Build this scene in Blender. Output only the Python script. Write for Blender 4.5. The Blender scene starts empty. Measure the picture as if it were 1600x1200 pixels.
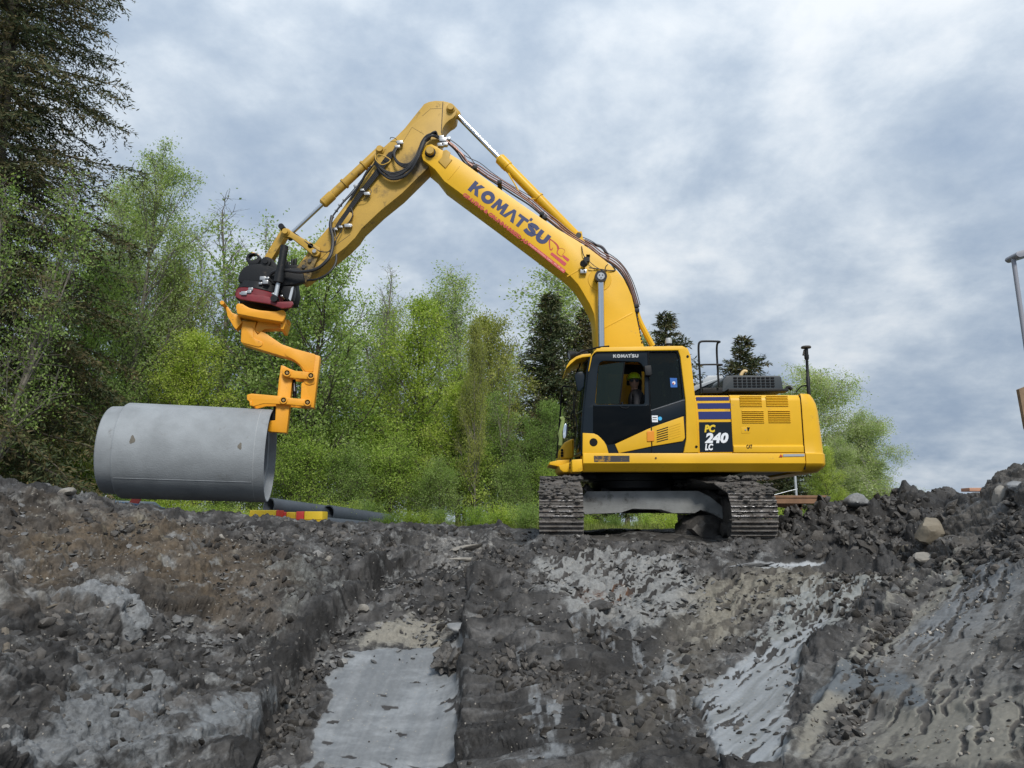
import bpy, bmesh, math, random
import numpy as np
from mathutils import Vector, Matrix

# ------------------------------------------------------------------ camera, sky, sun, exposure
SC = bpy.context.scene
COL = SC.collection
EYE = Vector((0.0, 0.0, 0.35))
FPX = 1180.0
PITCH = math.radians(10.33)
cam_d = bpy.data.cameras.new('camera'); cam = bpy.data.objects.new('camera', cam_d); COL.objects.link(cam)
cam_d.sensor_width = 36.0; cam_d.lens = 36.0*FPX/1600.0; cam_d.clip_start = 0.05; cam_d.clip_end = 3000
cam.location = EYE; cam.rotation_euler = (math.radians(90)+PITCH, 0, 0)
SC.camera = cam
SC.view_settings.view_transform = 'Standard'; SC.view_settings.look = 'None'
SC.view_settings.gamma = 1.0; SC.view_settings.use_curve_mapping = False
SC.view_settings.exposure = 0.42

SUN_EL, SUN_AZ = math.radians(42), math.radians(164)   # azimuth clockwise from +Y
world = bpy.data.worlds.new('World'); SC.world = world; world.use_nodes = True
def build_world():
    nt = world.node_tree; N = nt.nodes; L = nt.links; N.clear()
    out = N.new('ShaderNodeOutputWorld')
    sky = N.new('ShaderNodeTexSky'); sky.sky_type = 'NISHITA'; sky.sun_disc = False
    sky.sun_elevation = SUN_EL; sky.sun_rotation = SUN_AZ
    sky.air_density = 1.0; sky.dust_density = 1.5; sky.ozone_density = 1.0
    bg1 = N.new('ShaderNodeBackground'); bg1.inputs[1].default_value = 0.11
    L.new(sky.outputs[0], bg1.inputs[0])
    tc = N.new('ShaderNodeTexCoord')
    sep = N.new('ShaderNodeSeparateXYZ'); L.new(tc.outputs['Generated'], sep.inputs[0])
    def M(op, a, b=None, c=None):
        n = N.new('ShaderNodeMath'); n.operation = op
        for i, v in enumerate((a, b, c)):
            if v is None: continue
            if isinstance(v, (int, float)): n.inputs[i].default_value = v
            else: L.new(v, n.inputs[i])
        return n.outputs[0]
    zz = M('ADD', M('MAXIMUM', sep.outputs[2], 0.0), 0.36)
    cx = M('DIVIDE', sep.outputs[0], zz); cy = M('DIVIDE', sep.outputs[1], zz)
    comb = N.new('ShaderNodeCombineXYZ'); L.new(cx, comb.inputs[0]); L.new(cy, comb.inputs[1])
    def noise(scale, detail, rough, off, dist=0.0):
        mp = N.new('ShaderNodeMapping'); mp.inputs['Location'].default_value = off
        L.new(comb.outputs[0], mp.inputs[0])
        n = N.new('ShaderNodeTexNoise'); n.inputs['Scale'].default_value = scale
        n.inputs['Detail'].default_value = detail; n.inputs['Roughness'].default_value = rough
        n.inputs['Distortion'].default_value = dist
        L.new(mp.outputs[0], n.inputs['Vector']); return n.outputs[0]
    n1 = noise(0.85, 9, 0.55, (1.2, 3.3, 0.2), 0.1)
    n2 = noise(2.9, 12, 0.58, (11.3, 2.2, 4.0), 0.12)
    n3 = noise(1.1, 7, 0.5, (1.0, -4.0, 9.0), 0.1)
    n4 = noise(7.5, 8, 0.6, (2.2, 5.1, 1.0), 0.2)
    v = M('ADD', M('ADD', M('MULTIPLY', n1, 0.46), M('MULTIPLY', n2, 0.42)), M('MULTIPLY', n4, 0.12))
    ramp = N.new('ShaderNodeValToRGB'); L.new(v, ramp.inputs[0])
    cr = ramp.color_ramp; cr.interpolation = 'B_SPLINE'
    cr.elements[0].position = 0.37; cr.elements[0].color = (0.29, 0.385, 0.53, 1)
    cr.elements[1].position = 0.605; cr.elements[1].color = (0.86, 0.90, 0.94, 1)
    e = cr.elements.new(0.445); e.color = (0.37, 0.465, 0.60, 1)
    e = cr.elements.new(0.50); e.color = (0.485, 0.575, 0.69, 1)
    e = cr.elements.new(0.55); e.color = (0.66, 0.74, 0.83, 1)
    bg2 = N.new('ShaderNodeBackground'); L.new(ramp.outputs[0], bg2.inputs[0])
    # overcast skies brighten towards the zenith
    st = M('ADD', M('MULTIPLY', M('MAXIMUM', sep.outputs[2], 0.0), 0.42), 0.60)
    L.new(st, bg2.inputs[1])
    r2 = N.new('ShaderNodeValToRGB'); L.new(n3, r2.inputs[0])
    r2.color_ramp.elements[0].position = 0.62; r2.color_ramp.elements[0].color = (1, 1, 1, 1)
    r2.color_ramp.elements[1].position = 0.74; r2.color_ramp.elements[1].color = (0.45, 0.45, 0.45, 1)
    mix = N.new('ShaderNodeMixShader'); L.new(r2.outputs[0], mix.inputs[0])
    L.new(bg1.outputs[0], mix.inputs[1]); L.new(bg2.outputs[0], mix.inputs[2])
    L.new(mix.outputs[0], out.inputs[0])
build_world()
sun_d = bpy.data.lights.new('sun', 'SUN'); sun_d.energy = 2.3; sun_d.angle = math.radians(14)
sun_d.color = (1.0, 0.95, 0.87)
sun = bpy.data.objects.new('sun', sun_d); COL.objects.link(sun); sun.location = (0, 0, 40)
_sd = Vector((math.sin(SUN_AZ)*math.cos(SUN_EL), math.cos(SUN_AZ)*math.cos(SUN_EL), math.sin(SUN_EL)))
sun.rotation_euler = _sd.to_track_quat('Z', 'Y').to_euler()

# ------------------------------------------------------------------ helpers
CP, SP = math.cos(PITCH), math.sin(PITCH)
def P(px, py, Y):
    """world point at depth Y on the ray through photo pixel (px, py)"""
    dx = (px-800.0)/FPX; dy = (600.0-py)/FPX
    d = Vector((dx, CP-dy*SP, SP+dy*CP))
    return EYE + d*(Y/d.y)
def pix(x, y, z):
    z = z-EYE.z
    f = y*CP+z*SP; u = -y*SP+z*CP
    return 800+FPX*x/f, 600-FPX*u/f

_wp = {}
def wpos(o): return _wp.get(o.name, Vector((0, 0, 0)))
def thing(name, loc, label, cat, group=None):
    o = bpy.data.objects.new(name, None); COL.objects.link(o); o.location = loc
    o.empty_display_size = 0.2
    _wp[o.name] = Vector(loc)
    o['label'] = label; o['category'] = cat
    if group: o['group'] = group
    return o
def link_mesh(name, me, parent=None, mat=None, center=True):
    if center and len(me.vertices):
        n = len(me.vertices); a = np.empty(n*3, np.float32); me.vertices.foreach_get('co', a); a = a.reshape(-1, 3)
        c = (a.min(0)+a.max(0))/2; a -= c; me.vertices.foreach_set('co', a.ravel()); c = Vector([float(q) for q in c])
    else: c = Vector((0, 0, 0))
    o = bpy.data.objects.new(name, me); COL.objects.link(o)
    if parent is not None:
        o.parent = parent; o.location = c-wpos(parent)
    else: o.location = c
    _wp[o.name] = c
    if mat is not None:
        me.materials.clear()
        for m in (mat if isinstance(mat, (list, tuple)) else [mat]): me.materials.append(m)
    return o
def tag(o, label=None, cat=None, group=None, kind=None):
    if label: o['label'] = label
    if cat: o['category'] = cat
    if group: o['group'] = group
    if kind: o['kind'] = kind
    return o
def pymesh(name, V, F):
    me = bpy.data.meshes.new(name); me.from_pydata([tuple(v) for v in V], [], F); me.update(); return me
def npmesh(name, V, F):
    """V (n,3) float, F (m,k) int"""
    me = bpy.data.meshes.new(name); V = np.ascontiguousarray(V, np.float32); F = np.ascontiguousarray(F, np.int32)
    me.vertices.add(len(V)); me.vertices.foreach_set('co', V.ravel())
    m, k = F.shape
    me.loops.add(m*k); me.loops.foreach_set('vertex_index', F.ravel())
    me.polygons.add(m); me.polygons.foreach_set('loop_start', np.arange(m, dtype=np.int32)*k)
    me.update(calc_edges=True); return me
def smooth(me, on=True):
    me.polygons.foreach_set('use_smooth', np.full(len(me.polygons), on)); return me
def sharp(me, ang=35):
    smooth(me); me.set_sharp_from_angle(angle=math.radians(ang)); return me

class MB:
    """collects simple solids into one mesh"""
    def __init__(s): s.V = []; s.F = []; s.I = []
    def add(s, V, F, mi=0):
        n = len(s.V); s.V += [tuple(v) for v in V]; s.F += [tuple(i+n for i in f) for f in F]; s.I += [mi]*len(F)
    def box(s, a, b, mi=0, c=0.0):
        x0, y0, z0 = a; x1, y1, z1 = b
        if x0 > x1: x0, x1 = x1, x0
        if y0 > y1: y0, y1 = y1, y0
        if z0 > z1: z0, z1 = z1, z0
        s.add([(x0, y0, z0), (x1, y0, z0), (x1, y1, z0), (x0, y1, z0), (x0, y0, z1), (x1, y0, z1), (x1, y1, z1), (x0, y1, z1)],
              [(0, 3, 2, 1), (4, 5, 6, 7), (0, 1, 5, 4), (1, 2, 6, 5), (2, 3, 7, 6), (3, 0, 4, 7)], mi)
    def prism(s, pts, y0, y1, mi=0):
        """pts: (x,z) outline counter-clockwise or not; extruded in Y"""
        ar = sum(pts[i][0]*pts[(i+1) % len(pts)][1]-pts[(i+1) % len(pts)][0]*pts[i][1] for i in range(len(pts)))
        if ar < 0: pts = pts[::-1]
        n = len(pts)
        V = [(x, y0, z) for x, z in pts]+[(x, y1, z) for x, z in pts]
        F = [tuple(range(n)), tuple(range(2*n-1, n-1, -1))]+[((i+1) % n, i, n+i, n+(i+1) % n) for i in range(n)]
        s.add(V, F, mi)
    def xprism(s, pts, x0, x1, mi=0):
        """pts: (y,z) outline extruded in X"""
        ar = sum(pts[i][0]*pts[(i+1) % len(pts)][1]-pts[(i+1) % len(pts)][0]*pts[i][1] for i in range(len(pts)))
        if ar < 0: pts = pts[::-1]
        n = len(pts)
        V = [(x0, y, z) for y, z in pts]+[(x1, y, z) for y, z in pts]
        F = [tuple(range(n-1, -1, -1)), tuple(range(n, 2*n))]+[(i, (i+1) % n, n+(i+1) % n, n+i) for i in range(n)]
        s.add(V, F, mi)
    def lathe(s, p, q, prof, n=20, mi=0, caps=True):
        """prof: list of (t along p->q in metres, radius)"""
        p = Vector(p); q = Vector(q); a = (q-p).normalized()
        u = a.orthogonal().normalized(); w = a.cross(u)
        V = []; F = []
        for t, r in prof:
            c = p+a*t
            for k in range(n):
                th = 2*math.pi*k/n; V.append(c+(u*math.cos(th)+w*math.sin(th))*r)
        for j in range(len(prof)-1):
            for k in range(n):
                F.append((j*n+k, j*n+(k+1) % n, (j+1)*n+(k+1) % n, (j+1)*n+k))
        if caps:
            F.append(tuple(range(n-1, -1, -1))); m = (len(prof)-1)*n; F.append(tuple(range(m, m+n)))
        s.add(V, F, mi)
    def cyl(s, p, q, r, n=16, mi=0, r2=None):
        L = (Vector(q)-Vector(p)).length; s.lathe(p, q, [(0, r), (L, r if r2 is None else r2)], n, mi)
    def tube(s, pts, r, n=8, mi=0, r_end=None):
        pts = [Vector(p) for p in pts]; V = []; F = []; m = len(pts)
        t0 = (pts[1]-pts[0]).normalized(); u = t0.orthogonal().normalized()
        for i, p in enumerate(pts):
            t = (pts[min(i+1, m-1)]-pts[max(i-1, 0)])
            t = t.normalized() if t.length > 1e-9 else t0
            u = (u-t*u.dot(t)); u = u.normalized() if u.length > 1e-6 else t.orthogonal().normalized()
            w = t.cross(u); rr = r if r_end is None else r+(r_end-r)*i/(m-1)
            for k in range(n):
                th = 2*math.pi*k/n; V.append(p+(u*math.cos(th)+w*math.sin(th))*rr)
        for j in range(m-1):
            for k in range(n): F.append((j*n+k, j*n+(k+1) % n, (j+1)*n+(k+1) % n, (j+1)*n+k))
        F.append(tuple(range(n-1, -1, -1))); F.append(tuple(range((m-1)*n, m*n)))
        s.add(V, F, mi)
    def build(s, name, mat, parent=None, bevel=0.0, ang=35, seg=2):
        me = pymesh(name, s.V, s.F)
        mats = mat if isinstance(mat, (list, tuple)) else [mat]
        for m in mats: me.materials.append(m)
        me.polygons.foreach_set('material_index', s.I)
        if bevel > 0:
            bm = bmesh.new(); bm.from_mesh(me)
            es = [e for e in bm.edges if len(e.link_faces) == 2 and e.calc_face_angle(0) > math.radians(30)]
            bmesh.ops.bevel(bm, geom=es, offset=bevel, segments=seg, profile=0.6, affect='EDGES', clamp_overlap=True)
            bm.to_mesh(me); bm.free()
        sharp(me, ang)
        o = link_mesh(name, me, parent); return o

def spline(pts, n=6):
    """Catmull-Rom through the points"""
    pts = [Vector(p) for p in pts]; out = []
    Q = [pts[0]*2-pts[1]]+pts+[pts[-1]*2-pts[-2]]
    for i in range(1, len(Q)-2):
        a, b, c, d = Q[i-1], Q[i], Q[i+1], Q[i+2]
        for k in range(n):
            t = k/n
            out.append(0.5*((2*b)+(c-a)*t+(2*a-5*b+4*c-d)*t*t+(-a+3*b-3*c+d)*t**3))
    out.append(pts[-1]); return out

def curve_plate(name, outers, Yc_near, thick, mat, parent, bevel=0.0, ang=40):
    """outers: list of outlines [(x,z)...], inner ones become holes; slab from Yc_near back by thick"""
    cu = bpy.data.curves.new('t', 'CURVE'); cu.dimensions = '2D'; cu.fill_mode = 'BOTH'
    cu.extrude = max(thick/2-bevel, 0.0005); cu.bevel_depth = bevel; cu.bevel_resolution = 2; cu.offset = -bevel
    for pts in outers:
        sp = cu.splines.new('POLY'); sp.points.add(len(pts)-1)
        for i, (x, z) in enumerate(pts): sp.points[i].co = (x, z, 0, 1)
        sp.use_cyclic_u = True
    ob = bpy.data.objects.new('t', cu); COL.objects.link(ob)
    dg = bpy.context.evaluated_depsgraph_get(); dg.update()
    me = bpy.data.meshes.new_from_object(ob.evaluated_get(dg))
    bpy.data.objects.remove(ob); bpy.data.curves.remove(cu)
    n = len(me.vertices); a = np.empty(n*3, np.float32); me.vertices.foreach_get('co', a); a = a.reshape(-1, 3)
    b = np.stack([a[:, 0], Yc_near+thick/2-a[:, 2], a[:, 1]], 1); me.vertices.foreach_set('co', b.ravel().astype(np.float32))
    me.name = name; me.materials.clear()
    bm = bmesh.new(); bm.from_mesh(me); bmesh.ops.remove_doubles(bm, verts=bm.verts, dist=1e-5)
    bmesh.ops.recalc_face_normals(bm, faces=bm.faces); bm.to_mesh(me); bm.free()
    sharp(me, ang)
    return link_mesh(name, me, parent, mat)

def XZ(pts, Y):
    r = []
    for px, py in pts:
        v = P(px, py, Y); r.append((v.x, v.z))
    return r
def Z_(ox, oy, s):
    """photo pixel from a position in an enlarged crop (origin ox,oy, scale s)"""
    return lambda pts: [(ox+x/s, oy+y/s) for x, y in pts]
def rnd_poly(pts, r=3.0, n=4):
    """rounds the corners of a 2-D outline by up to r (same units as pts)"""
    out = []; m = len(pts)
    for i in range(m):
        a = Vector(pts[i-1]); b = Vector(pts[i]); c = Vector(pts[(i+1) % m])
        da = (a-b); dc = (c-b); k = min(r, da.length*0.45, dc.length*0.45)
        if k < 1e-6: out.append(tuple(b)); continue
        p = b+da.normalized()*k; q = b+dc.normalized()*k
        for j in range(n+1):
            t = j/n; out.append(tuple(p*(1-t)**2+b*2*t*(1-t)+q*t*t))
    return out
def circ(cx, cz, r, n=24): return [(cx+r*math.cos(2*math.pi*k/n), cz+r*math.sin(2*math.pi*k/n)) for k in range(n)]

def text_mesh(name, body, pA, pB, height, mat, parent, Y, bold=0.0, shear=0.0, depth=0.002, cap=0.7):
    """flat lettering: baseline runs from world (x,z) pA to pB, cap height in metres"""
    cu = bpy.data.curves.new('t', 'FONT'); cu.body = body; cu.size = height/cap; cu.shear = shear
    cu.extrude = depth/2; cu.offset = bold*height; cu.resolution_u = 3
    ob = bpy.data.objects.new('t', cu); COL.objects.link(ob)
    dg = bpy.context.evaluated_depsgraph_get(); dg.update()
    me = bpy.data.meshes.new_from_object(ob.evaluated_get(dg))
    bpy.data.objects.remove(ob); bpy.data.curves.remove(cu)
    n = len(me.vertices); a = np.empty(n*3, np.float32); me.vertices.foreach_get('co', a); a = a.reshape(-1, 3)
    x0, x1 = a[:, 0].min(), a[:, 0].max()
    d = np.array(pB, float)-np.array(pA, float); Lw = np.hypot(*d); d /= Lw
    up = np.array([-d[1], d[0]])
    s = Lw/(x1-x0)
    X = pA[0]+d[0]*(a[:, 0]-x0)*s+up[0]*a[:, 1]; Zc = pA[1]+d[1]*(a[:, 0]-x0)*s+up[1]*a[:, 1]
    me.vertices.foreach_set('co', np.stack([X, Y-a[:, 2], Zc], 1).ravel().astype(np.float32))
    me.name = name; me.materials.clear(); me.update()
    return link_mesh(name, me, parent, mat)

def stroke_logo(name, pA, pB, height, mat, parent, Y, thick=0.26):
    """the seven heavy letters of the maker's name, built from broad strokes; baseline pA->pB"""
    W, T = 0.98, thick
    def ell(cx, cy, rx, ry, a0, a1, n=14): return [(cx+rx*math.cos(math.radians(a0+(a1-a0)*i/n)), cy+ry*math.sin(math.radians(a0+(a1-a0)*i/n))) for i in range(n+1)]
    L = []; adv = 0
    h = T/2
    def ribbon(pts, t=T):
        ps = [Vector(p) for p in pts]; A = []; B = []
        for i, p in enumerate(ps):
            d0 = (ps[i]-ps[i-1]).normalized() if i else (ps[1]-ps[0]).normalized()
            d1 = (ps[i+1]-ps[i]).normalized() if i < len(ps)-1 else d0
            tdir = (d0+d1).normalized(); nrm = Vector((-tdir.y, tdir.x)); k = t/2/max(0.5, nrm.dot(Vector((-d0.y, d0.x))))
            A.append(p+nrm*k); B.append(p-nrm*k)
        return [[A[i], A[i+1], B[i+1], B[i]] for i in range(len(ps)-1)]
    def quad(*p): return [[Vector(q) for q in p]]
    K = quad((0, 0), (T, 0), (T, 1), (0, 1))+quad((T, .42), (.62, 1), (.98, 1), (T+.13, .50), (T, .50))[:1]+quad((T, .55), (T+.15, .62), (1.02, 0), (.64, 0))
    K = quad((0, 0), (T, 0), (T, 1), (0, 1))+quad((T, .36), (T, .62), (.60, 1), (.96, 1), (T+.20, .46))[:1]+quad((T+.02, .52), (T+.28, .62), (1.03, 0), (.66, 0))
    O = ribbon(ell(.55, .5, .55-h, .5-h*.9+.02, 0, 360, 28))
    Mm = quad((0, 0), (.26, 0), (.34, 1), (.16, 1))+quad((.16, 1), (.42, 1), (.66, .25), (.5, .12))+quad((.5, .12), (.66, .25), (.92, 1), (.68, .62))+quad((.80, 1), (1.04, 1), (1.18, 0), (.92, 0))
    Mm = quad((0, 0), (.27, 0), (.36, .95), (.12, 1))+quad((.12, 1), (.42, 1), (.70, .32), (.50, .10))+quad((.52, .10), (.70, .32), (.80, .60), (.86, 1), (.80, 1))[:1]+quad((.50, .10), (.66, .10), (1.02, 1), (.76, 1))+quad((.76, 1), (1.04, 1), (1.16, 0), (.88, 0))
    Am = quad((0, 0), (.30, 0), (.62, 1), (.42, 1))+quad((.42, 1), (.66, 1), (1.10, 0), (.78, 0))
    Tt = quad((0, .76), (.92, .76), (.92, 1), (0, 1))+quad((.33, 0), (.60, 0), (.60, .76), (.33, .76))
    S = ribbon([(.86, .80), (.66, .875), (.45, .88), (.24, .83), (.16, .71), (.24, .60), (.46, .52), (.70, .44), (.80, .30), (.72, .17), (.48, .12), (.24, .14), (.04, .22)])
    U = ribbon([(h, 1), (h, .45)]+ell(.5, .45, .5-h, .45-h+.01, 180, 360, 12)+[(1-h, 1)])
    dot = quad((-.10, 1.02), (.10, 1.02), (.10, 1.26), (-.10, 1.26))
    x = 0; polys = []
    for g, w, gap in ((K, 1.02, .08), (O, 1.1, .08), (Mm, 1.16, -.02), (Am, 1.10, -.10), (Tt, .92, .12), (S, .90, .12), (U, 1.0, 0)):
        for q in g: polys.append([(v.x+x, v.y) for v in q])
        if g is Tt:
            for q in dot: polys.append([(v.x+x+w+.06, v.y) for v in q])
        x += w+gap
    tot = x
    d = Vector(pB)-Vector(pA); s = d.length/tot; d.normalize(); up = Vector((-d.y, d.x))
    mb = MB()
    for i, q in enumerate(polys):
        w = [Vector(pA)+d*(a*s)+up*(b*height) for a, b in q]
        mb.prism([(v.x, v.y) for v in w], Y-0.004-0.0001*(i % 9), Y+0.004)
    return mb.build(name, mat, parent)
# ------------------------------------------------------------------ materials
MATS = {}
def mk(name, col, rough=0.5, metal=0.0, var=0.0, vscale=3.0, bump=0.0, bscale=40.0, dirt=None, dirt_amt=0.0, dscale=4.0, spec=0.5, coat=0.0, emis=None, transl=0.0):
    m = bpy.data.materials.new(name); m.use_nodes = True; nt = m.node_tree; N = nt.nodes; L = nt.links
    b = N['Principled BSDF']; b.inputs['Roughness'].default_value = rough; b.inputs['Metallic'].default_value = metal
    b.inputs['Base Color'].default_value = (*col, 1)
    b.inputs['Specular IOR Level'].default_value = spec
    if coat: b.inputs['Coat Weight'].default_value = coat; b.inputs['Coat Roughness'].default_value = 0.12
    tc = N.new('ShaderNodeTexCoord')
    geo = N.new('ShaderNodeNewGeometry')
    src = geo.outputs['Position']
    def noise(sc, det=5, ro=0.55):
        n = N.new('ShaderNodeTexNoise'); n.inputs['Scale'].default_value = sc; n.inputs['Detail'].default_value = det
        n.inputs['Roughness'].default_value = ro; L.new(src, n.inputs['Vector']); return n.outputs[0]
    cur = None
    if var > 0:
        mx = N.new('ShaderNodeMix'); mx.data_type = 'RGBA'
        mx.inputs[6].default_value = (*[c*(1-var) for c in col], 1); mx.inputs[7].default_value = (*[min(1, c*(1+var)) for c in col], 1)
        mr = N.new('ShaderNodeMapRange'); mr.inputs[1].default_value = 0.3; mr.inputs[2].default_value = 0.7
        L.new(noise(vscale), mr.inputs[0]); L.new(mr.outputs[0], mx.inputs[0]); cur = mx.outputs[2]
    if dirt is not None:
        mx = N.new('ShaderNodeMix'); mx.data_type = 'RGBA'
        if cur is None: mx.inputs[6].default_value = (*col, 1)
        else: L.new(cur, mx.inputs[6])
        mx.inputs[7].default_value = (*dirt, 1)
        mr = N.new('ShaderNodeMapRange'); mr.inputs[1].default_value = 0.72-dirt_amt*0.5; mr.inputs[2].default_value = 0.86-dirt_amt*0.5
        L.new(noise(dscale, 9, 0.68), mr.inputs[0]); L.new(mr.outputs[0], mx.inputs[0]); cur = mx.outputs[2]
        rr = N.new('ShaderNodeMapRange'); rr.inputs[3].default_value = rough; rr.inputs[4].default_value = 0.85
        L.new(mr.outputs[0], rr.inputs[0]); L.new(rr.outputs[0], b.inputs['Roughness'])
        if metal:
            r3 = N.new('ShaderNodeMapRange'); r3.inputs[3].default_value = metal; r3.inputs[4].default_value = 0
            L.new(mr.outputs[0], r3.inputs[0]); L.new(r3.outputs[0], b.inputs['Metallic'])
    if cur is not None: L.new(cur, b.inputs['Base Color'])
    if bump > 0:
        bp = N.new('ShaderNodeBump'); bp.inputs['Strength'].default_value = bump; bp.inputs['Distance'].default_value = 0.02
        L.new(noise(bscale, 6), bp.inputs['Height']); L.new(bp.outputs[0], b.inputs['Normal'])
    if emis: b.inputs['Emission Color'].default_value = (*emis[0], 1); b.inputs['Emission Strength'].default_value = emis[1]
    if transl > 0: b.inputs['Transmission Weight'].default_value = transl
    MATS[name] = m; return m
yellow = mk('machine_yellow', (0.71, 0.405, 0.016), 0.38, var=0.09, vscale=1.3, dirt=(0.30, 0.19, 0.07), dirt_amt=0.17, dscale=5, spec=0.35)
arm_yellow = mk('worn_yellow', (0.48, 0.29, 0.038), 0.5, var=0.10, vscale=3, dirt=(0.05, 0.042, 0.03), dirt_amt=0.26, dscale=4.2)
orange = mk('hook_orange', (0.78, 0.34, 0.012), 0.45, var=0.08, vscale=3, dirt=(0.30, 0.14, 0.035), dirt_amt=0.22, dscale=14, bump=.05)
cabblack = mk('cab_black_blue', (0.006, 0.012, 0.019), 0.35, spec=0.22)
dark = mk('dark_steel', (0.010, 0.011, 0.013), 0.5, spec=0.3, dirt=(0.07, 0.06, 0.05), dirt_amt=0.22, dscale=9, bump=0.1)
muddy = mk('muddy_steel', (0.075, 0.068, 0.06), 0.7, var=0.3, vscale=6, dirt=(0.03, 0.028, 0.026), dirt_amt=0.5, dscale=6, bump=0.5, bscale=25)
shoe_m = mk('track_shoe_steel', (0.125, 0.116, 0.108), 0.7, var=0.4, vscale=7, dirt=(0.04, 0.035, 0.03), dirt_amt=0.42, dscale=5, bump=1.0, bscale=30)
grouser_m = mk('worn_grouser', (0.36, 0.35, 0.35), 0.35, metal=0.7, dirt=(0.12, 0.10, 0.088), dirt_amt=0.62, dscale=6, bump=0.8)
chrome = mk('chrome_rod', (0.62, 0.64, 0.66), 0.12, metal=1.0)
rubber = mk('hose_rubber', (0.013, 0.013, 0.015), 0.45, spec=0.5)
copper = mk('dirty_pipe', (0.16, 0.09, 0.075), 0.4, metal=0.5, dirt=(0.04, 0.03, 0.03), dirt_amt=0.3)
steel = mk('fitting_steel', (0.42, 0.43, 0.44), 0.35, metal=0.8, dirt=(0.05, 0.05, 0.05), dirt_amt=0.3, dscale=20)
red = mk('rotor_red', (0.19, 0.020, 0.028), 0.5, var=0.2, vscale=8, dirt=(0.05, 0.03, 0.03), dirt_amt=0.25, dscale=9)
blue = mk('stripe_blue', (0.012, 0.022, 0.14), 0.35)
logoblue = mk('lettering_blue', (0.010, 0.022, 0.105), 0.4)
logored = mk('lettering_red', (0.42, 0.025, 0.022), 0.45)
logopink = mk('banner_red', (0.50, 0.035, 0.055), 0.45)
pinkish = mk('banner_lettering', (0.78, 0.40, 0.30), 0.5)
white = mk('lettering_white', (0.75, 0.78, 0.82), 0.4)
silver = mk('lettering_silver', (0.42, 0.44, 0.45), 0.4)
black = mk('flat_black', (0.004, 0.004, 0.005), 0.6, spec=0.2)
grey = mk('hood_grey', (0.028, 0.038, 0.046), 0.5, dirt=(0.10, 0.09, 0.08), dirt_amt=0.08)
lightgrey = mk('light_grey', (0.34, 0.37, 0.40), 0.4)
mirror = mk('mirror_glass', (0.85, 0.87, 0.9), 0.03, metal=1.0)
sash = mk('strap_green', (0.33, 0.42, 0.14), 0.7)
stickerblue = mk('sticker_blue', (0.02, 0.12, 0.42), 0.4)
cyan = mk('sticker_cyan', (0.06, 0.42, 0.75), 0.4)
orange_l = mk('lamp_orange', (0.72, 0.26, 0.02), 0.3)
def glass_mat(name, col, rough=0.02, alpha_t=0.6):
    m = bpy.data.materials.new(name); m.use_nodes = True; nt = m.node_tree; N = nt.nodes; L = nt.links
    b = N['Principled BSDF']; b.inputs['Base Color'].default_value = (*col, 1); b.inputs['Roughness'].default_value = rough
    t = N.new('ShaderNodeBsdfTransparent'); t.inputs[0].default_value = (0.42, 0.50, 0.48, 1)
    mx = N.new('ShaderNodeMixShader'); mx.inputs[0].default_value = alpha_t
    L.new(b.outputs[0], mx.inputs[1]); L.new(t.outputs[0], mx.inputs[2]); L.new(mx.outputs[0], N['Material Output'].inputs[0])
    MATS[name] = m; return m
glass = glass_mat('tinted_glass', (0.006, 0.010, 0.010), 0.05, 0.5)
darkglass = mk('dark_door_glass', (0.002, 0.003, 0.004), 0.10, spec=0.14)
reflglass = glass_mat('green_glass', (0.012, 0.022, 0.018), 0.05, 0.45)
concrete = mk('pipe_concrete', (0.25, 0.272, 0.292), 0.8, var=0.16, vscale=2.6, dirt=(0.17, 0.17, 0.17), dirt_amt=0.24, dscale=4.5, bump=0.25, bscale=45)
stain = mk('oil_stain', (0.12, 0.11, 0.09), 0.7, var=0.2, vscale=20)
rim_m = mk('pipe_rim_pale', (0.42, 0.44, 0.45), 0.7, var=.15, vscale=6)
plastic = mk('drain_pipe_plastic', (0.060, 0.072, 0.088), 0.55, var=0.15, vscale=3, dirt=(0.12, 0.12, 0.12), dirt_amt=0.15)
blk_yellow = mk('block_yellow', (0.66, 0.45, 0.02), 0.55, dirt=(0.10, 0.08, 0.03), dirt_amt=0.22, dscale=6)
blk_red = mk('block_red', (0.50, 0.04, 0.03), 0.55, dirt=(0.12, 0.04, 0.03), dirt_amt=0.22, dscale=6)
wood = mk('plywood_brown', (0.20, 0.11, 0.06), 0.6, var=0.2, vscale=6)
woodlt = mk('timber_pale', (0.48, 0.26, 0.17), 0.7, var=0.15, vscale=8)
galv = mk('galvanised', (0.50, 0.53, 0.56), 0.45, metal=0.5)
lampgrey = mk('lamp_grey', (0.26, 0.27, 0.31), 0.5)
tarp = mk('sheet_grey', (0.16, 0.19, 0.22), 0.5)
tarpblue = mk('sheet_blue', (0.20, 0.33, 0.50), 0.35)
redboard = mk('red_board', (0.60, 0.075, 0.05), 0.5)
tan_rock = mk('tan_rock', (0.19, 0.165, 0.125), 0.85, var=0.25, vscale=6, bump=0.7, bscale=18)
grey_rock = mk('grey_rock', (0.20, 0.195, 0.19), 0.8, var=0.3, vscale=9, bump=0.6, bscale=25)
pale_rock = mk('pale_rock', (0.24, 0.225, 0.20), 0.8, var=0.2, vscale=9, bump=0.6, bscale=25)
clay_slab = mk('clay_slab', (0.20, 0.205, 0.21), 0.55, var=0.3, vscale=8, bump=0.6, bscale=30)
mud_m = mk('wet_mud', (0.062, 0.058, 0.054), 0.55, var=0.45, vscale=7, bump=0.9, bscale=22)
gravel_m = mk('gravel_heap', (0.27, 0.27, 0.265), 0.9, var=0.3, vscale=14, bump=0.8, bscale=60)
root_m = mk('root_wood', (0.13, 0.11, 0.085), 0.8, var=0.3, vscale=20, bump=0.5)
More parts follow.
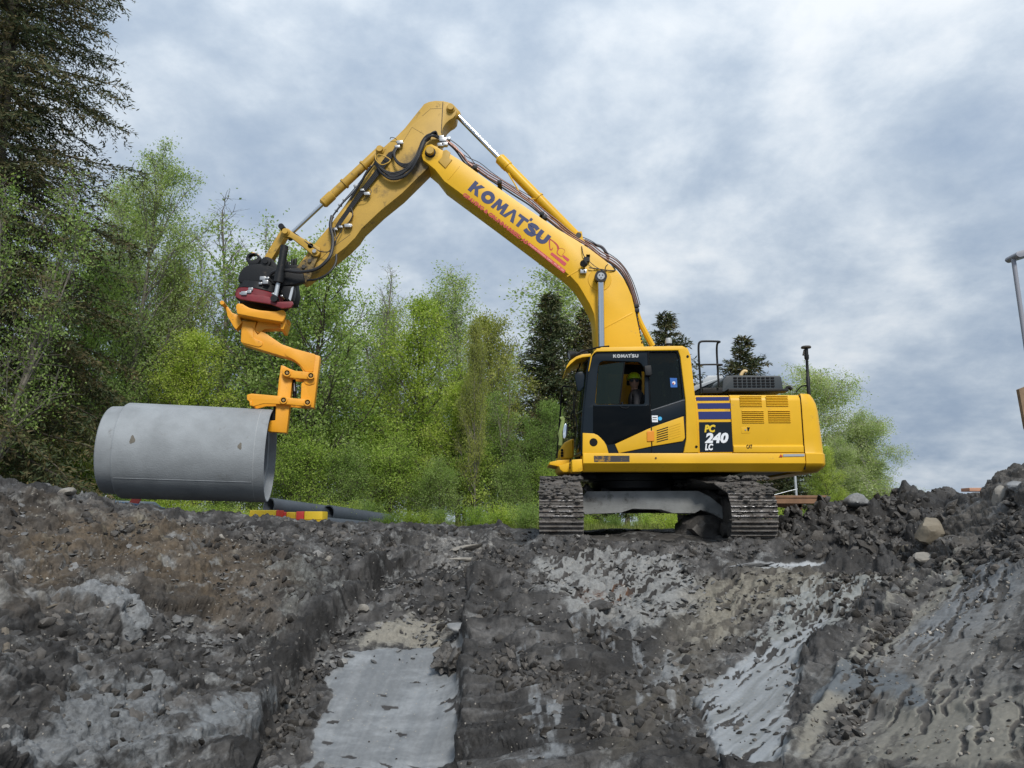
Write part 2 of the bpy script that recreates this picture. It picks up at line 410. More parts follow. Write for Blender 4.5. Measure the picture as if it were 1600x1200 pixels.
skin = mk('skin', (0.42, 0.24, 0.17), 0.55)
jacket = mk('dark_jacket', (0.012, 0.012, 0.016), 0.8)
helmet = mk('helmet_lime', (0.42, 0.60, 0.02), 0.35)
hairm = mk('hair_brown', (0.05, 0.035, 0.022), 0.8)
seatm = mk('seat_cloth', (0.025, 0.027, 0.03), 0.85)
barkd = mk('bark_dark', (0.075, 0.065, 0.05), 0.9, var=0.3, vscale=5, bump=0.8, bscale=12)
barkg = mk('bark_grey', (0.17, 0.155, 0.13), 0.9, var=0.3, vscale=4, bump=0.8, bscale=14)
barkb = mk('bark_birch', (0.34, 0.32, 0.29), 0.8, dirt=(0.05, 0.045, 0.04), dirt_amt=0.45, dscale=5)
def stain_near(m, spots, col):
    """oil and dirt gathered round the given joints"""
    nt = m.node_tree; N = nt.nodes; L = nt.links; b = N['Principled BSDF']; src = b.inputs['Base Color'].links[0].from_socket
    g = N.new('ShaderNodeNewGeometry'); n = N.new('ShaderNodeTexNoise'); n.inputs['Scale'].default_value = 6; n.inputs['Detail'].default_value = 9; n.inputs['Roughness'].default_value = .7
    L.new(g.outputs['Position'], n.inputs['Vector'])
    for (c, r, amt) in spots:
        d = N.new('ShaderNodeVectorMath'); d.operation = 'DISTANCE'; d.inputs[1].default_value = c; L.new(g.outputs['Position'], d.inputs[0])
        q = N.new('ShaderNodeMath'); q.operation = 'MULTIPLY_ADD'; L.new(d.outputs['Value'], q.inputs[0]); q.inputs[1].default_value = -1/r; q.inputs[2].default_value = amt
        w = N.new('ShaderNodeMath'); w.operation = 'ADD'; L.new(q.outputs[0], w.inputs[0]); L.new(n.outputs[0], w.inputs[1])
        mr = N.new('ShaderNodeMapRange'); mr.inputs[1].default_value = .62; mr.inputs[2].default_value = .95; mr.inputs[4].default_value = .85; L.new(w.outputs[0], mr.inputs[0])
        mx = N.new('ShaderNodeMix'); mx.data_type = 'RGBA'; L.new(mr.outputs[0], mx.inputs[0]); L.new(src, mx.inputs[6]); mx.inputs[7].default_value = (*col, 1); src = mx.outputs[2]
    L.new(src, b.inputs['Base Color'])
stain_near(arm_yellow, [(P(652, 258, 12.7), .75, .62), (P(600, 300, 12.7), .55, .30), (P(478, 425, 12.7), .60, .62), (P(530, 350, 12.7), .45, .30)], (.030, .026, .020))
stain_near(yellow, [(P(672, 240, 12.6), .35, .55), (P(937, 437, 12.6), .30, .42), (P(704, 170, 12.7), .3, .4), (P(905, 735, 11.4), .5, .30), (P(1000, 735, 11.4), .6, .22)], (.10, .065, .025))
def leaf_mat(name, cols, transl=0.46, rough=0.55, clump=1.1):
    """leaf colour differs from leaf to leaf and between clumps of the crown"""
    m = bpy.data.materials.new(name); m.use_nodes = True; nt = m.node_tree; N = nt.nodes; L = nt.links; N.clear()
    out = N.new('ShaderNodeOutputMaterial')
    g = N.new('ShaderNodeNewGeometry'); oi = N.new('ShaderNodeObjectInfo')
    n = N.new('ShaderNodeTexNoise'); n.inputs['Scale'].default_value = clump; n.inputs['Detail'].default_value = 3
    L.new(g.outputs['Position'], n.inputs['Vector'])
    a = N.new('ShaderNodeMath'); a.operation = 'MULTIPLY_ADD'; a.inputs[1].default_value = 0.55
    L.new(g.outputs['Random Per Island'], a.inputs[0]); 
    s = N.new('ShaderNodeMath'); s.operation = 'MULTIPLY_ADD'; s.inputs[1].default_value = 0.9; s.inputs[2].default_value = -0.30
    L.new(n.outputs[0], s.inputs[0]); L.new(s.outputs[0], a.inputs[2])
    o2 = N.new('ShaderNodeMath'); o2.operation = 'MULTIPLY_ADD'; o2.inputs[1].default_value = 0.25; L.new(oi.outputs['Random'], o2.inputs[0]); L.new(a.outputs[0], o2.inputs[2])
    r = N.new('ShaderNodeValToRGB'); L.new(o2.outputs[0], r.inputs[0]); cr = r.color_ramp
    cr.elements[0].color = (*cols[0], 1); cr.elements[0].position = 0.15; cr.elements[1].color = (*cols[-1], 1); cr.elements[1].position = 0.85
    for i in range(1, len(cols)-1):
        e = cr.elements.new(0.15+0.7*i/(len(cols)-1)); e.color = (*cols[i], 1)
    d = N.new('ShaderNodeBsdfPrincipled'); d.inputs['Roughness'].default_value = rough; d.inputs['Specular IOR Level'].default_value = 0.25
    L.new(r.outputs[0], d.inputs['Base Color'])
    t = N.new('ShaderNodeBsdfTranslucent')
    hs = N.new('ShaderNodeMix'); hs.data_type = 'RGBA'; hs.blend_type = 'MULTIPLY'; hs.inputs[0].default_value = 1; hs.inputs[7].default_value = (1.35, 1.4, 0.75, 1)
    L.new(r.outputs[0], hs.inputs[6]); L.new(hs.outputs[2], t.inputs[0])
    mx = N.new('ShaderNodeMixShader'); mx.inputs[0].default_value = transl
    L.new(d.outputs[0], mx.inputs[1]); L.new(t.outputs[0], mx.inputs[2]); L.new(mx.outputs[0], out.inputs[0])
    MATS[name] = m; return m
leaf_maple = leaf_mat('leaf_yellow_green', [(0.158, 0.230, 0.036), (0.263, 0.364, 0.051), (0.381, 0.486, 0.086), (0.500, 0.567, 0.149)])
leaf_green = leaf_mat('leaf_mid_green', [(0.112, 0.182, 0.051), (0.184, 0.284, 0.074), (0.276, 0.391, 0.111), (0.395, 0.486, 0.198)])
leaf_birch = leaf_mat('leaf_birch', [(0.158, 0.222, 0.074), (0.263, 0.351, 0.124), (0.381, 0.472, 0.198), (0.526, 0.567, 0.347)])
leaf_olive = leaf_mat('leaf_olive', [(0.171, 0.196, 0.051), (0.263, 0.297, 0.074), (0.368, 0.391, 0.111), (0.474, 0.458, 0.174)])
leaf_bush = leaf_mat('leaf_bush', [(0.118, 0.202, 0.036), (0.210, 0.323, 0.054), (0.316, 0.445, 0.086), (0.434, 0.540, 0.137)])
needle = leaf_mat('needle_dark', [(0.027, 0.046, 0.022), (0.048, 0.070, 0.030), (0.077, 0.086, 0.035), (0.125, 0.097, 0.043)], 0.08, 0.6)
grass_m = leaf_mat('grass_blade', [(0.085, 0.12, 0.025), (0.13, 0.17, 0.04), (0.20, 0.22, 0.07)], 0.3)
# ------------------------------------------------------------------ terrain
CTRL = []
def cpt(px, py, Y):
    v = P(px, py, Y); CTRL.append((v.x, v.y, v.z))
for a in [(0,757,8.5),(60,768,9.0),(120,783,9.6),(250,801,10.6),(400,813,11.8),(520,822,12.6),(620,827,13.0),(740,829,13.4),(830,829,13.3),
          (0,840,7.3),(0,900,6.6),(0,1040,5.2),(0,1200,4.2),(-300,735,6.8),(-300,1000,4.3),(-300,1250,3.0),(-600,760,4.6),
          (200,850,8.5),(200,900,7.8),(200,1040,6.3),(200,1200,5.1),(350,860,9.6),(350,940,8.5),(350,1060,7.2),(330,1200,5.7),
          (430,1110,7.1),(400,1200,6.1),(480,1000,8.3),(540,945,9.2),(600,885,10.6),(500,870,10.2),
          (480,1200,6.45),(600,1200,6.55),(710,1200,6.65),(600,1040,8.0),(700,1040,8.1),(600,960,9.1),(690,960,9.1),(690,900,10.3),(680,852,12.0),(760,850,11.9),
          (790,870,10.6),(800,960,8.5),(790,1040,7.5),(800,1100,6.9),(790,1200,6.05),(860,1200,5.8),(900,1000,7.9),(900,900,9.7),(1000,950,8.7),(950,1200,5.75),(930,1100,6.7),(1000,1100,6.7),(1020,1000,7.9),
          (842,852,10.4),(1000,850,10.6),(1200,856,10.4),(880,845,10.9),(1160,848,10.9),(1000,838,11.8),(1100,833,12.5),(950,828,13.6),(1060,827,14.2),(1150,880,9.9),(1210,886,9.8),(1280,890,9.7),
          (1240,850,10.9),(1310,800,12.5),(1420,781,13.0),(1490,778,12.6),(1300,865,10.6),(1390,870,10.3),(1440,880,9.9),(1440,820,11.4),
          (1160,925,9.1),(1250,905,9.3),(1350,900,9.2),
          (1600,746,8.6),(1530,765,9.4),(1750,715,7.6),(1560,800,8.6),(1600,850,7.3),(1600,1000,5.5),(1600,1200,4.0),(1500,900,8.0),(1450,950,7.5),(1400,1000,6.9),
          (1300,1200,4.9),(1500,1200,4.25),(1400,1100,5.6),(1200,1200,5.25),(1100,1200,5.5),(1300,960,8.1),(1200,1000,7.6),(1100,1010,7.6),(1150,1100,6.5),(1300,1100,5.9),(1750,1200,3.4),(1900,900,4.9),(1900,1250,2.7),(2000,760,6.5)]:
    cpt(*a)
for x, y, z in [(0,2,-1.75),(0,3.5,-1.75),(-1.2,3.5,-1.7),(1,3.5,-1.6),(-3.2,2.5,.1),(3,2.5,.0),(-6,3,.8),(6,3,.9),(0,5,-1.72),(-1,5,-1.7),(-7,0,.8),(7,0,.9),(0,0,-1.75),
                (2.0,11.5,.04),(.7,11.2,.03),(3.3,11.2,.03),(.7,13,.08),(3.3,13,.08),(.7,15,.1),(3.3,15,.1),(2,15,.14),(-2,15.5,.12),(-5,15,.10),(-8,13,.10),(-9,11,.3),(-12,12,.1),(5.5,15,.1),(8,15,.1),(9,12,.5),(11,12,.3),(-13,7,.7),(13,7,.8)]:
    CTRL.append((x, y, z))
CTRL = np.array(CTRL)
def _fit():
    X = CTRL[:, :2]; n = len(X); d = np.sqrt(((X[:, None]-X[None])**2).sum(-1)+0.10)
    A = np.zeros((n+3, n+3)); A[:n, :n] = d-0.0; A[:n, :n] -= np.eye(n)*0.02
    A[:n, n] = 1; A[:n, n+1:] = X; A[n, :n] = 1; A[n+1:, :n] = X.T
    b = np.zeros(n+3); b[:n] = CTRL[:, 2]; return np.linalg.solve(A, b)
_W = _fit()
def base_z(x, y):
    x = np.asarray(x, np.float32); y = np.asarray(y, np.float32); sh = x.shape; x = x.ravel(); y = y.ravel()
    z = _W[-3]+_W[-2]*x+_W[-1]*y
    for i in range(len(CTRL)):
        z = z+np.float32(_W[i])*np.sqrt((x-np.float32(CTRL[i, 0]))**2+(y-np.float32(CTRL[i, 1]))**2+np.float32(0.10))
    far = np.clip((y-14.6)/1.6, 0, 1); side = np.clip((np.abs(x)-11)/3, 0, 1)
    z = np.where(y > 9, z*(1-far)+0.11*far, z)
    return (z*(1-side)+(0.6-0.5*np.clip((y-8)/5, 0, 1))*side).reshape(sh)
def hit(px, py, y0=2.5, y1=24):
    d = P(px, py, 1.0)-EYE
    ys = np.linspace(y0, y1, 900); zs = EYE.z+d.z*ys; g = base_z(d.x*ys, ys)
    k = np.nonzero(zs < g)[0]
    yy = ys[k[0]] if len(k) else 13.5
    return (d.x*yy, yy)
_rs = np.random.RandomState
def _perm(seed): return _rs(seed).permutation(256).astype(np.int32)
def _hash(ix, iy, seed):
    h = (ix.astype(np.int64)*374761393+iy.astype(np.int64)*668265263+seed*1442695041) & 0xffffffff
    h = ((h ^ (h >> 13))*1274126177) & 0xffffffff
    return ((h ^ (h >> 16)) & 0xffffff).astype(np.float32)/np.float32(16777216.0)
def perlin(x, y, seed=0):
    x = x.astype(np.float32); y = y.astype(np.float32)
    ix = np.floor(x).astype(np.int32); iy = np.floor(y).astype(np.int32); fx = x-ix; fy = y-iy
    u = fx*fx*fx*(fx*(fx*6-15)+10); v = fy*fy*fy*(fy*(fy*6-15)+10)
    def g(a, b, dx, dy):
        t = _hash(a, b, seed)*6.2831853; return np.cos(t)*dx+np.sin(t)*dy
    n00 = g(ix, iy, fx, fy); n10 = g(ix+1, iy, fx-1, fy); n01 = g(ix, iy+1, fx, fy-1); n11 = g(ix+1, iy+1, fx-1, fy-1)
    return ((n00*(1-u)+n10*u)*(1-v)+(n01*(1-u)+n11*u)*v)*1.5
def fbm(x, y, octv=4, seed=0, gain=0.5, ridged=False):
    s = 0; a = 1; t = 0
    for i in range(octv):
        n = perlin(x*2**i+17.3*i, y*2**i-9.1*i, seed+i)
        if ridged: n = 1-2*np.abs(n)
        s = s+a*n; t += a; a *= gain
    return s/t
def bil(x, y, octv, seed, gain):
    """billowed noise: rounded lumps with creases between them"""
    s = 0; a = 1; t = 0
    for i in range(octv):
        s = s+a*(2*np.abs(perlin(x*2.1**i+7.3*i, y*2.1**i-3.1*i, seed+i))-.45); t += a; a *= gain
    return s/t
def worley(x, y, seed=0):
    """-> distance to nearest seed, second distance minus first, random id, offset vector to the seed"""
    ix = np.floor(x).astype(np.int32); iy = np.floor(y).astype(np.int32)
    f1 = np.full(x.shape, 9, np.float32); f2 = f1.copy(); cid = np.zeros_like(f1); ox = f1.copy(); oy = f1.copy()
    for i in (-1, 0, 1):
        for j in (-1, 0, 1):
            a = ix+i; b = iy+j
            dx = a+_hash(a, b, seed)-x; dy = b+_hash(a, b, seed+7)-y; d = dx*dx+dy*dy
            m = d < f1
            f2 = np.where(m, f1, np.minimum(f2, d)); cid = np.where(m, _hash(a, b, seed+13), cid)
            ox = np.where(m, dx, ox); oy = np.where(m, dy, oy); f1 = np.where(m, d, f1)
    return np.sqrt(f1), np.sqrt(f2)-np.sqrt(f1), cid, ox, oy
def poly_sd(x, y, poly):
    """signed distance to polygon, positive inside"""
    d = np.full(x.shape, 1e9, np.float32); ins = np.zeros(x.shape, bool); n = len(poly)
    for i in range(n):
        ax, ay = poly[i]; bx, by = poly[(i+1) % n]; ex, ey = bx-ax, by-ay
        t = np.clip(((x-ax)*ex+(y-ay)*ey)/(ex*ex+ey*ey+1e-9), 0, 1)
        d = np.minimum(d, (x-ax-t*ex)**2+(y-ay-t*ey)**2)
        c = (ay > y) != (by > y)
        ins ^= c & (x < (bx-ax)*(y-ay)/((by-ay) if abs(by-ay) > 1e-9 else 1e-9)+ax)
    d = np.sqrt(d); return np.where(ins, d, -d)
def zone(x, y, pxs, soft, wob):
    poly = [hit(*p) for p in pxs]
    s = poly_sd(x, y, poly)+wob
    return np.clip(s/soft+0.5, 0, 1)
def sstep(a, b, v):
    t = np.clip((v-a)/(b-a), 0, 1); return t*t*(3-2*t)

# smooth clay sheets, the centre bank, soil areas (outlines follow what was scraped where)
Z_FLOOR = [(455,1200),(520,1060),(560,1020),(620,1012),(700,1010),(722,1020),(716,1200)]
Z_FLOOR2 = [(545,1010),(570,970),(640,950),(700,965),(715,1015)]
Z_CLAY_R = [(1090,1105),(1130,1060),(1180,1020),(1245,985),(1300,960),(1245,1075),(1235,1200),(1125,1200)]
Z_CLAY_R2 = [(1150,1000),(1210,940),(1290,905),(1400,905),(1350,960),(1280,1010),(1200,1030)]
Z_CLAY_C = [(820,880),(960,862),(1100,880),(1120,960),(1050,985),(960,1000),(820,960)]
Z_CLAY_C2 = [(815,1120),(840,1075),(890,1080),(910,1200),(830,1200)]
Z_CLAY_C3 = [(975,1100),(990,1040),(1080,1020),(1110,1040),(1050,1090)]
Z_RIGHT = [(1235,1200),(1290,1080),(1390,980),(1480,890),(1620,850),(1640,1210)]
Z_TAN = [(1340,1200),(1380,1120),(1450,1080),(1610,1090),(1610,1210)]
Z_TAN2 = [(1240,1200),(1265,1120),(1370,1000),(1520,850),(1545,850),(1420,990),(1310,1120),(1275,1200)]
Z_TAN3 = [(1100,900),(1250,890),(1420,890),(1330,960),(1230,960),(1130,1000),(1040,1130),(1010,1180),(960,1200),(1040,1060)]
Z_GREYB = [(1260,1100),(1400,1090),(1450,1110),(1420,1060),(1340,1040)]
Z_LBROWN = [(0,790),(120,800),(280,815),(400,880),(430,930),(330,960),(160,900),(0,950)]
Z_LBROWN2 = [(330,960),(230,850),(330,835),(440,870),(420,1000)]
Z_LCLAY = [(0,1080),(180,1060),(300,1110),(330,1200),(0,1200)]
Z_LSLAB = [(80,950),(130,925),(180,930),(235,985),(215,1000),(150,960)]
Z_LWALL = [(240,1160),(330,1110),(420,1080),(440,1100),(400,1200),(280,1200)]
Z_LMID = [(420,900),(500,880),(540,930),(470,1000),(420,1060),(390,1010)]
Z_RUST = [(905,935),(960,925),(990,935),(940,965),(905,965)]
Z_CRACK = [(640,840),(780,845),(800,900),(700,915),(640,880)]
Z_PUDDLE = [(1145,884),(1180,879),(1290,882),(1290,890),(1160,892)]
Z_RPILE = [(1215,850),(1240,800),(1320,775),(1490,770),(1500,800),(1430,880),(1390,890),(1230,880)]
Z_RTOP = [(1440,890),(1500,795),(1540,755),(1620,735),(1640,880),(1480,905)]
Z_RGREY = [(1385,1000),(1470,900),(1560,860),(1600,900),(1540,980),(1420,1040)]
Z_CENTRE = [(740,1200),(760,1050),(830,970),(960,1000),(1090,1040),(1090,1200)]
Z_CRIDGE = [(735,1200),(745,1000),(740,900),(800,850),(830,900),(820,980),(900,1000),(960,1010),(980,1100),(940,1200)]

def build_ground():
    us = np.concatenate([np.linspace(-4.0, -0.76, 30)[:-1], np.linspace(-0.76, 0.76, 930), np.linspace(0.76, 4.0, 30)[1:]])
    ys = [1.2]; 
    while ys[-1] < 15.5:
        y = ys[-1]; ys.append(y+(0.05 if y < 3.3 else min(.00040*y*y, .030)))
    while ys[-1] < 1500: ys.append(ys[-1]*1.07+0.03)
    ys = np.array(ys, np.float32); U, Yg = np.meshgrid(us.astype(np.float32), ys); X = U*np.maximum(Yg, 0.1)
    X = np.where(Yg < 4, U*4*0.5+X*0.5, X)
    nr, nc = X.shape; x = X.ravel(); y = Yg.ravel()
    x = x+perlin(x*9, y*9, 91)*0.010; y = y+perlin(x*9+5, y*9, 92)*0.008
    near = y < 16
    xr_ = x[near]; yr_ = y[near]; xn, yn = xr_, yr_
    # warp for ragged outlines
    w1 = fbm(xn*1.3, yn*1.3, 5, 3, 0.6)*0.32+fbm(xn*9, yn*9, 3, 31, 0.6)*0.05
    zf = zone(xn, yn, Z_FLOOR, .10, w1*.75+fbm(xn*3.2, yn*3.2, 3, 33, .6)*.12); zf2 = zone(xn, yn, Z_FLOOR2, .3, w1)
    zr = zone(xn, yn, Z_CLAY_R, .12, w1*.6); zr2 = zone(xn, yn, Z_CLAY_R2, .3, w1)
    zc = zone(xn, yn, Z_CLAY_C, .3, w1*1.3); zc2 = zone(xn, yn, Z_CLAY_C2, .2, w1); zc3 = zone(xn, yn, Z_CLAY_C3, .2, w1)
    zR = zone(xn, yn, Z_RIGHT, .5, w1); zt = zone(xn, yn, Z_TAN, .3, w1); zt2 = zone(xn, yn, Z_TAN2, .12, w1*.3); zt3 = zone(xn, yn, Z_TAN3, .4, w1)
    zgb = zone(xn, yn, Z_GREYB, .1, w1*.6); zrg = zone(xn, yn, Z_RGREY, .4, w1)
    lb = np.maximum(zone(xn, yn, Z_LBROWN, .9, w1*2), zone(xn, yn, Z_LBROWN2, .5, w1)*.7)
    lc = zone(xn, yn, Z_LCLAY, .4, w1*1.6); ls = zone(xn, yn, Z_LSLAB, .1, w1*.5); lw = zone(xn, yn, Z_LWALL, .2, w1); lm = zone(xn, yn, Z_LMID, .5, w1*2)
    rust = zone(xn, yn, Z_RUST, .2, w1); crk = zone(xn, yn, Z_CRACK, .4, w1); pud = zone(xn, yn, Z_PUDDLE, .06, w1*.12)
    pile = zone(xn, yn, Z_RPILE, .6, w1); rid = zone(xn, yn, Z_CRIDGE, .3, w1)
    B = base_z(xn, yn)
    smoothm = np.clip(np.maximum.reduce([zf, zf2*.5, zr, zr2*.75, zt*.9, zt2*.9, zR*.78, zc*.35, zc2*.6, zc3*.6, lw*.5, pud, zt3*.45]), 0, 1)
    rough = 1-smoothm
    # direction of scraping: down the trench on the floor, obliquely down on the right face, down-right on the left bank
    def rot(deg):
        c, s = math.cos(math.radians(deg)), math.sin(math.radians(deg)); return xn*c+yn*s, -xn*s+yn*c
    pR, qR = rot(62)      # p along the streak
    pL, qL = rot(-52)
    pF, qF = rot(84)
    h = np.zeros_like(xn)
    x0_, y0_ = xn, yn
    xn = x0_+.85*B*np.tanh(x0_/1.5); yn = y0_+1.0*B
    xn, yn = x0_, y0_
    pR, qR = rot(48)
    pL, qL = rot(-24)
    pF, qF = rot(86)
    xn = x0_+.85*B*np.tanh(x0_/1.5); yn = y0_+1.0*B
    h += rough*(fbm(xn*.9, yn*.9, 3, 11, .42)*.11)
    h += rough*bil(xn*1.7, yn*1.7, 3, 12, .40)*(.11+.12*pile+.06*rid)
    # broken plates at three sizes
    wx = xn+fbm(xn*3, yn*3, 3, 41)*.15; wy = yn+fbm(xn*3+9, yn*3, 3, 42)*.15
    for sc, amp, sd in ((1.6, .09, 51), (4.2, .034, 52)):
        an = .62
        f1, e, cid, ox, oy = worley(wx*sc, wy*sc*an, sd)
        cid2 = np.modf(cid*7.31)[0]; cid3 = np.modf(cid*13.7)[0]
        pl = (cid-.5)*1.3+(cid2-.5)*ox*1.6+(cid3-.5)*oy*1.6
        pl = np.clip(pl, -1, 1)
        edge = sstep(0.0, .16, e)
        sel = sstep(.35, .55, cid3) if sc < 20 else 1
        h += rough*amp*(pl*sel-(1-edge)*.35)*(.55+.65*sstep(-.2, .35, fbm(xn*.8+sd, yn*.8, 3, sd)))
    # lumpy wet soil: ridged fine noise
    h += rough*bil(xn*5.5, yn*5.5, 3, 61, .47)*.040*(1-.35*lb)*(1-.6*zR)
    h += rough*bil(xn*11, yn*11, 3, 65, .5)*.017*(1-.6*zR)*(.5+sstep(-.2, .3, fbm(xn*1.1, yn*1.1, 2, 67)))
    # ledges: the clay breaks off in layers with torn edges
    def ledges(nz, k, amp, soft=.22):
        q = nz*k; fl = np.floor(q); fr_ = q-fl
        return (fl+sstep(0, soft, fr_)-q)*amp/1.0, fl
    n1_ = fbm(xn*.5+3, yn*.8, 4, 201, .48); L1, lev1 = ledges(n1_, 7, .060)
    n2_ = fbm(xn*1.2+31, yn*1.9, 3, 202, .48); L2, lev2 = ledges(n2_, 6, .028)
    lm_ = np.clip(.45+.9*zc+.8*crk+.5*lm+.4*zt3-.35*zR+.3*lb+.3*zr2, 0, 1.2)*(1-zf)*(1-zr)*(1-.5*pile)
    h += (L1+L2)*lm_+L2*zone(x0_, y0_, Z_CENTRE, .3, w1)*1.0
    hl1 = _hash(lev1.astype(np.int32), (n2_*3).astype(np.int32), 5); hl2 = _hash(lev2.astype(np.int32), (n1_*5).astype(np.int32), 6)
    h += (1-rough)*fbm(xn*9, yn*9, 2, 66)*.0015
    f1, e, cid, ox, oy = worley(xn*20, yn*20, 63)
    h += rough*np.maximum(0, .5-f1*f1*1.2)*.018*(cid > .45)*sstep(-.25, .2, fbm(xn*1.9, yn*1.9, 3, 64))
    # streaks and chips on the scraped faces
    stF = fbm(pF*.55+fbm(x0_, y0_, 2, 79)*.5, qF*9+fbm(x0_*.8, y0_*.8, 2, 77)*1.2, 5, 71, .72)
    stR = fbm(pR*.7, qR*10, 4, 72, .58)
    stL = fbm(pL*.8, qL*7, 3, 73, .5)
    h += np.maximum(zf, zf2*.6)*(stF*.0020+fbm(xn*.9, yn*.9, 2, 74)*.018+np.minimum(0, fbm(xn*1.6, yn*.5, 2, 78))*.02)
    h += np.maximum.reduce([zr, zr2, zt, zR*.8, zt3*.7])*(stR*.009*(1-.4*zR)+fbm(xn*1.2, yn*1.2, 2, 75)*.03)
    h += np.maximum(lb, lc*.7)*stL*.028
    # torn-out chips, elongated along the scrape
    def chips(p, q, sx, sy, thr, depth, sd, mask):
        f1, e, cid, ox, oy = worley(p*sx, q*sy, sd)
        n = fbm(p*sx*.5, q*sy*.5, 2, sd+3)
        n3 = fbm(x0_*.8+sd, y0_*.8, 3, sd+9)
        m = sstep(.42, .30, f1+n*.30)*(cid > thr+.35*sstep(.12, -.25, n3))*sstep(.3, .7, mask)
        return -depth*m, m
    d1, c1 = chips(pR+fbm(xn*5, yn*5, 2, 88)*.08, qR+fbm(xn*6, yn*6, 3, 87)*.05, 2.4, 20, .30, .022, 81, np.maximum(zr, zr2*.8)); h += d1
    d2, c2 = chips(pR+fbm(xn*5, yn*5, 2, 89)*.08, qR+fbm(xn*6, yn*6, 3, 86)*.05, 1.9, 15, .42, .028, 82, np.maximum.reduce([zr2, zR*.55, zt3*.6, zc*.7])); h += d2
    d3, c3 = chips(qF+fbm(xn*6, yn*6, 2, 90)*.06, pF+fbm(xn*7, yn*7, 3, 85)*.05, 5, 13, .93, .014, 83, np.maximum(zf, zf2)); h += d3
    # a cut edge between left wall and floor; the ledge on the right bank; the slab and the hollow under it on the left
    xs_, ys_ = xn, yn; xn, yn = x0_, y0_
    wf_ = fbm(x0_*4, y0_*4, 3, 211, .6)
    def ridge(pts, wid, amp, sharpn=1.0):
        g = np.zeros_like(xn); pp = [hit(*p) for p in pts]
        best = np.full(xn.shape, 9, np.float32)
        for (ax, ay), (bx, by) in zip(pp[:-1], pp[1:]):
            ex, ey = bx-ax, by-ay; t = np.clip(((xn-ax)*ex+(yn-ay)*ey)/(ex*ex+ey*ey), 0, 1)
            dx = xn-ax-t*ex; dy = yn-ay-t*ey; d = np.sqrt(dx*dx+dy*dy); s = np.sign(ex*dy-ey*dx)
            m = d < np.abs(best); best = np.where(m, d*s, best)
        b = best+w1*.30+wf_*.05
        return amp*np.exp(-(np.abs(b)/wid)**1.5), b
    r, b = ridge([(1235,1200),(1290,1110),(1340,1030),(1420,940),(1500,870)], .07, .07); h += r; zt2 = np.maximum(zt2, np.exp(-(b/.07)**2)*.9)
    r, b = ridge([(1380,1020),(1300,1100),(1400,1110),(1450,1125),(1500,1110),(1560,1125),(1600,1110)], .10, .0)
    b2 = b; step = sstep(-.10, .10, b)*np.exp(-np.abs(b)/.35); h += .06*step*zR
    r, b = ridge([(395,1210),(440,1110),(500,1010),(560,950),(610,900)], .07, -.10); h += r
    wl = sstep(.02, .22, b)*np.exp(-np.maximum(b, 0)/.9)*(np.abs(b) < 4); h += .22*wl; WALL = sstep(.02, .08, b)*sstep(.45, .2, b)
    r, b = ridge([(722,1215),(722,1100),(716,1010),(730,940)], .07, 0); wr = sstep(-.02, .18, -b)*np.exp(-np.maximum(-b, 0)/.6)*(np.abs(b) < 4); h += .16*wr
    r, b = ridge([(1095,1100),(1130,1200)], .05, 0); h += .06*sstep(-.04, .04, b)*np.exp(-np.abs(b)/.25)
    r, b = ridge([(130,968),(170,985),(235,1000)], .09, -.16); h += r
    r, b = ridge([(1310,950),(1350,915),(1375,930),(1330,1000),(1270,1040)], .10, .06); h += r
    r, b = ridge([(900,985),(960,960),(1000,985)], .08, .08); h += r
    r, b = ridge([(740,1190),(738,1060),(742,960),(775,880)], .12, .10); h += r
    h += ls*.07
    h += pile*bil(xs_*1.5, ys_*1.5, 3, 95, .5)*.26
    # flat puddle
    h = h*(1-pud); B = B*(1-pud)+np.float32(-.205)*pud if pud.any() else B
    # keep the standing of the machine level
    pad = sstep(.0, .35, np.minimum(np.minimum(xn-.1, 3.95-xn), np.minimum(yn-10.75, 15.6-yn))+.35)
    h = h*(1-.7*pad)
    for tx in (.70, 3.33): h += .085*np.exp(-np.maximum(0, np.abs(x0_-tx)-.30)**2/.03-(y0_-10.62)**2/.035)*(.7+.6*fbm(x0_*3, y0_*3, 3, 222))
    z = np.full(x.shape, .11, np.float32)
    e_ = .15
    nx = -(base_z(xn+e_, yn)-base_z(xn-e_, yn))/(2*e_); ny = -(base_z(xn, yn+e_)-base_z(xn, yn-e_))/(2*e_)
    # relief is raised square to the slope, not straight up; steep hollows undercut a little
    q_ = 1/np.sqrt(1+nx*nx+ny*ny); nx *= q_; ny *= q_
    x = x.copy(); y = y.copy(); x[near] = x0_+nx*h; y[near] = y0_+ny*h*.8
    z[near] = B+h*q_
    fn = ~near
    z[fn] = .11+fbm(x[fn]*.5, y[fn]*.5, 3, 7)*.05*np.clip((60-y[fn])/40, 0, 1)
    # ---- albedo
    def C(r, g, b): return np.array([r, g, b], np.float32)
    def mixc(c, col, m): return c*(1-m[:, None])+col*m[:, None]
    xn, yn = xs_, ys_
    nA = sstep(-.35, .35, fbm(xn*1.1, yn*1.1, 5, 101, .6)); nB = sstep(-.3, .3, fbm(xn*5, yn*5, 5, 102, .62)); nC = sstep(-.25, .3, fbm(xn*22, yn*22, 3, 103, .6)); nD = sstep(-.15, .35, fbm(xn*2.6+3, yn*2.6, 5, 104, .7))
    f1, e, cid, ox, oy = worley(wx*6.5, wy*6.5*.62, 52)
    st0 = sstep(-.3, .3, stR); st1 = sstep(-.3, .3, stF); stl = sstep(-.25, .35, stL)
    lv = np.clip(hl1*.6+hl2*.6-.15, 0, 1); one = np.ones_like(xn)
    c = mixc(np.tile(C(.047, .045, .044), (len(xn), 1)), C(.108, .104, .101), nB*.85)
    c = mixc(c, C(.014, .0135, .0135), np.clip((1-nA)*.75+(lv < .30)*.35+WALL*.35, 0, .9))
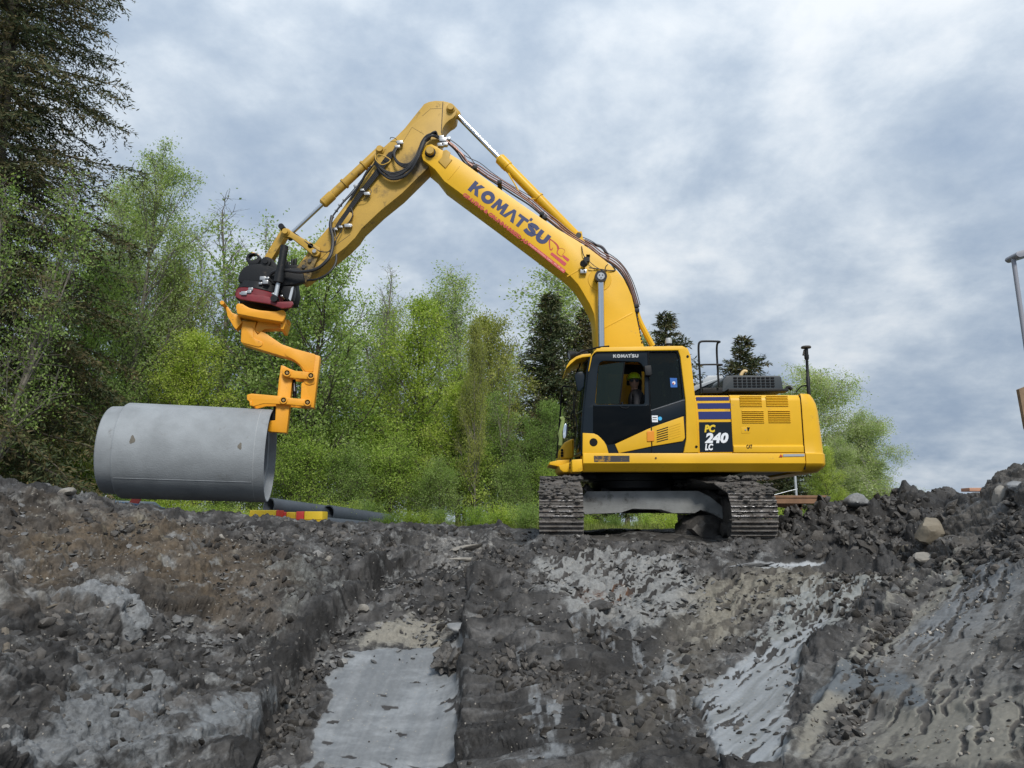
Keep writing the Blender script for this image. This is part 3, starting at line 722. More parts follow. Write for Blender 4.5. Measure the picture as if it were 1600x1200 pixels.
    c = mixc(c, C(.105, .080, .054), lb*(.45+.55*nB)*.9)
    c = mixc(c, C(.095, .085, .068), zt3*.75)
    c = mixc(c, C(.085, .080, .073), zR*.8)
    c = mixc(c, C(.11, .045, .018), rust*.9)
    c = mixc(c, C(.105, .095, .083)*1.0, zone(x0_, y0_, Z_RTOP, .5, w1)*(.5+.5*nB)*.9)
    c = mixc(c, C(.028, .027, .0265), pile*.7)
    # clay coat: colour and how much of the ground it covers
    k = np.tile(C(.175, .178, .178), (len(xn), 1)); cov = .425+.24*(nD-.5)+.16*(lv-.5)*lm_
    def coat(col, m, amt):
        nonlocal k, cov
        k = mixc(k, col, np.clip(m, 0, 1)); cov = np.maximum(cov, m*amt) if amt >= 0 else cov*(1+amt*m)
    coat(C(.20, .203, .20), zc, .62)
    coat(C(.17, .182, .195), np.maximum(zc2, zc3), .62)
    coat(C(.13, .137, .142), zone(x0_, y0_, Z_CENTRE, .4, w1), .50)
    coat(C(.15, .158, .165), lc, .60); coat(C(.15, .16, .168), lw, .60); coat(C(.14, .145, .14), lm, .50)
    coat(C(.17, .158, .130), zt3, .60)
    coat(C(.155, .150, .140), zR, .62); coat(C(.15, .158, .165), zrg, .66)
    coat(C(.175, .167, .143), np.maximum(zt, zt2), .70)
    coat(C(.10, .112, .122), zgb, .75)
    coat(C(.15, .128, .09), lb*stl, .52)
    coat(C(.24, .235, .225), crk, .50)
    coat(C(.20, .188, .160), zf2, .66)
    cf = C(.175, .188, .20)[None]*(1-st1[:, None])+C(.215, .227, .237)[None]*st1[:, None]; cf = cf*(.78+.35*nD)[:, None]; k = k*(1-zf[:, None])+cf*zf[:, None]; cov = np.maximum(cov, zf*1.05)
    cr = C(.185, .198, .205)[None]*(1-st0[:, None])+C(.25, .268, .285)[None]*st0[:, None]; k = k*(1-zr[:, None])+cr*zr[:, None]; cov = np.maximum(cov, zr*1.0)
    cr2 = cr*C(.90, .88, .82); k = k*(1-zr2[:, None]*(1-zr[:, None]))+cr2*zr2[:, None]*(1-zr[:, None]); cov = np.maximum(cov, zr2*.74)
    coat(C(.17, .178, .185), ls, .95); coat(C(.33, .35, .37), pud, 1.1)
    cov = cov-.12*rid*(1-nB)-WALL*.08
    stv = sstep(-.1, .35, fbm(x0_*7, (y0_+B)*.9, 4, 231, .6)); cz = zone(x0_, y0_, Z_CENTRE, .3, w1); k = mixc(k, C(.17, .18, .19), cz*.7); cov = cov+cz*(stv-.45)*.34
    cov = cov+(st0-.5)*.25*np.maximum(zR, zt3)-pile*.25-rid*.10
    # fresh dark soil shows where chips were torn out
    hole = np.clip(np.maximum.reduce([c1, c2*.8, c3*.7]), 0, 1)*(1-pud); cov = cov-hole*1.0; c = mixc(c, C(.034, .031, .029), hole*.8)
    wet = np.clip(.25+.5*nA+.45*(zf+zr)+pud-.5*lb-.3*zt, 0, 1)
    col = np.ones((len(x), 4), np.float32); col[:, :3] = C(.13, .125, .115)
    nF = sstep(-.3, .3, fbm(x[fn]*.35, y[fn]*.35, 4, 105)); col[fn, :3] = C(.17, .165, .155)*(.7+.5*nF)[:, None]
    gr = np.clip((y-24)/3, 0, 1)[:, None]; col[:, :3] = col[:, :3]*(1-gr)+C(.09, .13, .03)*gr
    tmp = col[near]; tmp[:, :3] = c; tmp[:, 3] = wet; col[near] = tmp
    idx = np.arange(nr*nc, dtype=np.int32).reshape(nr, nc)
    F = np.stack([idx[:-1, :-1], idx[:-1, 1:], idx[1:, 1:], idx[1:, :-1]], -1).reshape(-1, 4)
    me = npmesh('ground', np.stack([x, y, z], 1), F); smooth(me)
    kc = np.ones((len(x), 4), np.float32); kc[:, :3] = .15; kc[:, 3] = .3; kc[near, :3] = k; kc[near, 3] = np.clip(cov, 0, 1.2)
    ak = me.color_attributes.new('clay', 'FLOAT_COLOR', 'POINT'); ak.data.foreach_set('color', kc.ravel())
    at = me.color_attributes.new('soil', 'FLOAT_COLOR', 'POINT'); at.data.foreach_set('color', col.ravel())
    co_ = np.full(len(x), .6, np.float32); co_[near] = .06+.84*rough; at2 = me.attributes.new('coarse', 'FLOAT', 'POINT'); at2.data.foreach_set('value', co_)
    m = bpy.data.materials.new('soil_and_clay'); m.use_nodes = True; nt = m.node_tree; N = nt.nodes; L = nt.links; b = N['Principled BSDF']
    a = N.new('ShaderNodeAttribute'); a.attribute_name = 'soil'
    g = N.new('ShaderNodeNewGeometry')
    def noise(sc, det, ro):
        q = N.new('ShaderNodeTexNoise'); q.inputs['Scale'].default_value = sc; q.inputs['Detail'].default_value = det; q.inputs['Roughness'].default_value = ro
        L.new(g.outputs['Position'], q.inputs['Vector']); return q
    n = noise(24, 9, .68); nb_ = noise(4.6, 12, .76)
    ka = N.new('ShaderNodeAttribute'); ka.attribute_name = 'clay'
    ad = N.new('ShaderNodeMath'); ad.operation = 'ADD'; L.new(ka.outputs['Alpha'], ad.inputs[0]); L.new(nb_.outputs[0], ad.inputs[1])
    th = N.new('ShaderNodeMapRange'); th.interpolation_type = 'SMOOTHSTEP'; th.inputs[1].default_value = .90; th.inputs[2].default_value = 1.15; L.new(ad.outputs[0], th.inputs[0])
    kx = N.new('ShaderNodeMix'); kx.data_type = 'RGBA'; L.new(th.outputs[0], kx.inputs[0]); L.new(a.outputs['Color'], kx.inputs[6]); L.new(ka.outputs['Color'], kx.inputs[7])
    mr_ = N.new('ShaderNodeMapRange'); mr_.inputs[1].default_value = .3; mr_.inputs[2].default_value = .7
    L.new(n.outputs[0], mr_.inputs[0])
    ac = N.new('ShaderNodeAttribute'); ac.attribute_name = 'coarse'
    lo = N.new('ShaderNodeMapRange'); lo.inputs[3].default_value = .88; lo.inputs[4].default_value = .55; L.new(ac.outputs['Fac'], lo.inputs[0]); L.new(lo.outputs[0], mr_.inputs[3])
    hi = N.new('ShaderNodeMapRange'); hi.inputs[3].default_value = 1.10; hi.inputs[4].default_value = 1.5; L.new(ac.outputs['Fac'], hi.inputs[0]); L.new(hi.outputs[0], mr_.inputs[4])
    mu = N.new('ShaderNodeVectorMath'); mu.operation = 'SCALE'; L.new(kx.outputs[2], mu.inputs[0]); L.new(mr_.outputs[0], mu.inputs['Scale'])
    # scattered pale grit
    vo = N.new('ShaderNodeTexVoronoi'); vo.inputs['Scale'].default_value = 26; L.new(g.outputs['Position'], vo.inputs['Vector'])
    lt = N.new('ShaderNodeMath'); lt.operation = 'LESS_THAN'; lt.inputs[1].default_value = .17; L.new(vo.outputs['Distance'], lt.inputs[0])
    sp = N.new('ShaderNodeSeparateColor'); L.new(vo.outputs['Color'], sp.inputs[0])
    gt = N.new('ShaderNodeMath'); gt.operation = 'GREATER_THAN'; gt.inputs[1].default_value = .86; L.new(sp.outputs[0], gt.inputs[0])
    ml = N.new('ShaderNodeMath'); ml.operation = 'MULTIPLY'; L.new(lt.outputs[0], ml.inputs[0]); L.new(gt.outputs[0], ml.inputs[1])
    mx = N.new('ShaderNodeMix'); mx.data_type = 'RGBA'; L.new(ml.outputs[0], mx.inputs[0]); L.new(mu.outputs[0], mx.inputs[6]); mx.inputs[7].default_value = (.27, .25, .22, 1)
    L.new(mx.outputs[2], b.inputs['Base Color'])
    rr = N.new('ShaderNodeMapRange'); rr.inputs[3].default_value = .9; rr.inputs[4].default_value = .5; L.new(a.outputs['Alpha'], rr.inputs[0]); L.new(rr.outputs[0], b.inputs['Roughness'])
    bp = N.new('ShaderNodeBump'); bp.inputs['Distance'].default_value = .02; a2 = N.new('ShaderNodeAttribute'); a2.attribute_name = 'coarse'; L.new(a2.outputs['Fac'], bp.inputs['Strength']); L.new(n.outputs[0], bp.inputs['Height']); L.new(bp.outputs[0], b.inputs['Normal']); b.inputs['Specular IOR Level'].default_value = .35
    me.materials.append(m); MATS['ground'] = m
    o = bpy.data.objects.new('ground', me); COL.objects.link(o); o['kind'] = 'structure'
    global GX, GY, GZ, GZN
    GX, GY, GZ, GZN = us, ys, z.reshape(nr, nc), (nr, nc)
    return o
ground = build_ground()
def gz(x, y):
    """ground height incl. relief (nearest grid vertex)"""
    u = (x/y) if y >= 4 else x/(2+0.5*y)
    j = int(np.clip(np.searchsorted(GX, u), 1, len(GX)-1)); i = int(np.clip(np.searchsorted(GY, y), 1, len(GY)-1))
    return float(GZ[i, j])
# ------------------------------------------------------------------ excavator
YN, YF = 11.41, 14.39            # near and far side of the machine's house
YC = 12.9                        # centre line of boom and arm
GZ0 = 0.05
exc = thing('excavator', (2.0, 12.9, GZ0), 'yellow and black crawler excavator standing above the trench with its boom raised over the pipe', 'excavator')
bY, aY = 12.60, 12.70            # near faces of boom and arm
z1 = Z_(820, 500, 3.2); z2 = Z_(850, 520, 5); z3 = Z_(1060, 500, 5); zb = Z_(640, 140, 2.857); za = Z_(340, 140, 4); zt_ = Z_(340, 340, 6); zh = Z_(340, 470, 5.456)

def plate(name, pxs, Yn, thick, mat, parent, holes=(), bevel=0.0, rnd=0.0, Yref=None):
    Yr = Yn if Yref is None else Yref
    o_ = [rnd_poly(XZ(pxs, Yr), rnd) if rnd else XZ(pxs, Yr)]
    for h_ in holes: o_.append(rnd_poly(XZ(h_, Yr), max(rnd, .02)))
    return curve_plate(name, o_, Yn, thick, mat, parent, bevel)
def V3(px, py, Y): return P(px, py, Y)

# ---- tracks
def track_path(y0, y1, zb_, r, n):
    """closed loop of the belt in the YZ plane, equal steps: low front idler, higher carrier rollers"""
    r = .34; H_ = .955; pts = []
    for k in range(13):
        a = math.pi*k/12; pts.append((y0+r-r*math.sin(a), zb_+r-r*math.cos(a)))
    pts += [(y0+.62, zb_+.735), (y0+1.05, zb_+.815), (y0+1.5, zb_+.895), (y0+1.9, zb_+.945), (y0+2.3, zb_+H_), (y0+3.0, zb_+H_-.02), (y1-.8, zb_+.91)]
    for k in range(13):
        a = math.pi*k/12; pts.append((y1-.42+.42*math.sin(a), zb_+.42+.42*math.cos(a)))
    d = [(y1-.42-(y1-y0-.42-r)*k/20, zb_) for k in range(1, 20)]; pts = pts+d; pts.append(pts[0])
    pts = pts[::-1]
    L = [0]
    for a, b in zip(pts[:-1], pts[1:]): L.append(L[-1]+math.hypot(b[0]-a[0], b[1]-a[1]))
    out = []
    for k in range(n):
        def q(s_):
            s_ %= L[-1]; i = max(j for j in range(len(L)) if L[j] <= s_+1e-9); i = min(i, len(pts)-2); f = (s_-L[i])/(L[i+1]-L[i]); return pts[i][0]+(pts[i+1][0]-pts[i][0])*f, pts[i][1]+(pts[i+1][1]-pts[i][1])*f
        s_ = L[-1]*k/n; a = q(s_-.06); b = q(s_+.06); c = q(s_); dl = math.hypot(b[0]-a[0], b[1]-a[1]); out.append((c[0], c[1], (b[0]-a[0])/dl, (b[1]-a[1])/dl))
    return out
def shoe_mesh(w):
    mb = MB(); h = w/2; t = .097
    mb.box((-h, -t, -.014), (h, t, .0))
    for gy in (-.066, 0.0, .066):
        # a tapered rib with a worn crest
        hh = .030
        V = [(-h, gy-.013, -.014), (h, gy-.013, -.014), (h, gy+.013, -.014), (-h, gy+.013, -.014),
             (-h, gy-.006, -.014-hh), (h, gy-.006, -.014-hh), (h, gy+.006, -.014-hh), (-h, gy+.006, -.014-hh)]
        mb.add(V, [(0, 1, 5, 4), (1, 2, 6, 5), (2, 3, 7, 6), (3, 0, 4, 7)], 0)
        mb.add(V, [(4, 5, 6, 7)], 1)
    mb.box((-h*.35, -t*.9, .0), (-h*.2, t*.9, .07)); mb.box((h*.2, -t*.9, .0), (h*.35, t*.9, .07))
    me = pymesh('track_shoe', mb.V, mb.F); me.materials.append(shoe_m); me.materials.append(grouser_m); me.polygons.foreach_set('material_index', mb.I)
    return me
def make_track(xc, w):
    n = 51; z0 = GZ0+.05; r = .43; y0, y1 = 10.62, 15.1
    fr = MB()
    fr.xprism([(y0+.35, z0+.12), (y1-.35, z0+.12), (y1-.30, z0+.62), (y0+1.4, z0+.62), (y0+.45, z0+.45)], xc-.13, xc+.13)
    for k in range(8): fr.cyl((xc-.20, y0+.75+k*.42, z0+.13), (xc+.20, y0+.75+k*.42, z0+.13), .11, 14)
    for k in (0, 1): fr.cyl((xc-.14, y0+1.6+k*1.3, z0+.74), (xc+.14, y0+1.6+k*1.3, z0+.74), .07, 12)
    tr = fr.build('track_frame', muddy, exc, .01); tag(tr)
    i_ = MB(); i_.lathe((xc-.12, y0+.34, z0+.34), (xc+.12, y0+.34, z0+.34), [(0, .15), (.0, .25), (.06, .26), (.06, .29), (.18, .29), (.18, .26), (.24, .25), (.24, .15)], 28)
    i_.build('idler', muddy, tr)
    sp = MB(); sp.lathe((xc-.16, y1-r, z0+r), (xc+.16, y1-r, z0+r), [(0, .22), (.10, .24), (.12, .36), (.20, .36), (.22, .24), (.32, .22)], 26)
    sp.build('sprocket', muddy, tr)
    me = shoe_mesh(w)
    for k, (yy, zz, ty, tz) in enumerate(track_path(y0, y1, z0, r, n)):
        o = bpy.data.objects.new('track_shoe', me); COL.objects.link(o); o.parent = tr
        T = Vector((0, ty, tz)); Nn = Vector((0, -tz, ty))      # inward normal
        R = Matrix(((1, 0, 0), (0, T.y, Nn.y), (0, T.z, Nn.z))).to_4x4()
        o.matrix_local = Matrix.Translation(Vector((xc, yy, zz))-wpos(tr)) @ R
    a_ = math.radians(-2.8); fy = y0-tr.location.y-2*0
    yl = (y0-wpos(tr).y); tr.rotation_euler.z = a_
    # pivot about the front end
    tr.location.x += -(-math.sin(a_)*yl); tr.location.y += yl-math.cos(a_)*yl
    # mud packed between the ribs
    rs = _rs(int(xc*100)); Vs = []; Fs = []
    for k in range(150):
        th = rs.rand()*1.0+.0; yq = y0+r-r*1.07*math.cos((th-.25)*2.6); zq = z0+r+r*1.07*math.sin((th-.25)*2.6)*1.0
        c_ = Vector((xc+(rs.rand()-.5)*w*.96, yq-.0, min(max(zq, z0-.02), z0+2*r+.02))); s_ = .012+.03*rs.rand()**2
        b_ = len(Vs); Vs += [c_+Vector((dx*s_*(1+rs.rand()), dy*s_, dz*s_)) for dx, dy, dz in ((1, 0, 0), (-1, 0, 0), (0, 1, 0), (0, -1, 0), (0, 0, 1), (0, 0, -1))]
        Fs += [(b_+i, b_+j, b_+k_) for i, j, k_ in ((0, 2, 4), (2, 1, 4), (1, 3, 4), (3, 0, 4), (2, 0, 5), (1, 2, 5), (3, 1, 5), (0, 3, 5))]
    mo = link_mesh('track_mud', pymesh('track_mud', Vs, Fs), tr, muddy); mo['kind'] = 'stuff'
    return tr
TR1 = make_track(.683, .615); TR2 = make_track(3.36, .635)

# ---- undercarriage beam and turntable
cb = MB()
pts = XZ(Z_(820, 720, 3.2)([(288, 180), (312, 152), (868, 150), (925, 178), (985, 225), (1010, 300), (985, 290), (935, 262), (880, 246), (850, 262), (740, 262), (680, 244), (540, 240), (480, 260), (300, 268), (286, 240)]), 12.0)
beam = MB(); beam.prism(pts, 12.0, 12.5); beam.build('cross_beam', mk('beam_grey', (.24, .25, .25), .6, var=.2, vscale=4, dirt=(.06, .055, .05), dirt_amt=.34, dscale=3.5, bump=.3), exc, .012)
pts2 = XZ(Z_(820, 720, 3.2)([(300, 135), (890, 132), (920, 150), (300, 152)]), 11.97)
lip = MB(); lip.prism(pts2, 11.96, 12.02); lip.prism([(x, z+.0) for x, z in pts2], 13.6, 13.66)
b2 = MB(); b2.box((.95, 13.4, .50), (3.1, 13.8, .80)); b2.box((1.45, 12.45, .55), (2.6, 13.5, .90)); b2.build('centre_frame', dark, exc, .03)
tt = MB(); tt.lathe((2.02, 12.9, .84), (2.02, 12.9, 1.20), [(0, .60), (.05, .66), (.16, .66), (.17, .72), (.27, .72), (.36, .62)], 48); tt.build('turntable', dark, exc)
# caked mud on the frame behind the right-hand track
def lump(name, c, s, mat, parent, seed, sub=3):
    bm = bmesh.new(); bmesh.ops.create_icosphere(bm, subdivisions=sub, radius=1)
    rs = _rs(seed); off = rs.rand(3)*50
    co = np.array([v.co for v in bm.verts], np.float32)
    n = fbm(co[:, 0]*1.3+off[0]+co[:, 2], co[:, 1]*1.3+off[1]-co[:, 2]*.7, 4, seed, .6)*.55+fbm(co[:, 0]*4+off[0]+co[:, 2]*3, co[:, 1]*4+off[1], 3, seed+5, .6, True)*.12
    co = co*(1+n)[:, None]*np.array(s)
    for v, q in zip(bm.verts, co): v.co = q
    me = bpy.data.meshes.new(name); bm.to_mesh(me); bm.free()
    me.transform(Matrix.Translation(c)); sharp(me, 40)
    return link_mesh(name, me, parent, mat)
for i, (px, py, Y, s) in enumerate([(1075, 757, 13.2, (.42, .5, .13)), (1110, 755, 12.2, (.40, .6, .10)), (925, 850, 11.4, (.35, .5, .12)), (1110, 800, 12.6, (.30, .5, .42)), (1095, 826, 12.4, (.35, .5, .25)), (1050, 845, 12.0, (.4, .4, .08)), (960, 848, 11.8, (.4, .5, .08)), (915, 775, 12.6, (.12, .5, .16))]):
    lump('caked_mud', P(px, py, Y), s, mud_m, exc, 300+i)

# ---- revolving platform: skirt, body, counterweight
XF, XS0, XS1, XT = P(893, 720, YN).x, P(908, 725, YN).x, P(1259, 722, YN).x, P(1291, 718, YN).x
zt0 = P(1000, 708, YN).z; zbm = P(1000, 727, YN).z; zbb = P(1000, 737, YN+.10).z
for ya, yb, sgn in ((YN, YN+.5, 1), (YF, YF-.5, -1)):
    sk = MB()
    sk.xprism([(ya, zt0), (ya-.012*sgn, zbm+.03), (ya+.03*sgn, zbm-.01), (ya+.10*sgn, zbb), (ya+.25*sgn, zbb), (yb, zbb+.05), (yb, zt0)], XS0+.03, XS1-.004)
    sk.build('platform_skirt', yellow, exc, .012)
fl = MB(); fl.box((XS0+.10, YN+.45, zbb+.03), (XS1-.02, YF-.45, zt0-.02)); fl.box((XS0-.10, 12.55, zbb-.05), (3.2, 13.25, zbb+.03)); fl.build('platform_frame', dark, exc, .01)
# front corner pieces under the cab
cr_ = MB(); cr_.prism(XZ(z2([(218, 990), (300, 985), (305, 1078), (285, 1085), (222, 1086)]), YN), YN+.02, YN+.55); cr_.build('step_corner', yellow, exc, .015)
st = plate('step', z2([(40, 1030), (45, 1010), (110, 995), (200, 990), (205, 1040), (110, 1043)]), YN+.75, .75, yellow, exc, bevel=.008)
bx = plate('front_box', z2([(115, 1040), (205, 1010), (222, 992), (222, 1090), (150, 1090), (125, 1070)]), YN+.35, 1.1, yellow, exc, bevel=.015)
v_ = MB()
for k in range(3):
    a = P(*z2([(198, 1002+k*24)])[0], YN+.34); v_.box((a.x, a.y, a.z-.018), (a.x+.055, a.y+.01, a.z+.012))
v_.build('vent_slots', black, bx)
tb = plate('tool_box', z2([(125, 990), (122, 930), (150, 860), (215, 828), (235, 828), (235, 985)]), 12.95, 1.1, yellow, exc, bevel=.03, rnd=.06)
v_ = MB()
for k in range(3):
    a = P(*z2([(140, 917+k*22)])[0], 12.94); v_.cyl((a.x, a.y, a.z), (a.x, a.y-.008, a.z), .024, 10)
v_.build('vent_slots', black, tb)

zbt = P(1180, 616, YN+.02).z; XB0 = P(1090, 700, YN).x
def body_section(inset, ztop, r=.11):
    pts = [(YN+inset, zt0+.004)]
    for k in range(7):
        a = math.pi/2*k/6; pts.append((YN+inset+r-r*math.cos(a), ztop-r+r*math.sin(a)))
    for k in range(7):
        a = math.pi/2*(1-k/6); pts.append((YF-inset-r+r*math.cos(a), ztop-r+r*math.sin(a)))
    pts.append((YF-inset, zt0+.004)); return pts
bd = MB(); XD = P(1146, 700, YN).x
bd.xprism(body_section(.035, zbt), XB0+.0, XD-.008)
bd.build('side_body', yellow, exc, .004)
dr = MB(); dr.xprism(body_section(.022, zbt+.004), XD, XS1-.012); DOOR = dr.build('engine_door', yellow, exc, .004)
# fold along the lower edge of the doors
fo = MB(); fo.xprism([(YN+.021, zt0+.13), (YN-.002, zt0+.10), (YN-.002, zt0+.012), (YN+.021, zt0+.006)], XD+.004, XS1-.016); fo.build('door_fold', yellow, DOOR, .002)
# counterweight: rounded tail
cwz = P(1270, 615, YN+.03).z; cw = bmesh.new()
def cw_outline(z, y_in):
    """plan outline at height z with a curved tail"""
    tz = (z-zt0)/(cwz-zt0)
    bul = 0 if tz < 0 else -.055*tz-(.075*max(0, (tz-.70)/.30)**2.2)
    xt = XT+bul+.035; pts = [(XS1+.004, YN+y_in)]
    for k in range(8):
        a = math.pi/2*k/7; rr = .20; pts.append((xt-rr+rr*math.sin(a), YN+y_in+.16*(1-math.cos(a))))
    for k in range(8):
        a = math.pi/2*(1-k/7); rr = .20; pts.append((xt-rr+rr*math.sin(a), YF-y_in-.16*(1-math.cos(a))))
    pts.append((XS1+.004, YF-y_in)); return pts
levels = [(zbb+.0, .16, -.06), (zbm-.02, .02, -.012), (zbm+.03, -.012, .0), (zt0-.012, -.012, 0.0), (zt0+.0, .0, -.012)]+[(zt0+(cwz-zt0)*q, .008+.03*max(0, (q-.75)/.25)**2+.0, 0) for q in (.02, .25, .5, .72, .84, .92, .97, 1.0)]
rings = []
for i, (z, yi, dx) in enumerate(levels):
    pts = cw_outline(z, yi)
    if i >= 5: pts = [(p[0]+(-.012 if j not in (0, len(pts)-1) else 0), p[1]) for j, p in enumerate(pts)]
    else: pts = [(p[0]+(dx if j not in (0, len(pts)-1) else 0), p[1]) for j, p in enumerate(pts)]
    rings.append([cw.verts.new((x, y, z)) for x, y in pts])
for a, b in zip(rings[:-1], rings[1:]):
    for k in range(len(a)): cw.faces.new((a[k], a[(k+1) % len(a)], b[(k+1) % len(a)], b[k]))
cw.faces.new(rings[0][::-1]); cw.faces.new(rings[-1])
bmesh.ops.recalc_face_normals(cw, faces=cw.faces)
me = bpy.data.meshes.new('counterweight'); cw.to_mesh(me); cw.free(); sharp(me, 32)
link_mesh('counterweight', me, exc, yellow)
sm = MB(); sm.box((XS1-.012, YN+.03, zbb+.03), (XS1+.004, YF-.03, cwz-.03)); sm.build('body_seam', black, exc)

# ---- stripes, model plate, vents, writing on the side
ys_ = YN+.035
for q in ([(137, 602), (395, 600), (397, 628), (140, 630)], [(148, 650), (408, 648), (411, 692), (152, 694)], [(155, 716), (415, 714), (419, 774), (159, 776)]):
    plate('blue_stripe', z3(q), ys_-.005, .008, blue, exc)
mp = plate('model_plate', z3([(161, 798), (422, 796), (434, 1030), (168, 1033)]), ys_-.005, .008, cabblack, exc)
def text_on(name, body, pa, pb, hpx, mat, parent, Y, **k):
    a = P(*pa, Y); b = P(*pb, Y); h = (P(pa[0], pa[1]-hpx, Y)-a).length
    return text_mesh(name, body, (a.x, a.z), (b.x, b.z), h, mat, parent, Y-.0015, **k)
ypaint = mk('lettering_yellow', (0.72, 0.50, 0.02), 0.4)
text_on('lettering', 'PC', z3([(203, 874)])[0], z3([(292, 873)])[0], 10.4, ypaint, mp, ys_-.0055, bold=.07, shear=.22)
text_on('lettering', '240', z3([(206, 957)])[0], z3([(394, 955)])[0], 14.2, white, mp, ys_-.0055, bold=.07, shear=.22)
text_on('lettering', 'LC', z3([(208, 1015)])[0], z3([(274, 1014)])[0], 9.2, white, mp, ys_-.0055, bold=.07, shear=.22)
for k, q in enumerate([(484, 596, 645, 672), (690, 594, 850, 670), (502, 712, 662, 800), (708, 710, 868, 798)]):
    x0, y0, x1, y1 = q; Yd = YN+.022
    a = P(*z3([(x0, y1)])[0], Yd); b = P(*z3([(x1, y0)])[0], Yd)
    vn = MB(); vn.box((a.x, Yd-.0025, a.z), (b.x, Yd+.004, b.z)); vo_ = vn.build('louvre', black, DOOR)
    vo_.parent = exc; vo_.location = wpos(vo_)-wpos(exc)
    for j in range(7):
        zz = a.z+(b.z-a.z)*(j)/6.0
        s_ = MB(); s_.xprism([(Yd-.003, zz-.010), (Yd-.016, zz-.004), (Yd-.016, zz+.004), (Yd-.003, zz+.011)], a.x-.005, b.x+.005); s_.build('slat', yellow, vo_)
lt = plate('door_latch', z3([(490, 836), (560, 834), (562, 882), (494, 886)]), YN+.018, .006, yellow, exc, bevel=.001)
plate('latch_grip', z3([(536, 838), (560, 838), (550, 868), (542, 868)]), YN+.015, .004, black, lt)
c_ = MB(); a = P(*z3([(524, 858)])[0], YN+.018); c_.cyl(a, a+Vector((0, -.008, 0)), .012, 12); c_.build('lock', steel, lt)
text_on('lettering', 'CAT', z3([(532, 1004)])[0], z3([(579, 1003)])[0], 5.8, black, exc, YN-.001+.0, bold=.05)
tri = MB(); ta = [P(*z3([q])[0], YN-.012) for q in ((786, 1070), (800, 1048), (815, 1070))]; tri.prism([(v.x, v.z) for v in ta], YN-.016, YN-.011); tri.build('warning_triangle', logored, exc)
plate('sticker', z3([(818, 1048), (985, 1046), (986, 1064), (820, 1067)]), YN-.015, .004, lightgrey, exc)
# worn anti-slip tape under the cab door
plate('grip_tape', z2([(390, 960), (668, 960), (668, 1008), (392, 1010)]), YN-.013, .004, mk('grip_tape', (.045, .045, .05), .8, dirt=(.45, .25, .03), dirt_amt=.35, dscale=9), exc)
a = P(*z2([(874, 978)])[0], YN-.012); c_ = MB(); c_.cyl(a, a+Vector((0, -.006, 0)), .014, 8); c_.build('lifting_mark', muddy, exc)

# ---- cab
CT = .05
sil = z2([(300, 945), (302, 780), (314, 600), (346, 300), (366, 185), (398, 138), (450, 112), (1080, 102), (1122, 122), (1144, 172), (1178, 480), (1210, 936)])
blackreg = z2([(305, 776), (345, 300), (376, 170), (412, 146), (800, 138), (1048, 135), (1064, 180), (1105, 520), (1110, 640), (1112, 830), (1085, 930), (510, 941), (490, 880), (452, 822), (390, 785)])
win1 = z2([(400, 558), (426, 260), (440, 226), (468, 216), (745, 224), (772, 248), (790, 300), (790, 557)])
win2 = z2([(822, 150), (1040, 148), (1056, 190), (1090, 515), (836, 600)])
cab = curve_plate('cab', [rnd_poly(XZ(sil, YN), .03), rnd_poly(XZ(win1, YN), .04), rnd_poly(XZ(win2, YN), .03)], YN+.03, CT, cabblack, exc, .008)
tag(cab)
# yellow roof rail and rear post, standing a little proud
outer = sil[2:][:]
rail = z2([(346, 300), (366, 185), (398, 138), (450, 112), (1080, 102), (1122, 122), (1144, 172), (1178, 480), (1210, 936), (1090, 938), (1112, 830), (1110, 640), (1105, 520), (1064, 182), (1048, 137), (800, 140), (414, 148), (379, 172), (352, 300)])
curve_plate('roof_rail', [XZ(rail, YN)], YN-.005, .06, yellow, cab, .010)
plate('corner_panel', z2([(301, 945), (303, 782), (390, 787), (420, 800), (445, 822), (470, 850), (488, 880), (506, 944)]), YN+.012, .03, yellow, cab, bevel=.006)
a = P(*z2([(387, 855)])[0], YN+.01); c_ = MB(); c_.lathe(a, a+Vector((0, -.008, 0)), [(0, .062), (.008, .056)], 22); c_.build('round_vent', black, cab)
plate('swoosh_panel', z2([(555, 870), (800, 757), (835, 742), (838, 888), (585, 940)]), YN+.014, .02, yellow, cab, bevel=.005)
plate('swoosh_panel', z2([(843, 738), (1090, 652), (1102, 820), (1086, 846), (846, 886)]), YN+.012, .022, yellow, cab, bevel=.006)
lv = MB()
for k in range(6):
    a0 = P(*z2([(880, 762+k*17.5)])[0], YN+.01); a1 = P(*z2([(970, 733+k*18.5)])[0], YN+.01)
    lv.prism([(a0.x, a0.z), (a1.x, a1.z), (a1.x, a1.z-.016), (a0.x, a0.z-.016)], YN+.0105, YN+.016)
lv.build('vent_slots', black, cab)
lv = MB()
for k in range(6):
    a0 = P(*z2([(978, 732+k*19)])[0], YN+.01); a1 = P(*z2([(1066, 702+k*20)])[0], YN+.01)
    lv.prism([(a0.x, a0.z), (a1.x, a1.z), (a1.x, a1.z-.012), (a0.x, a0.z-.012)], YN+.008, YN+.014)
lv.build('vent_ribs', yellow, cab)
plate('side_lamp', z2([(804, 768), (860, 764), (862, 846), (806, 850)]), YN+.0, .02, orange_l, cab, bevel=.005, rnd=.015)
plate('trim_band', z2([(837, 612), (1100, 527), (1106, 640), (842, 728)]), YN+.018, .015, cabblack, cab, bevel=.004)
tl = MB(); a0 = P(*z2([(836, 608)])[0], YN+.016); a1 = P(*z2([(1100, 524)])[0], YN+.016); tl.tube([a0, a1], .006, 6); tl.build('chrome_trim', steel, cab)
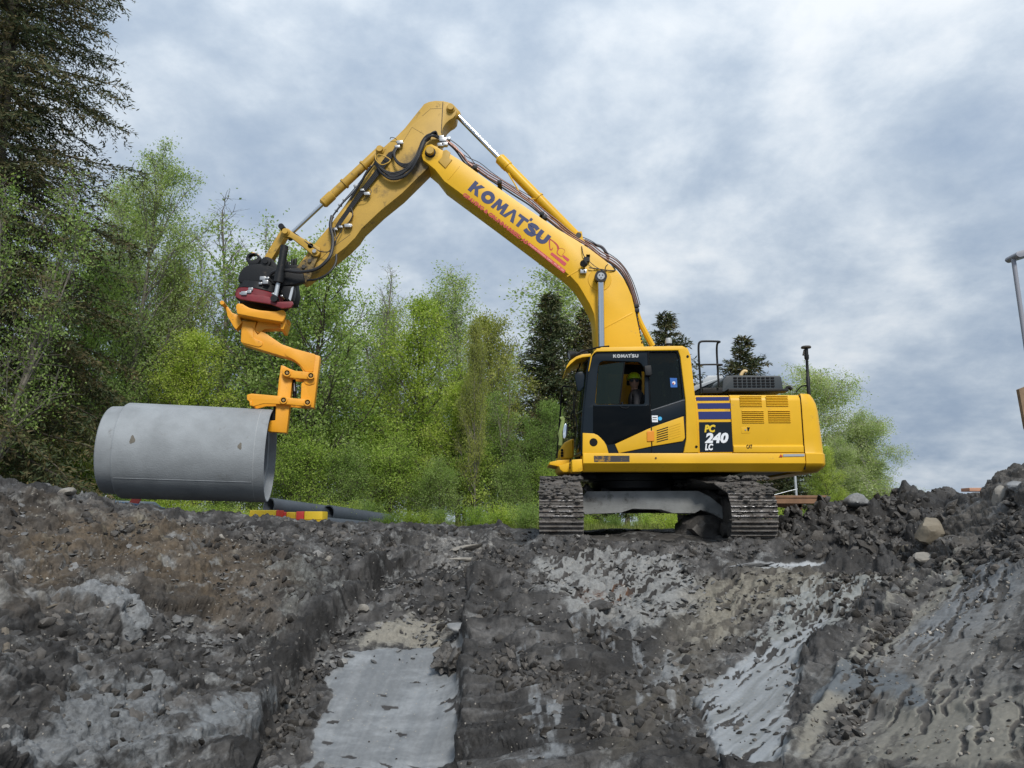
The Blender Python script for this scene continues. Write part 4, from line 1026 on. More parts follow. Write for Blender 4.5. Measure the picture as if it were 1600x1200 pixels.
# door: leaf with frame, seam, lower pane, handle
door = plate('door', z2([(384, 566), (796, 566), (836, 566), (838, 742), (560, 864), (500, 872), (470, 840), (430, 800), (384, 776)]), YN+.020, .012, darkglass, cab, bevel=.003)
plate('door_frame_bar', z2([(392, 560), (796, 559), (796, 572), (390, 573)]), YN+.016, .014, cabblack, door)
sv = MB(); a0 = P(*z2([(812, 150)])[0], YN+.02); a1 = P(*z2([(842, 940)])[0], YN+.02); sv.tube([a0, a1], .007, 5); sv.build('door_seam', black, cab)
hd = MB(); pts = spline([P(*z2([q])[0], YN+.012) for q in ((595, 572), (612, 586), (650, 588), (664, 572))], 4); hd.tube(pts, .006, 6); hd.build('handle', dark, door)
text_a = P(*z2([(540, 195)])[0], YN+.02); text_b = P(*z2([(738, 193)])[0], YN+.02)
stroke_logo('cab_lettering', (text_a.x, text_a.z), (text_b.x, text_b.z), .052, silver, cab, YN+.022, .30)
# lamp pod on the post
plate('lamp_pod', z2([(784, 256), (838, 252), (846, 320), (836, 336), (792, 332)]), YN-.06, .09, dark, cab, bevel=.012)
# panes
gl = plate('front_pane', z2([(402, 556), (428, 256), (628, 224), (630, 260), (592, 556)]), YN+.055, .006, reflglass, cab)
wf = MB(); wf.tube([P(*z2([(630, 228)])[0], YN+.05), P(*z2([(590, 556)])[0], YN+.05)], .010, 6); wf.build('window_edge', black, cab)
plate('rear_pane', z2([(820, 150), (1042, 146), (1092, 518), (834, 602)]), YN+.060, .006, glass, cab)
s_ = plate('window_sticker', z2([(984, 352), (1038, 354), (1042, 426), (990, 426)]), YN+.054, .003, stickerblue, cab)
a = P(*z2([(1014, 392)])[0], YN+.053); c_ = MB(); c_.cyl(a, a+Vector((0, -.003, 0)), .026, 14); c_.build('sticker_emblem', white, s_)
c_ = MB(); a = P(*z2([(1010, 396)])[0], YN+.049); c_.cyl(a, a+Vector((0, -.002, 0)), .013, 10); c_.build('sticker_emblem', logored, s_)
plate('notice_sticker', z2([(842, 646), (888, 646), (890, 698), (845, 698)]), YN+.013, .003, white, cab)
for k in range(2): plate('notice_print', z2([(848, 658+k*18), (880, 658+k*18), (881, 664+k*18), (849, 664+k*18)]), YN+.011, .002, muddy, cab)
a = P(*z2([(906, 670)])[0], YN+.016); c_ = MB(); c_.lathe(a, a+Vector((0, -.003, 0)), [(0, .030), (.003, .030)], 16); c_.build('round_sticker', cyan, cab)
# roof, far wall, rear wall, floor
CY1 = 12.46
r0 = P(*z2([(400, 136)])[0], YN); r1 = P(*z2([(1122, 122)])[0], YN); rt = P(*z2([(700, 108)])[0], YN).z
rf = MB(); rf.box((r0.x+.02, YN+.05, rt-.075), (r1.x-.02, CY1, rt-.012)); rf.build('roof', yellow, cab, .02)
farh = [rnd_poly(XZ(sil, YN), .03), rnd_poly(XZ(win1, YN), .04), XZ(z2([(850, 200), (1030, 200), (1070, 500), (850, 520)]), YN)]
curve_plate('far_wall', farh, CY1-.05, .05, cabblack, cab, .005)
fzb = P(*z2([(600, 940)])[0], YN).z; xfw = P(*z2([(330, 700)])[0], YN).x; xrw = P(*z2([(1160, 700)])[0], YN).x
fl = MB(); fl.box((xfw, YN+.09, fzb-.03), (xrw, CY1-.06, fzb+.05)); fl.build('cab_floor', dark, cab)
rw = MB(); rw.box((xrw-.06, YN+.09, fzb+.05), (xrw-.01, CY1-.06, rt-.8)); rw.box((xrw-.12, YN+.09, rt-.8), (xrw-.07, YN+.2, rt-.08)); rw.box((xrw-.12, CY1-.2, rt-.8), (xrw-.07, CY1-.06, rt-.08)); rw.build('rear_wall', cabblack, cab)
# windscreen with frame, wiper
def fr_pt(px, py, Y): v = P(*z2([(px, py)])[0], YN); return Vector((v.x, Y, v.z))
ws = MB()
prof = [(305, 940), (303, 780), (314, 600), (346, 300), (366, 186)]
A = [fr_pt(x, y, YN+.08) for x, y in prof]; Bq = [fr_pt(x, y, CY1-.06)+Vector((-.0, 0, 0)) for x, y in prof]
mid = [fr_pt(x, y, (YN+CY1)/2)+Vector((-.06, 0, 0)) for x, y in prof]
V = A+mid+Bq; n = len(prof); F = []
for j in range(2):
    for k in range(n-1): F.append((j*n+k, j*n+k+1, (j+1)*n+k+1, (j+1)*n+k))
me = pymesh('windscreen', V, F); smooth(me); wo = link_mesh('windscreen', me, cab, glass)
so = wo.modifiers.new('s', 'SOLIDIFY'); so.thickness = .008
fm = MB()
fm.tube([v+Vector((-.004, 0, 0)) for v in A], .022, 6); fm.tube([v+Vector((-.004, 0, 0)) for v in Bq], .026, 6)
for q in (0, 2, 4): fm.tube([A[q], mid[q], Bq[q]], .018 if q != 0 else .035, 6)
fm.build('windscreen_frame', cabblack, wo)
wp = MB(); wp.tube([A[1]+Vector((-.05, .15, 0)), mid[2]+Vector((-.05, 0, .1)), mid[3]+Vector((-.05, .1, -.1))], .010, 6); wp.tube([mid[2]+Vector((-.055, .02, .35)), mid[2]+Vector((-.06, -.02, -.30))], .009, 5); wp.build('wiper', black, wo)
# visor
vs = MB(); vp = [(172, 285), (176, 262), (200, 225), (250, 190), (300, 172), (366, 168), (366, 190), (300, 196), (250, 212), (205, 250)]
vs.prism(XZ(z2(vp), YN+.15), YN+.10, CY1-.02); vs.build('sun_visor', yellow, cab, .006)
vb = MB(); 
for yy in (YN+.35, YN+.75): vb.tube([fr_pt(300, 200, yy), fr_pt(272, 285, yy), fr_pt(330, 290, yy)], .012, 6)
vb.build('visor_bracket', black, cab)
# roof work lights, beacon
for k, (px, py, Y) in enumerate([(888+4, 551, YN+.35), (899, 552, YN+.50), (910, 549, YN+.72)]):
    a = P(px+8, py+2, Y); d = Vector((-.9, -.25, -.25)).normalized(); m_ = MB()
    m_.lathe(a, a+d*.14, [(0, .02), (.02, .05), (.10, .072), (.13, .075), (.13, .062), (.11, .06)], 18); m_.tube([a, a+Vector((.02, 0, -.08))], .012, 6)
    w_ = m_.build('work_light', dark, cab); l_ = MB(); l_.cyl(a+d*.112, a+d*.118, .060, 18); l_.build('lens', lightgrey, w_)
rb = MB(); rb.tube(spline([P(898, 556, YN+.2), P(915, 548, YN+.2), P(935, 543, YN+.2), P(952, 541, YN+.2)], 4), .014, 6); rb.build('roof_cable', black, cab)
a = P(1045, 541, YN+.35); m_ = MB(); m_.lathe(a+Vector((0, 0, -.02)), a+Vector((0, 0, .2)), [(0, .030), (.03, .030), (.035, .050), (.12, .052), (.15, .042), (.155, .0)], 18); m_.build('beacon', lightgrey, cab)
c_ = MB(); c_.lathe(a+Vector((0, 0, .01)), a+Vector((0, 0, .05)), [(0, .054), (.03, .054)], 18); c_.build('beacon_base', black, cab)
for q in ((1122, 185), (1190, 890)):
    a = P(*z2([q])[0], YN-.005); c_ = MB(); c_.cyl(a, a+Vector((0, -.008, 0)), .020, 12); c_.build('rubber_buffer', black, cab)
# mirrors, hand rail and strap at the front
m_ = MB(); m_.tube(spline([P(895, 605, YN+.95), P(883, 604, YN+1.0), P(878, 608, YN+1.0), P(876, 640, YN+1.0), P(873, 680, YN+1.0), P(870, 716, YN+1.0)], 5), .014, 8); m_.tube([P(875, 655, YN+1.0), P(895, 654, YN+.95)], .012, 6); m_.build('front_rail', black, exc)
m_ = MB(); m_.tube(spline([P(896, 640, YN+.9), P(892, 650, YN+.9), P(894, 656, YN+.9)], 3), .012, 6); m_.build('rail_bracket', black, exc)
pm = plate('mirror_near', z2([(240, 330), (262, 305), (300, 300), (318, 330), (312, 420), (285, 458), (260, 455), (250, 400)]), YN-.02, .07, cabblack, exc, bevel=.015); pm.name = 'mirror'
pm = plate('mirror', z2([(148, 760), (158, 712), (178, 704), (188, 730), (184, 800), (160, 832), (146, 820)]), YN+.9, .05, mirror, exc, bevel=.01)
sv = MB(); sv.tube(spline([P(*z2([q])[0], YN+.93) for q in ((130, 675), (150, 672), (140, 740), (128, 790), (132, 830), (128, 880))], 4), .035, 6); sv.build('strap', sash, exc)
# seat and controls inside
se = MB(); s0 = P(1003, 650, 12.0)
se.box((s0.x-.32, 11.72, s0.z-.22), (s0.x+.18, 12.24, s0.z-.08)); se.xprism([(11.74, s0.z-.08), (12.22, s0.z-.08), (12.18, s0.z+.62), (11.78, s0.z+.62)], s0.x+.17, s0.x+.30)
se.box((s0.x+.16, 11.86, s0.z+.62), (s0.x+.27, 12.10, s0.z+.84)); se.box((s0.x-.2, 11.8, fzb+.05), (s0.x+.1, 12.15, s0.z-.22)); se.build('seat', seatm, cab, .03)
cn = MB(); cn.box((s0.x-.45, 11.52, s0.z-.30), (s0.x+.12, 11.64, s0.z+.02)); cn.box((s0.x-.45, 12.30, s0.z-.30), (s0.x+.12, 12.40, s0.z+.02))
cn.tube([Vector((s0.x-.36, 11.58, s0.z+.02)), Vector((s0.x-.38, 11.58, s0.z+.16))], .022, 8); cn.tube([Vector((s0.x-.36, 12.35, s0.z+.02)), Vector((s0.x-.38, 12.35, s0.z+.16))], .022, 8); cn.build('console', black, cab, .01)

# ---- hood, air intake grille, rails, antenna
hd0 = P(*z3([(345, 560)])[0], 12.0)
hood = MB()
hp = z3([(340, 552), (345, 470), (372, 436), (430, 430), (790, 434), (806, 446), (824, 560), (340, 562)])
hood.prism(XZ(hp, 12.05), 12.05, 13.9); HO = hood.build('engine_hood', grey, exc, .035, seg=3)
g0 = XZ(z3([(425, 442), (752, 442), (752, 528), (425, 528)]), 12.04)
gx0, gx1 = g0[0][0], g0[1][0]; gz1, gz0 = g0[0][1], g0[2][1]
for r in range(4):
    for c in range(9):
        cw_ = (gx1-gx0)/9; ch = (gz1-gz0)/4; m_ = MB()
        x_ = gx0+c*cw_; z_ = gz0+r*ch; m_.box((x_+.012, 12.036, z_+.012), (x_+cw_-.010, 12.052, z_+ch-.010)); m_.build('grille_opening', black, HO)
m_ = MB(); q = XZ(z3([(370, 548), (835, 548), (838, 568), (372, 570)]), 11.95); m_.prism(q, 11.8, 12.04); q = XZ(z3([(190, 530), (345, 528), (345, 570), (190, 572)]), 12.0); m_.prism(q, 12.0, 13.9); m_.build('hood_rail', dark, exc, .01)
m_ = MB(); q = XZ(z3([(120, 515), (345, 440), (345, 455), (185, 525), (120, 560)]), 12.9); m_.prism(q, 12.9, 14.2); q = XZ(z3([(190, 470), (230, 434), (350, 432), (350, 500), (190, 520)]), 13.5); m_.prism(q, 13.5, 14.2); m_.build('far_cover', lightgrey, exc, .02)
m_ = MB(); a = P(*z3([(490, 428)])[0], 13.2); b = P(*z3([(535, 404)])[0], 13.2); m_.tube(spline([a+Vector((0, 0, -.06)), a, (a+b)/2+Vector((0, 0, .035)), b], 5), .030, 10); m_.build('exhaust_pipe', mk('pale_pipe', (.62, .45, .22), .5), exc)
def rail_tube(pp, Y, r, nm='hand_rail', mat=None, yoff=None):
    m_ = MB(); pts = [P(*z3([q])[0], Y if yoff is None else Y+yoff[i]) for i, q in enumerate(pp)]; m_.tube(spline(pts, 5), r, 8); return m_.build(nm, mat or dark, exc)
rail_tube([(178, 572), (170, 450), (160, 300), (158, 200), (170, 172), (200, 166), (260, 166), (312, 168), (322, 172), (304, 186), (300, 250), (308, 400), (316, 525)], YN+.15, .017, yoff=[0, 0, 0, 0, 0, 0, 0, .0, .12, .25, .4, .4, .4])
rail_tube([(164, 350), (230, 348), (330, 348), (338, 352), (306, 358)], YN+.15, .014, yoff=[0, 0, 0, .15, .4])
m_ = MB(); a = P(1264, 618, YN+.4); b = P(1259.5, 544, YN+.4); m_.lathe(a, b, [(0, .030), (.30, .030), (.31, .024), (.57, .022), (.60, .036), (.66, .036), (.665, .03), ((b-a).length, .03)], 12); AN = m_.build('antenna', dark, exc)
m_ = MB(); m_.lathe(b, b+Vector((0, 0, .03)), [(0, .075), (.012, .08), (.03, .07)], 20); m_.tube([b+Vector((-.03, 0, -.03)), b+Vector((-.055, 0, -.12))], .014, 6); m_.build('antenna_head', muddy, AN)
m_ = MB(); m_.tube(spline([P(1262, 602, YN+.4), P(1252, 604, YN+.4), P(1244, 612, YN+.4)], 5), .010, 6); m_.tube(spline([P(1228, 609, YN+.5), P(1232, 605, YN+.5), P(1237, 609, YN+.5)], 4), .03, 6); m_.build('antenna_cable', black, exc)

# ---- boom
boom_o = [(659, 243), (660, 234), (666, 227), (674, 225), (682, 229), (690, 234), (698, 237), (722, 252), (760, 280), (800, 308.5), (846.5, 341), (875, 360), (899, 374), (922, 389), (944.5, 406), (965.5, 424), (975, 436), (981, 448), (987, 462), (991, 478), (997, 507.5), (1006, 541), (1012, 600), (1008, 655), (988, 672), (965, 665), (945, 600), (933, 541), (930, 504), (928, 490), (922, 476), (911, 457), (903, 444), (892, 432), (878, 420), (864, 409.5), (822, 378), (780, 346.5), (736, 314), (694, 283), (680, 265), (668, 255), (661, 250)]
bo = MB(); bo.prism(XZ(boom_o, bY), bY, 2*YC-bY); BOOM = bo.build('boom', yellow, exc, .012)
# hollow fork at the tip is read as two cheek plates
for a, b in (((700, 281), (718, 259)), ((886, 432), (911, 418)), ((943, 513), (988, 489))):
    m_ = MB(); va, vb2 = P(*a, bY), P(*b, bY); d = (vb2-va).normalized(); nrm = Vector((-d.z, 0, d.x))*.010
    m_.prism([((va-nrm).x, (va-nrm).z), ((vb2-nrm).x, (vb2-nrm).z), ((vb2+nrm).x, (vb2+nrm).z), ((va+nrm).x, (va+nrm).z)], bY-.006, bY+.005); m_.build('weld_seam', yellow, BOOM, .002)
la = P(730.5, 296.5, bY); lb_ = P(849.5, 384.5, bY)
stroke_logo('boom_lettering', (la.x, la.z), (lb_.x, lb_.z), .222, logoblue, BOOM, bY, .33)
def text_b_(body, a, b, h, mat, **k):
    va, vb2 = P(*a, bY), P(*b, bY); return text_mesh('lettering', body, (va.x, va.z), (vb2.x, vb2.z), h, mat, BOOM, bY-.0025, **k)
text_b_('GRAVING & GRUNNARBEID AS', (722.5, 305.0), (822.5, 382.0), .064, logored, bold=.075)
bn = [(824, 381.8), (827, 378.6), (884, 422.6), (881, 427.0)]
m_ = MB(); m_.prism(XZ(bn, bY), bY-.003, bY+.004); BN = m_.build('banner', logopink, BOOM)
va, vb2 = P(826.8, 382.8, bY), P(880, 424.2, bY); text_mesh('lettering', 'Andreas Danielsen, Askim : 991 09 100', (va.x, va.z), (vb2.x, vb2.z), .030, pinkish, BN, bY-.0045, bold=.02)
zl = Z_(815, 360, 17.14)
for q in ([(765, 640), (810, 582), (1210, 885), (1150, 960)], [(1080, 700), (1120, 655), (1285, 780), (1240, 840)]):
    m_ = MB(); m_.prism(rnd_poly(XZ(zl(q), bY), .012), bY-.003, bY+.004); m_.build('emblem_bar', logopink, BOOM)
m_ = MB()
for pts_, w0, w1_ in (([(770, 225), (745, 300), (750, 420), (760, 500)], 42, 22), ([(760, 500), (790, 525), (820, 500), (835, 460)], 34, 14), ([(770, 235), (880, 320), (960, 410), (985, 500)], 20, 62), ([(985, 500), (950, 590), (1000, 660), (1075, 700)], 30, 16), ([(1010, 490), (1080, 480), (1160, 550), (1070, 690)], 9, 9)):
    sp_ = spline([Vector((x, y, 0)) for x, y in pts_], 5); m = len(sp_); L_ = []; R_ = []
    for i, p_ in enumerate(sp_):
        t_ = (sp_[min(i+1, m-1)]-sp_[max(i-1, 0)]).normalized(); w = (w0+(w1_-w0)*i/(m-1))/2; nn = Vector((-t_.y, t_.x, 0))*w
        L_.append(p_+nn); R_.append(p_-nn)
    for i in range(m-1):
        q = XZ(zl([(v.x, v.y) for v in (L_[i], L_[i+1], R_[i+1], R_[i])]), bY); m_.prism(q, bY-.003-.0001*(i % 2), bY+.003)
m_.build('emblem_digger', logored, BOOM)
# boom side pin boss and boom lift cylinders
ca = P(937, 437, bY); cc = P(937, 560, bY)
for side, yy in ((0, bY-.13), (1, 2*YC-bY+.13)):
    top = Vector((ca.x, yy, ca.z)); bot = Vector((P(941, 700, bY).x, yy, P(941, 690, bY).z))
    m_ = MB(); m_.cyl(top+(bot-top).normalized()*.06, bot, .055, 18); rod = m_.build('lift_rod', chrome, BOOM)
    m_ = MB(); m_.cyl((top.x, yy-.07, top.z), (top.x, yy+.07, top.z), .105, 22); m_.build('rod_eye', dark, rod)
    m_ = MB(); m_.cyl(top+(bot-top)*.55, bot, .095, 18); m_.build('lift_barrel', yellow, BOOM)
m_ = MB(); m_.lathe((ca.x, bY-.205, ca.z), (ca.x, bY-.19, ca.z), [(0, .062), (.02, .070)], 22)
PINC = m_.build('pin_cap', lightgrey, BOOM); m_ = MB()
for k in range(3):
    a_ = 2*math.pi*k/3+.5; m_.cyl((ca.x+.032*math.cos(a_), bY-.212, ca.z+.032*math.sin(a_)), (ca.x+.032*math.cos(a_), bY-.20, ca.z+.032*math.sin(a_)), .010, 8)
m_.build('bolt', black, PINC)
m_ = MB(); m_.lathe((ca.x, bY-.012, ca.z), (ca.x, bY+.003, ca.z), [(0, .20), (.012, .205)], 36); m_.build('boss_ring', yellow, BOOM)
m_ = MB(); m_.lathe((ca.x, 12.45, ca.z), (ca.x, 13.35, ca.z), [(0, .06), (.9, .06)], 18); m_.build('lift_pin', dark, BOOM)
# work light on the boom
a = P(913, 412, bY-.1); m_ = MB(); m_.lathe(a+Vector((.03, .03, 0)), a+Vector((-.05, -.05, -.01)), [(0, .03), (.02, .055), (.09, .06), (.09, .045)], 16); m_.tube([a+Vector((0, .05, -.02)), a+Vector((-.0, .02, -.14)), P(912, 424, bY)], .014, 6); m_.box((a.x+.0, bY-.06, a.z+.06), (a.x+.10, bY, a.z+.14)); m_.build('boom_light', dark, BOOM)
a = P(911, 424, bY-.05); m_ = MB(); m_.box((a.x-.05, bY-.08, a.z-.04), (a.x+.06, bY, a.z+.03)); m_.build('light_bracket', steel, BOOM, .008)

# ---- arm
arm_o = za([(1268, 118), (1290, 90), (1320, 76), (1360, 69), (1410, 71), (1440, 78), (1465, 86), (1485, 105), (1493, 130), (1487, 160), (1470, 178), (1448, 190), (1425, 212), (1408, 240), (1398, 275), (1396, 330), (1380, 400), (1345, 450), (1310, 492), (1150, 650), (1020, 755), (900, 868), (860, 925), (800, 985), (735, 1035), (680, 1080), (600, 1135), (550, 1180), (520, 1195), (490, 1160), (510, 1090), (540, 1050), (600, 970), (700, 850), (790, 730), (850, 640), (930, 520), (985, 430), (990, 385), (1005, 362), (1040, 358), (1080, 322), (1115, 296), (1170, 240), (1210, 190), (1240, 152)])
ao = MB(); ao.prism(XZ(arm_o, aY), aY, 2*YC-aY); ARM = ao.build('arm', arm_yellow, exc, .010)
def seam(parent, pts, Y, w=.006, mat=None, zoom=za):
    m_ = MB(); q = [P(*zoom([p])[0], Y) for p in pts]; m_.tube(q, w, 5); return m_.build('weld_seam', mat or arm_yellow, parent)
seam(ARM, [(1408, 80), (1398, 270)], aY, .008, muddy); seam(ARM, [(1160, 325), (1215, 235), (1290, 280)], aY, .003, muddy); seam(ARM, [(1280, 165), (1330, 120), (1400, 118)], aY, .003, muddy)
seam(ARM, [(1060, 440), (1150, 330)], aY, .005); seam(ARM, [(830, 905), (720, 985), (600, 1100)], aY, .004, muddy)
def pin(px, py, Y0, r, L, parent, mat=arm_yellow, cap=arm_yellow, rim=dark):
    c = P(px, py, Y0); m_ = MB(); m_.lathe((c.x, Y0+.02, c.z), (c.x, Y0-.05, c.z), [(0, r*1.35), (.035, r*1.35), (.045, r*1.2)], 24); o = m_.build('pin_boss', mat, parent)
    m_ = MB(); m_.lathe((c.x, Y0-.02, c.z), (c.x, Y0-L, c.z), [(0, r), (L-.03, r), (L-.02, r*.93)], 24); m_.build('pin_cap', cap, parent, 0)
    return c
pin(704.5, 170, aY, .062, .085, ARM); pin(594, 235, aY, .060, .085, ARM)
pin(672.5, 238.5, bY, .072, .10, BOOM, dark, arm_yellow)
# stick cylinder above the boom
def cylinder(nm, p, q, frac, R, r, parent, mat, collars=(.02, .97), clevis=True):
    p = Vector(p); q = Vector(q); d = q-p; L = d.length; k = L*frac
    m_ = MB(); prof = [(0, R*.85), (.04, R*1.0), (k*.5, R), (k-.26, R), (k-.25, R*1.14), (k-.03, R*1.14), (k-.02, R*1.0), (k, R*.8)]
    m_.lathe(p, q, prof, 24); B_ = m_.build(nm+'_barrel', mat, parent)
    m_ = MB(); m_.cyl(p+d*frac, q, r, 18); m_.build(nm+'_rod', chrome, parent)
    return B_
cA = P(903, 372, YC-.02); cB = P(704.5, 170, YC-.02)
SB = cylinder('arm_cylinder', cA, cB, .615, .090, .050, exc, yellow)
m_ = MB(); m_.lathe(cB+(cA-cB).normalized()*.05, cB+(cA-cB).normalized()*.24, [(0, .085), (.12, .08), (.17, .055)], 18); m_.build('rod_eye', arm_yellow, SB)
br = plate('cylinder_bracket', zb([(735, 668), (748, 636), (768, 632), (775, 668), (795, 692), (720, 655)]), YC-.16, .05, yellow, BOOM); br2 = plate('cylinder_bracket', zb([(735, 668), (748, 636), (768, 632), (775, 668), (795, 692), (720, 655)]), YC+.11, .05, yellow, BOOM)
m_ = MB(); m_.lathe((cA.x, YC-.17, cA.z), (cA.x, YC+.17, cA.z), [(0, .05), (.34, .05)], 16); m_.build('cylinder_pin', muddy, BOOM)
m_ = MB()   # collar on barrel
dd = (cB-cA).normalized(); 
for f in (.30, .56): m_.lathe(cA+(cB-cA)*f, cA+(cB-cA)*f+dd*.03, [(0, .105), (.03, .105)], 20)
m_.tube(spline([cA+(cB-cA)*.32+Vector((-.02, -.09, -.10)), cA+(cB-cA)*.30+Vector((-.28, -.09, -.02)), cA+(cB-cA)*.36+Vector((-.33, -.09, .14)), cA+(cB-cA)*.47+Vector((-.16, -.08, .02))], 6), .013, 7)
m_.build('cylinder_line', yellow, SB)
# bucket cylinder on the arm
kA = P(594, 235, YC-.05); kB = P(456, 364, YC-.05)
KB = cylinder('bucket_cylinder', kA+Vector((0, 0, 0)), kB, .66, .080, .036, exc, arm_yellow)
dd = (kB-kA).normalized(); m_ = MB()
for f in (.18, .40): m_.lathe(kA+(kB-kA)*f, kA+(kB-kA)*f+dd*.035, [(0, .10), (.035, .10)], 20)
m_.build('collar', arm_yellow, KB)
# linkage
zl4 = zt_
plate('link', zl4([(600, 165), (600, 125), (625, 103), (660, 100), (690, 125), (720, 150), (960, 280), (962, 330), (935, 362), (895, 362), (870, 335), (830, 300), (690, 190), (650, 178), (625, 180)]), 12.60, .07, arm_yellow, exc, bevel=.01, rnd=.02)
plate('link', zl4([(600, 165), (600, 125), (625, 103), (660, 100), (690, 125), (720, 150), (960, 280), (962, 330), (935, 362), (895, 362), (870, 335), (830, 300), (690, 190), (650, 178), (625, 180)]), 13.13, .07, arm_yellow, exc, bevel=.01, rnd=.02)
pin(446.7, 363, 12.60, .052, .07, exc); pin(492, 393.5, 12.60, .036, .05, exc, arm_yellow, steel)
m_ = MB(); a, b = P(446.7, 363, YC), P(418, 410, YC); m_.tube([a, b], .10, 4); m_.build('push_link', arm_yellow, exc, .01)
m_ = MB(); c = P(446.7, 363, YC); m_.cyl((c.x, 12.6, c.z), (c.x, 13.2, c.z), .05, 14); c = P(492, 393.5, YC); m_.cyl((c.x, 12.6, c.z), (c.x, 13.2, c.z), .05, 14); m_.build('link_pin', dark, exc)

# ---- tilting rotator (black, red ring)
tr_ = plate('tiltrotator', zt_([(190, 572), (205, 520), (240, 470), (290, 443), (400, 430), (470, 445), (560, 480), (760, 470), (800, 520), (815, 600), (720, 625), (600, 640), (520, 620), (420, 608), (300, 590), (225, 612), (196, 600)]), 12.58, .12, dark, exc, bevel=.012)
m_ = MB(); m_.prism(XZ(zt_([(205, 600), (240, 480), (560, 490), (700, 560), (715, 690), (690, 780), (560, 790), (240, 700)]), 12.7), 12.70, 13.15); m_.build('rotator_core', black, tr_, .02)
plate('rotator_cheek', zt_([(190, 572), (240, 470), (290, 443), (560, 480), (760, 470), (815, 600), (600, 640), (225, 612)]), 13.12, .10, dark, tr_, bevel=.01)
plate('hanger_eye', zt_([(262, 390), (275, 345), (305, 328), (360, 330), (395, 360), (402, 390), (380, 430), (310, 452), (290, 440)]), 12.80, .12, dark, tr_, holes=[zt_([(285, 380), (300, 350), (340, 340), (372, 362), (368, 380), (320, 402)])], bevel=.01)
m_ = MB(); m_.tube(spline([P(*zt_([q])[0], 12.86) for q in ((300, 345), (340, 336), (385, 358))], 4), .018, 6); m_.build('eye_wear', orange, tr_)
plate('quick_bracket', zt_([(400, 430), (405, 400), (430, 372), (470, 366), (510, 385), (545, 430), (580, 480), (560, 500), (400, 470)]), 12.62, .08, dark, tr_, bevel=.01, rnd=.02)
c = P(*zt_([(455, 415)])[0], 12.60); m_ = MB(); m_.lathe((c.x, 12.64, c.z), (c.x, 12.54, c.z), [(0, .085), (.06, .085), (.065, .045), (.09, .045)], 22); m_.build('pin_boss', dark, tr_)
ax = P(*zt_([(400, 860)])[0], YC)-P(*zt_([(450, 660)])[0], YC); ax.normalize(); c0 = P(*zt_([(447, 690)])[0], YC)
m_ = MB(); m_.lathe(c0-ax*.06, c0+ax*.30, [(0, .30), (.02, .44), (.14, .46), (.15, .47), (.16, .40)], 40); m_.build('rotator_housing', dark, tr_)
m_ = MB(); m_.lathe(c0+ax*.09, c0+ax*.25, [(0, .45), (.02, .475), (.11, .475), (.13, .455)], 40, caps=False); RR = m_.build('red_ring', red, tr_)
m_ = MB(); m_.lathe(c0+ax*.20, c0+ax*.36, [(0, .44), (.05, .44), (.06, .38), (.13, .36), (.15, .30)], 40); m_.build('rotor_disc', black, tr_)
plate('red_gusset', zt_([(165, 740), (172, 705), (196, 680), (215, 718), (310, 712), (480, 742), (540, 790), (700, 785), (708, 808), (688, 842), (600, 850), (500, 812), (300, 780), (210, 765)]), 12.42, .05, red, tr_, bevel=.008)
plate('rotator_cover', zt_([(600, 640), (712, 640), (722, 690), (706, 770), (650, 780), (590, 700)]), 12.50, .12, dark, tr_, bevel=.02)
plate('cover_edge', zt_([(665, 760), (690, 660), (712, 645), (704, 700), (684, 780)]), 12.485, .02, galv, tr_)
m_ = MB(); a, b = P(*zt_([(630, 262)])[0], 12.42), P(*zt_([(568, 615)])[0], 12.42); m_.lathe(a, b, [(0, .045), (.01, .068), ((b-a).length*.72, .068), ((b-a).length*.73, .082), ((b-a).length-.01, .084), ((b-a).length, .05)], 20); TC = m_.build('tilt_cylinder', dark, tr_)
m_ = MB(); e = P(*zt_([(538, 765)])[0], 12.42); m_.cyl(b, e, .036, 14); m_.build('tilt_rod', galv, tr_); m_ = MB(); m_.lathe(e+Vector((0, .05, 0)), e+Vector((0, -.06, 0)), [(0, .06), (.11, .06)], 16); m_.build('rod_eye', dark, tr_)
m_ = MB()
for px, py, s in ((430, 575, .05), (455, 610, .05), (405, 620, .03), (255, 715, .05), (315, 675, .04), (300, 700, .04), (225, 715, .03), (470, 570, .03), (520, 715, .022), (603, 735, .02)):
    q = P(*zt_([(px, py)])[0], 12.44); m_.box((q.x-s, 12.44-s, q.z-s*.7), (q.x+s, 12.6, q.z+s*.7))
vb_ = m_.build('valve_block', steel, tr_, .012); vb_['kind'] = 'stuff'
m_ = MB(); 
for px, py in ((640, 420), (700, 415), (730, 410), (665, 440)):
    q = P(*zt_([(px, py)])[0], 12.8); m_.cyl(q+Vector((0, 0, -.08)), q+Vector((0, 0, .05)), .028, 8)
m_.box((P(443, 425, 12.8).x, 12.72, P(443, 425, 12.8).z), (P(470, 416, 12.8).x, 13.05, P(470, 416, 12.8).z)); m_.build('valve_block', dark, tr_, .006)
# arm tip fork
plate('arm_tip', zt_([(740, 465), (800, 400), (880, 350), (950, 350), (905, 450), (870, 560), (820, 615), (760, 620), (715, 590)]), 12.64, .05, mk('oily_yellow', (.20, .13, .03), .5, dirt=(.03, .028, .025), dirt_amt=.5, dscale=9), ARM, bevel=.01)
m_ = MB()
for q in ((865, 408), (810, 462)):
    v = P(*zt_([q])[0], 12.64); m_.cyl(v, v+Vector((0, -.03, 0)), .035, 14)
m_.build('bolt', muddy, ARM)

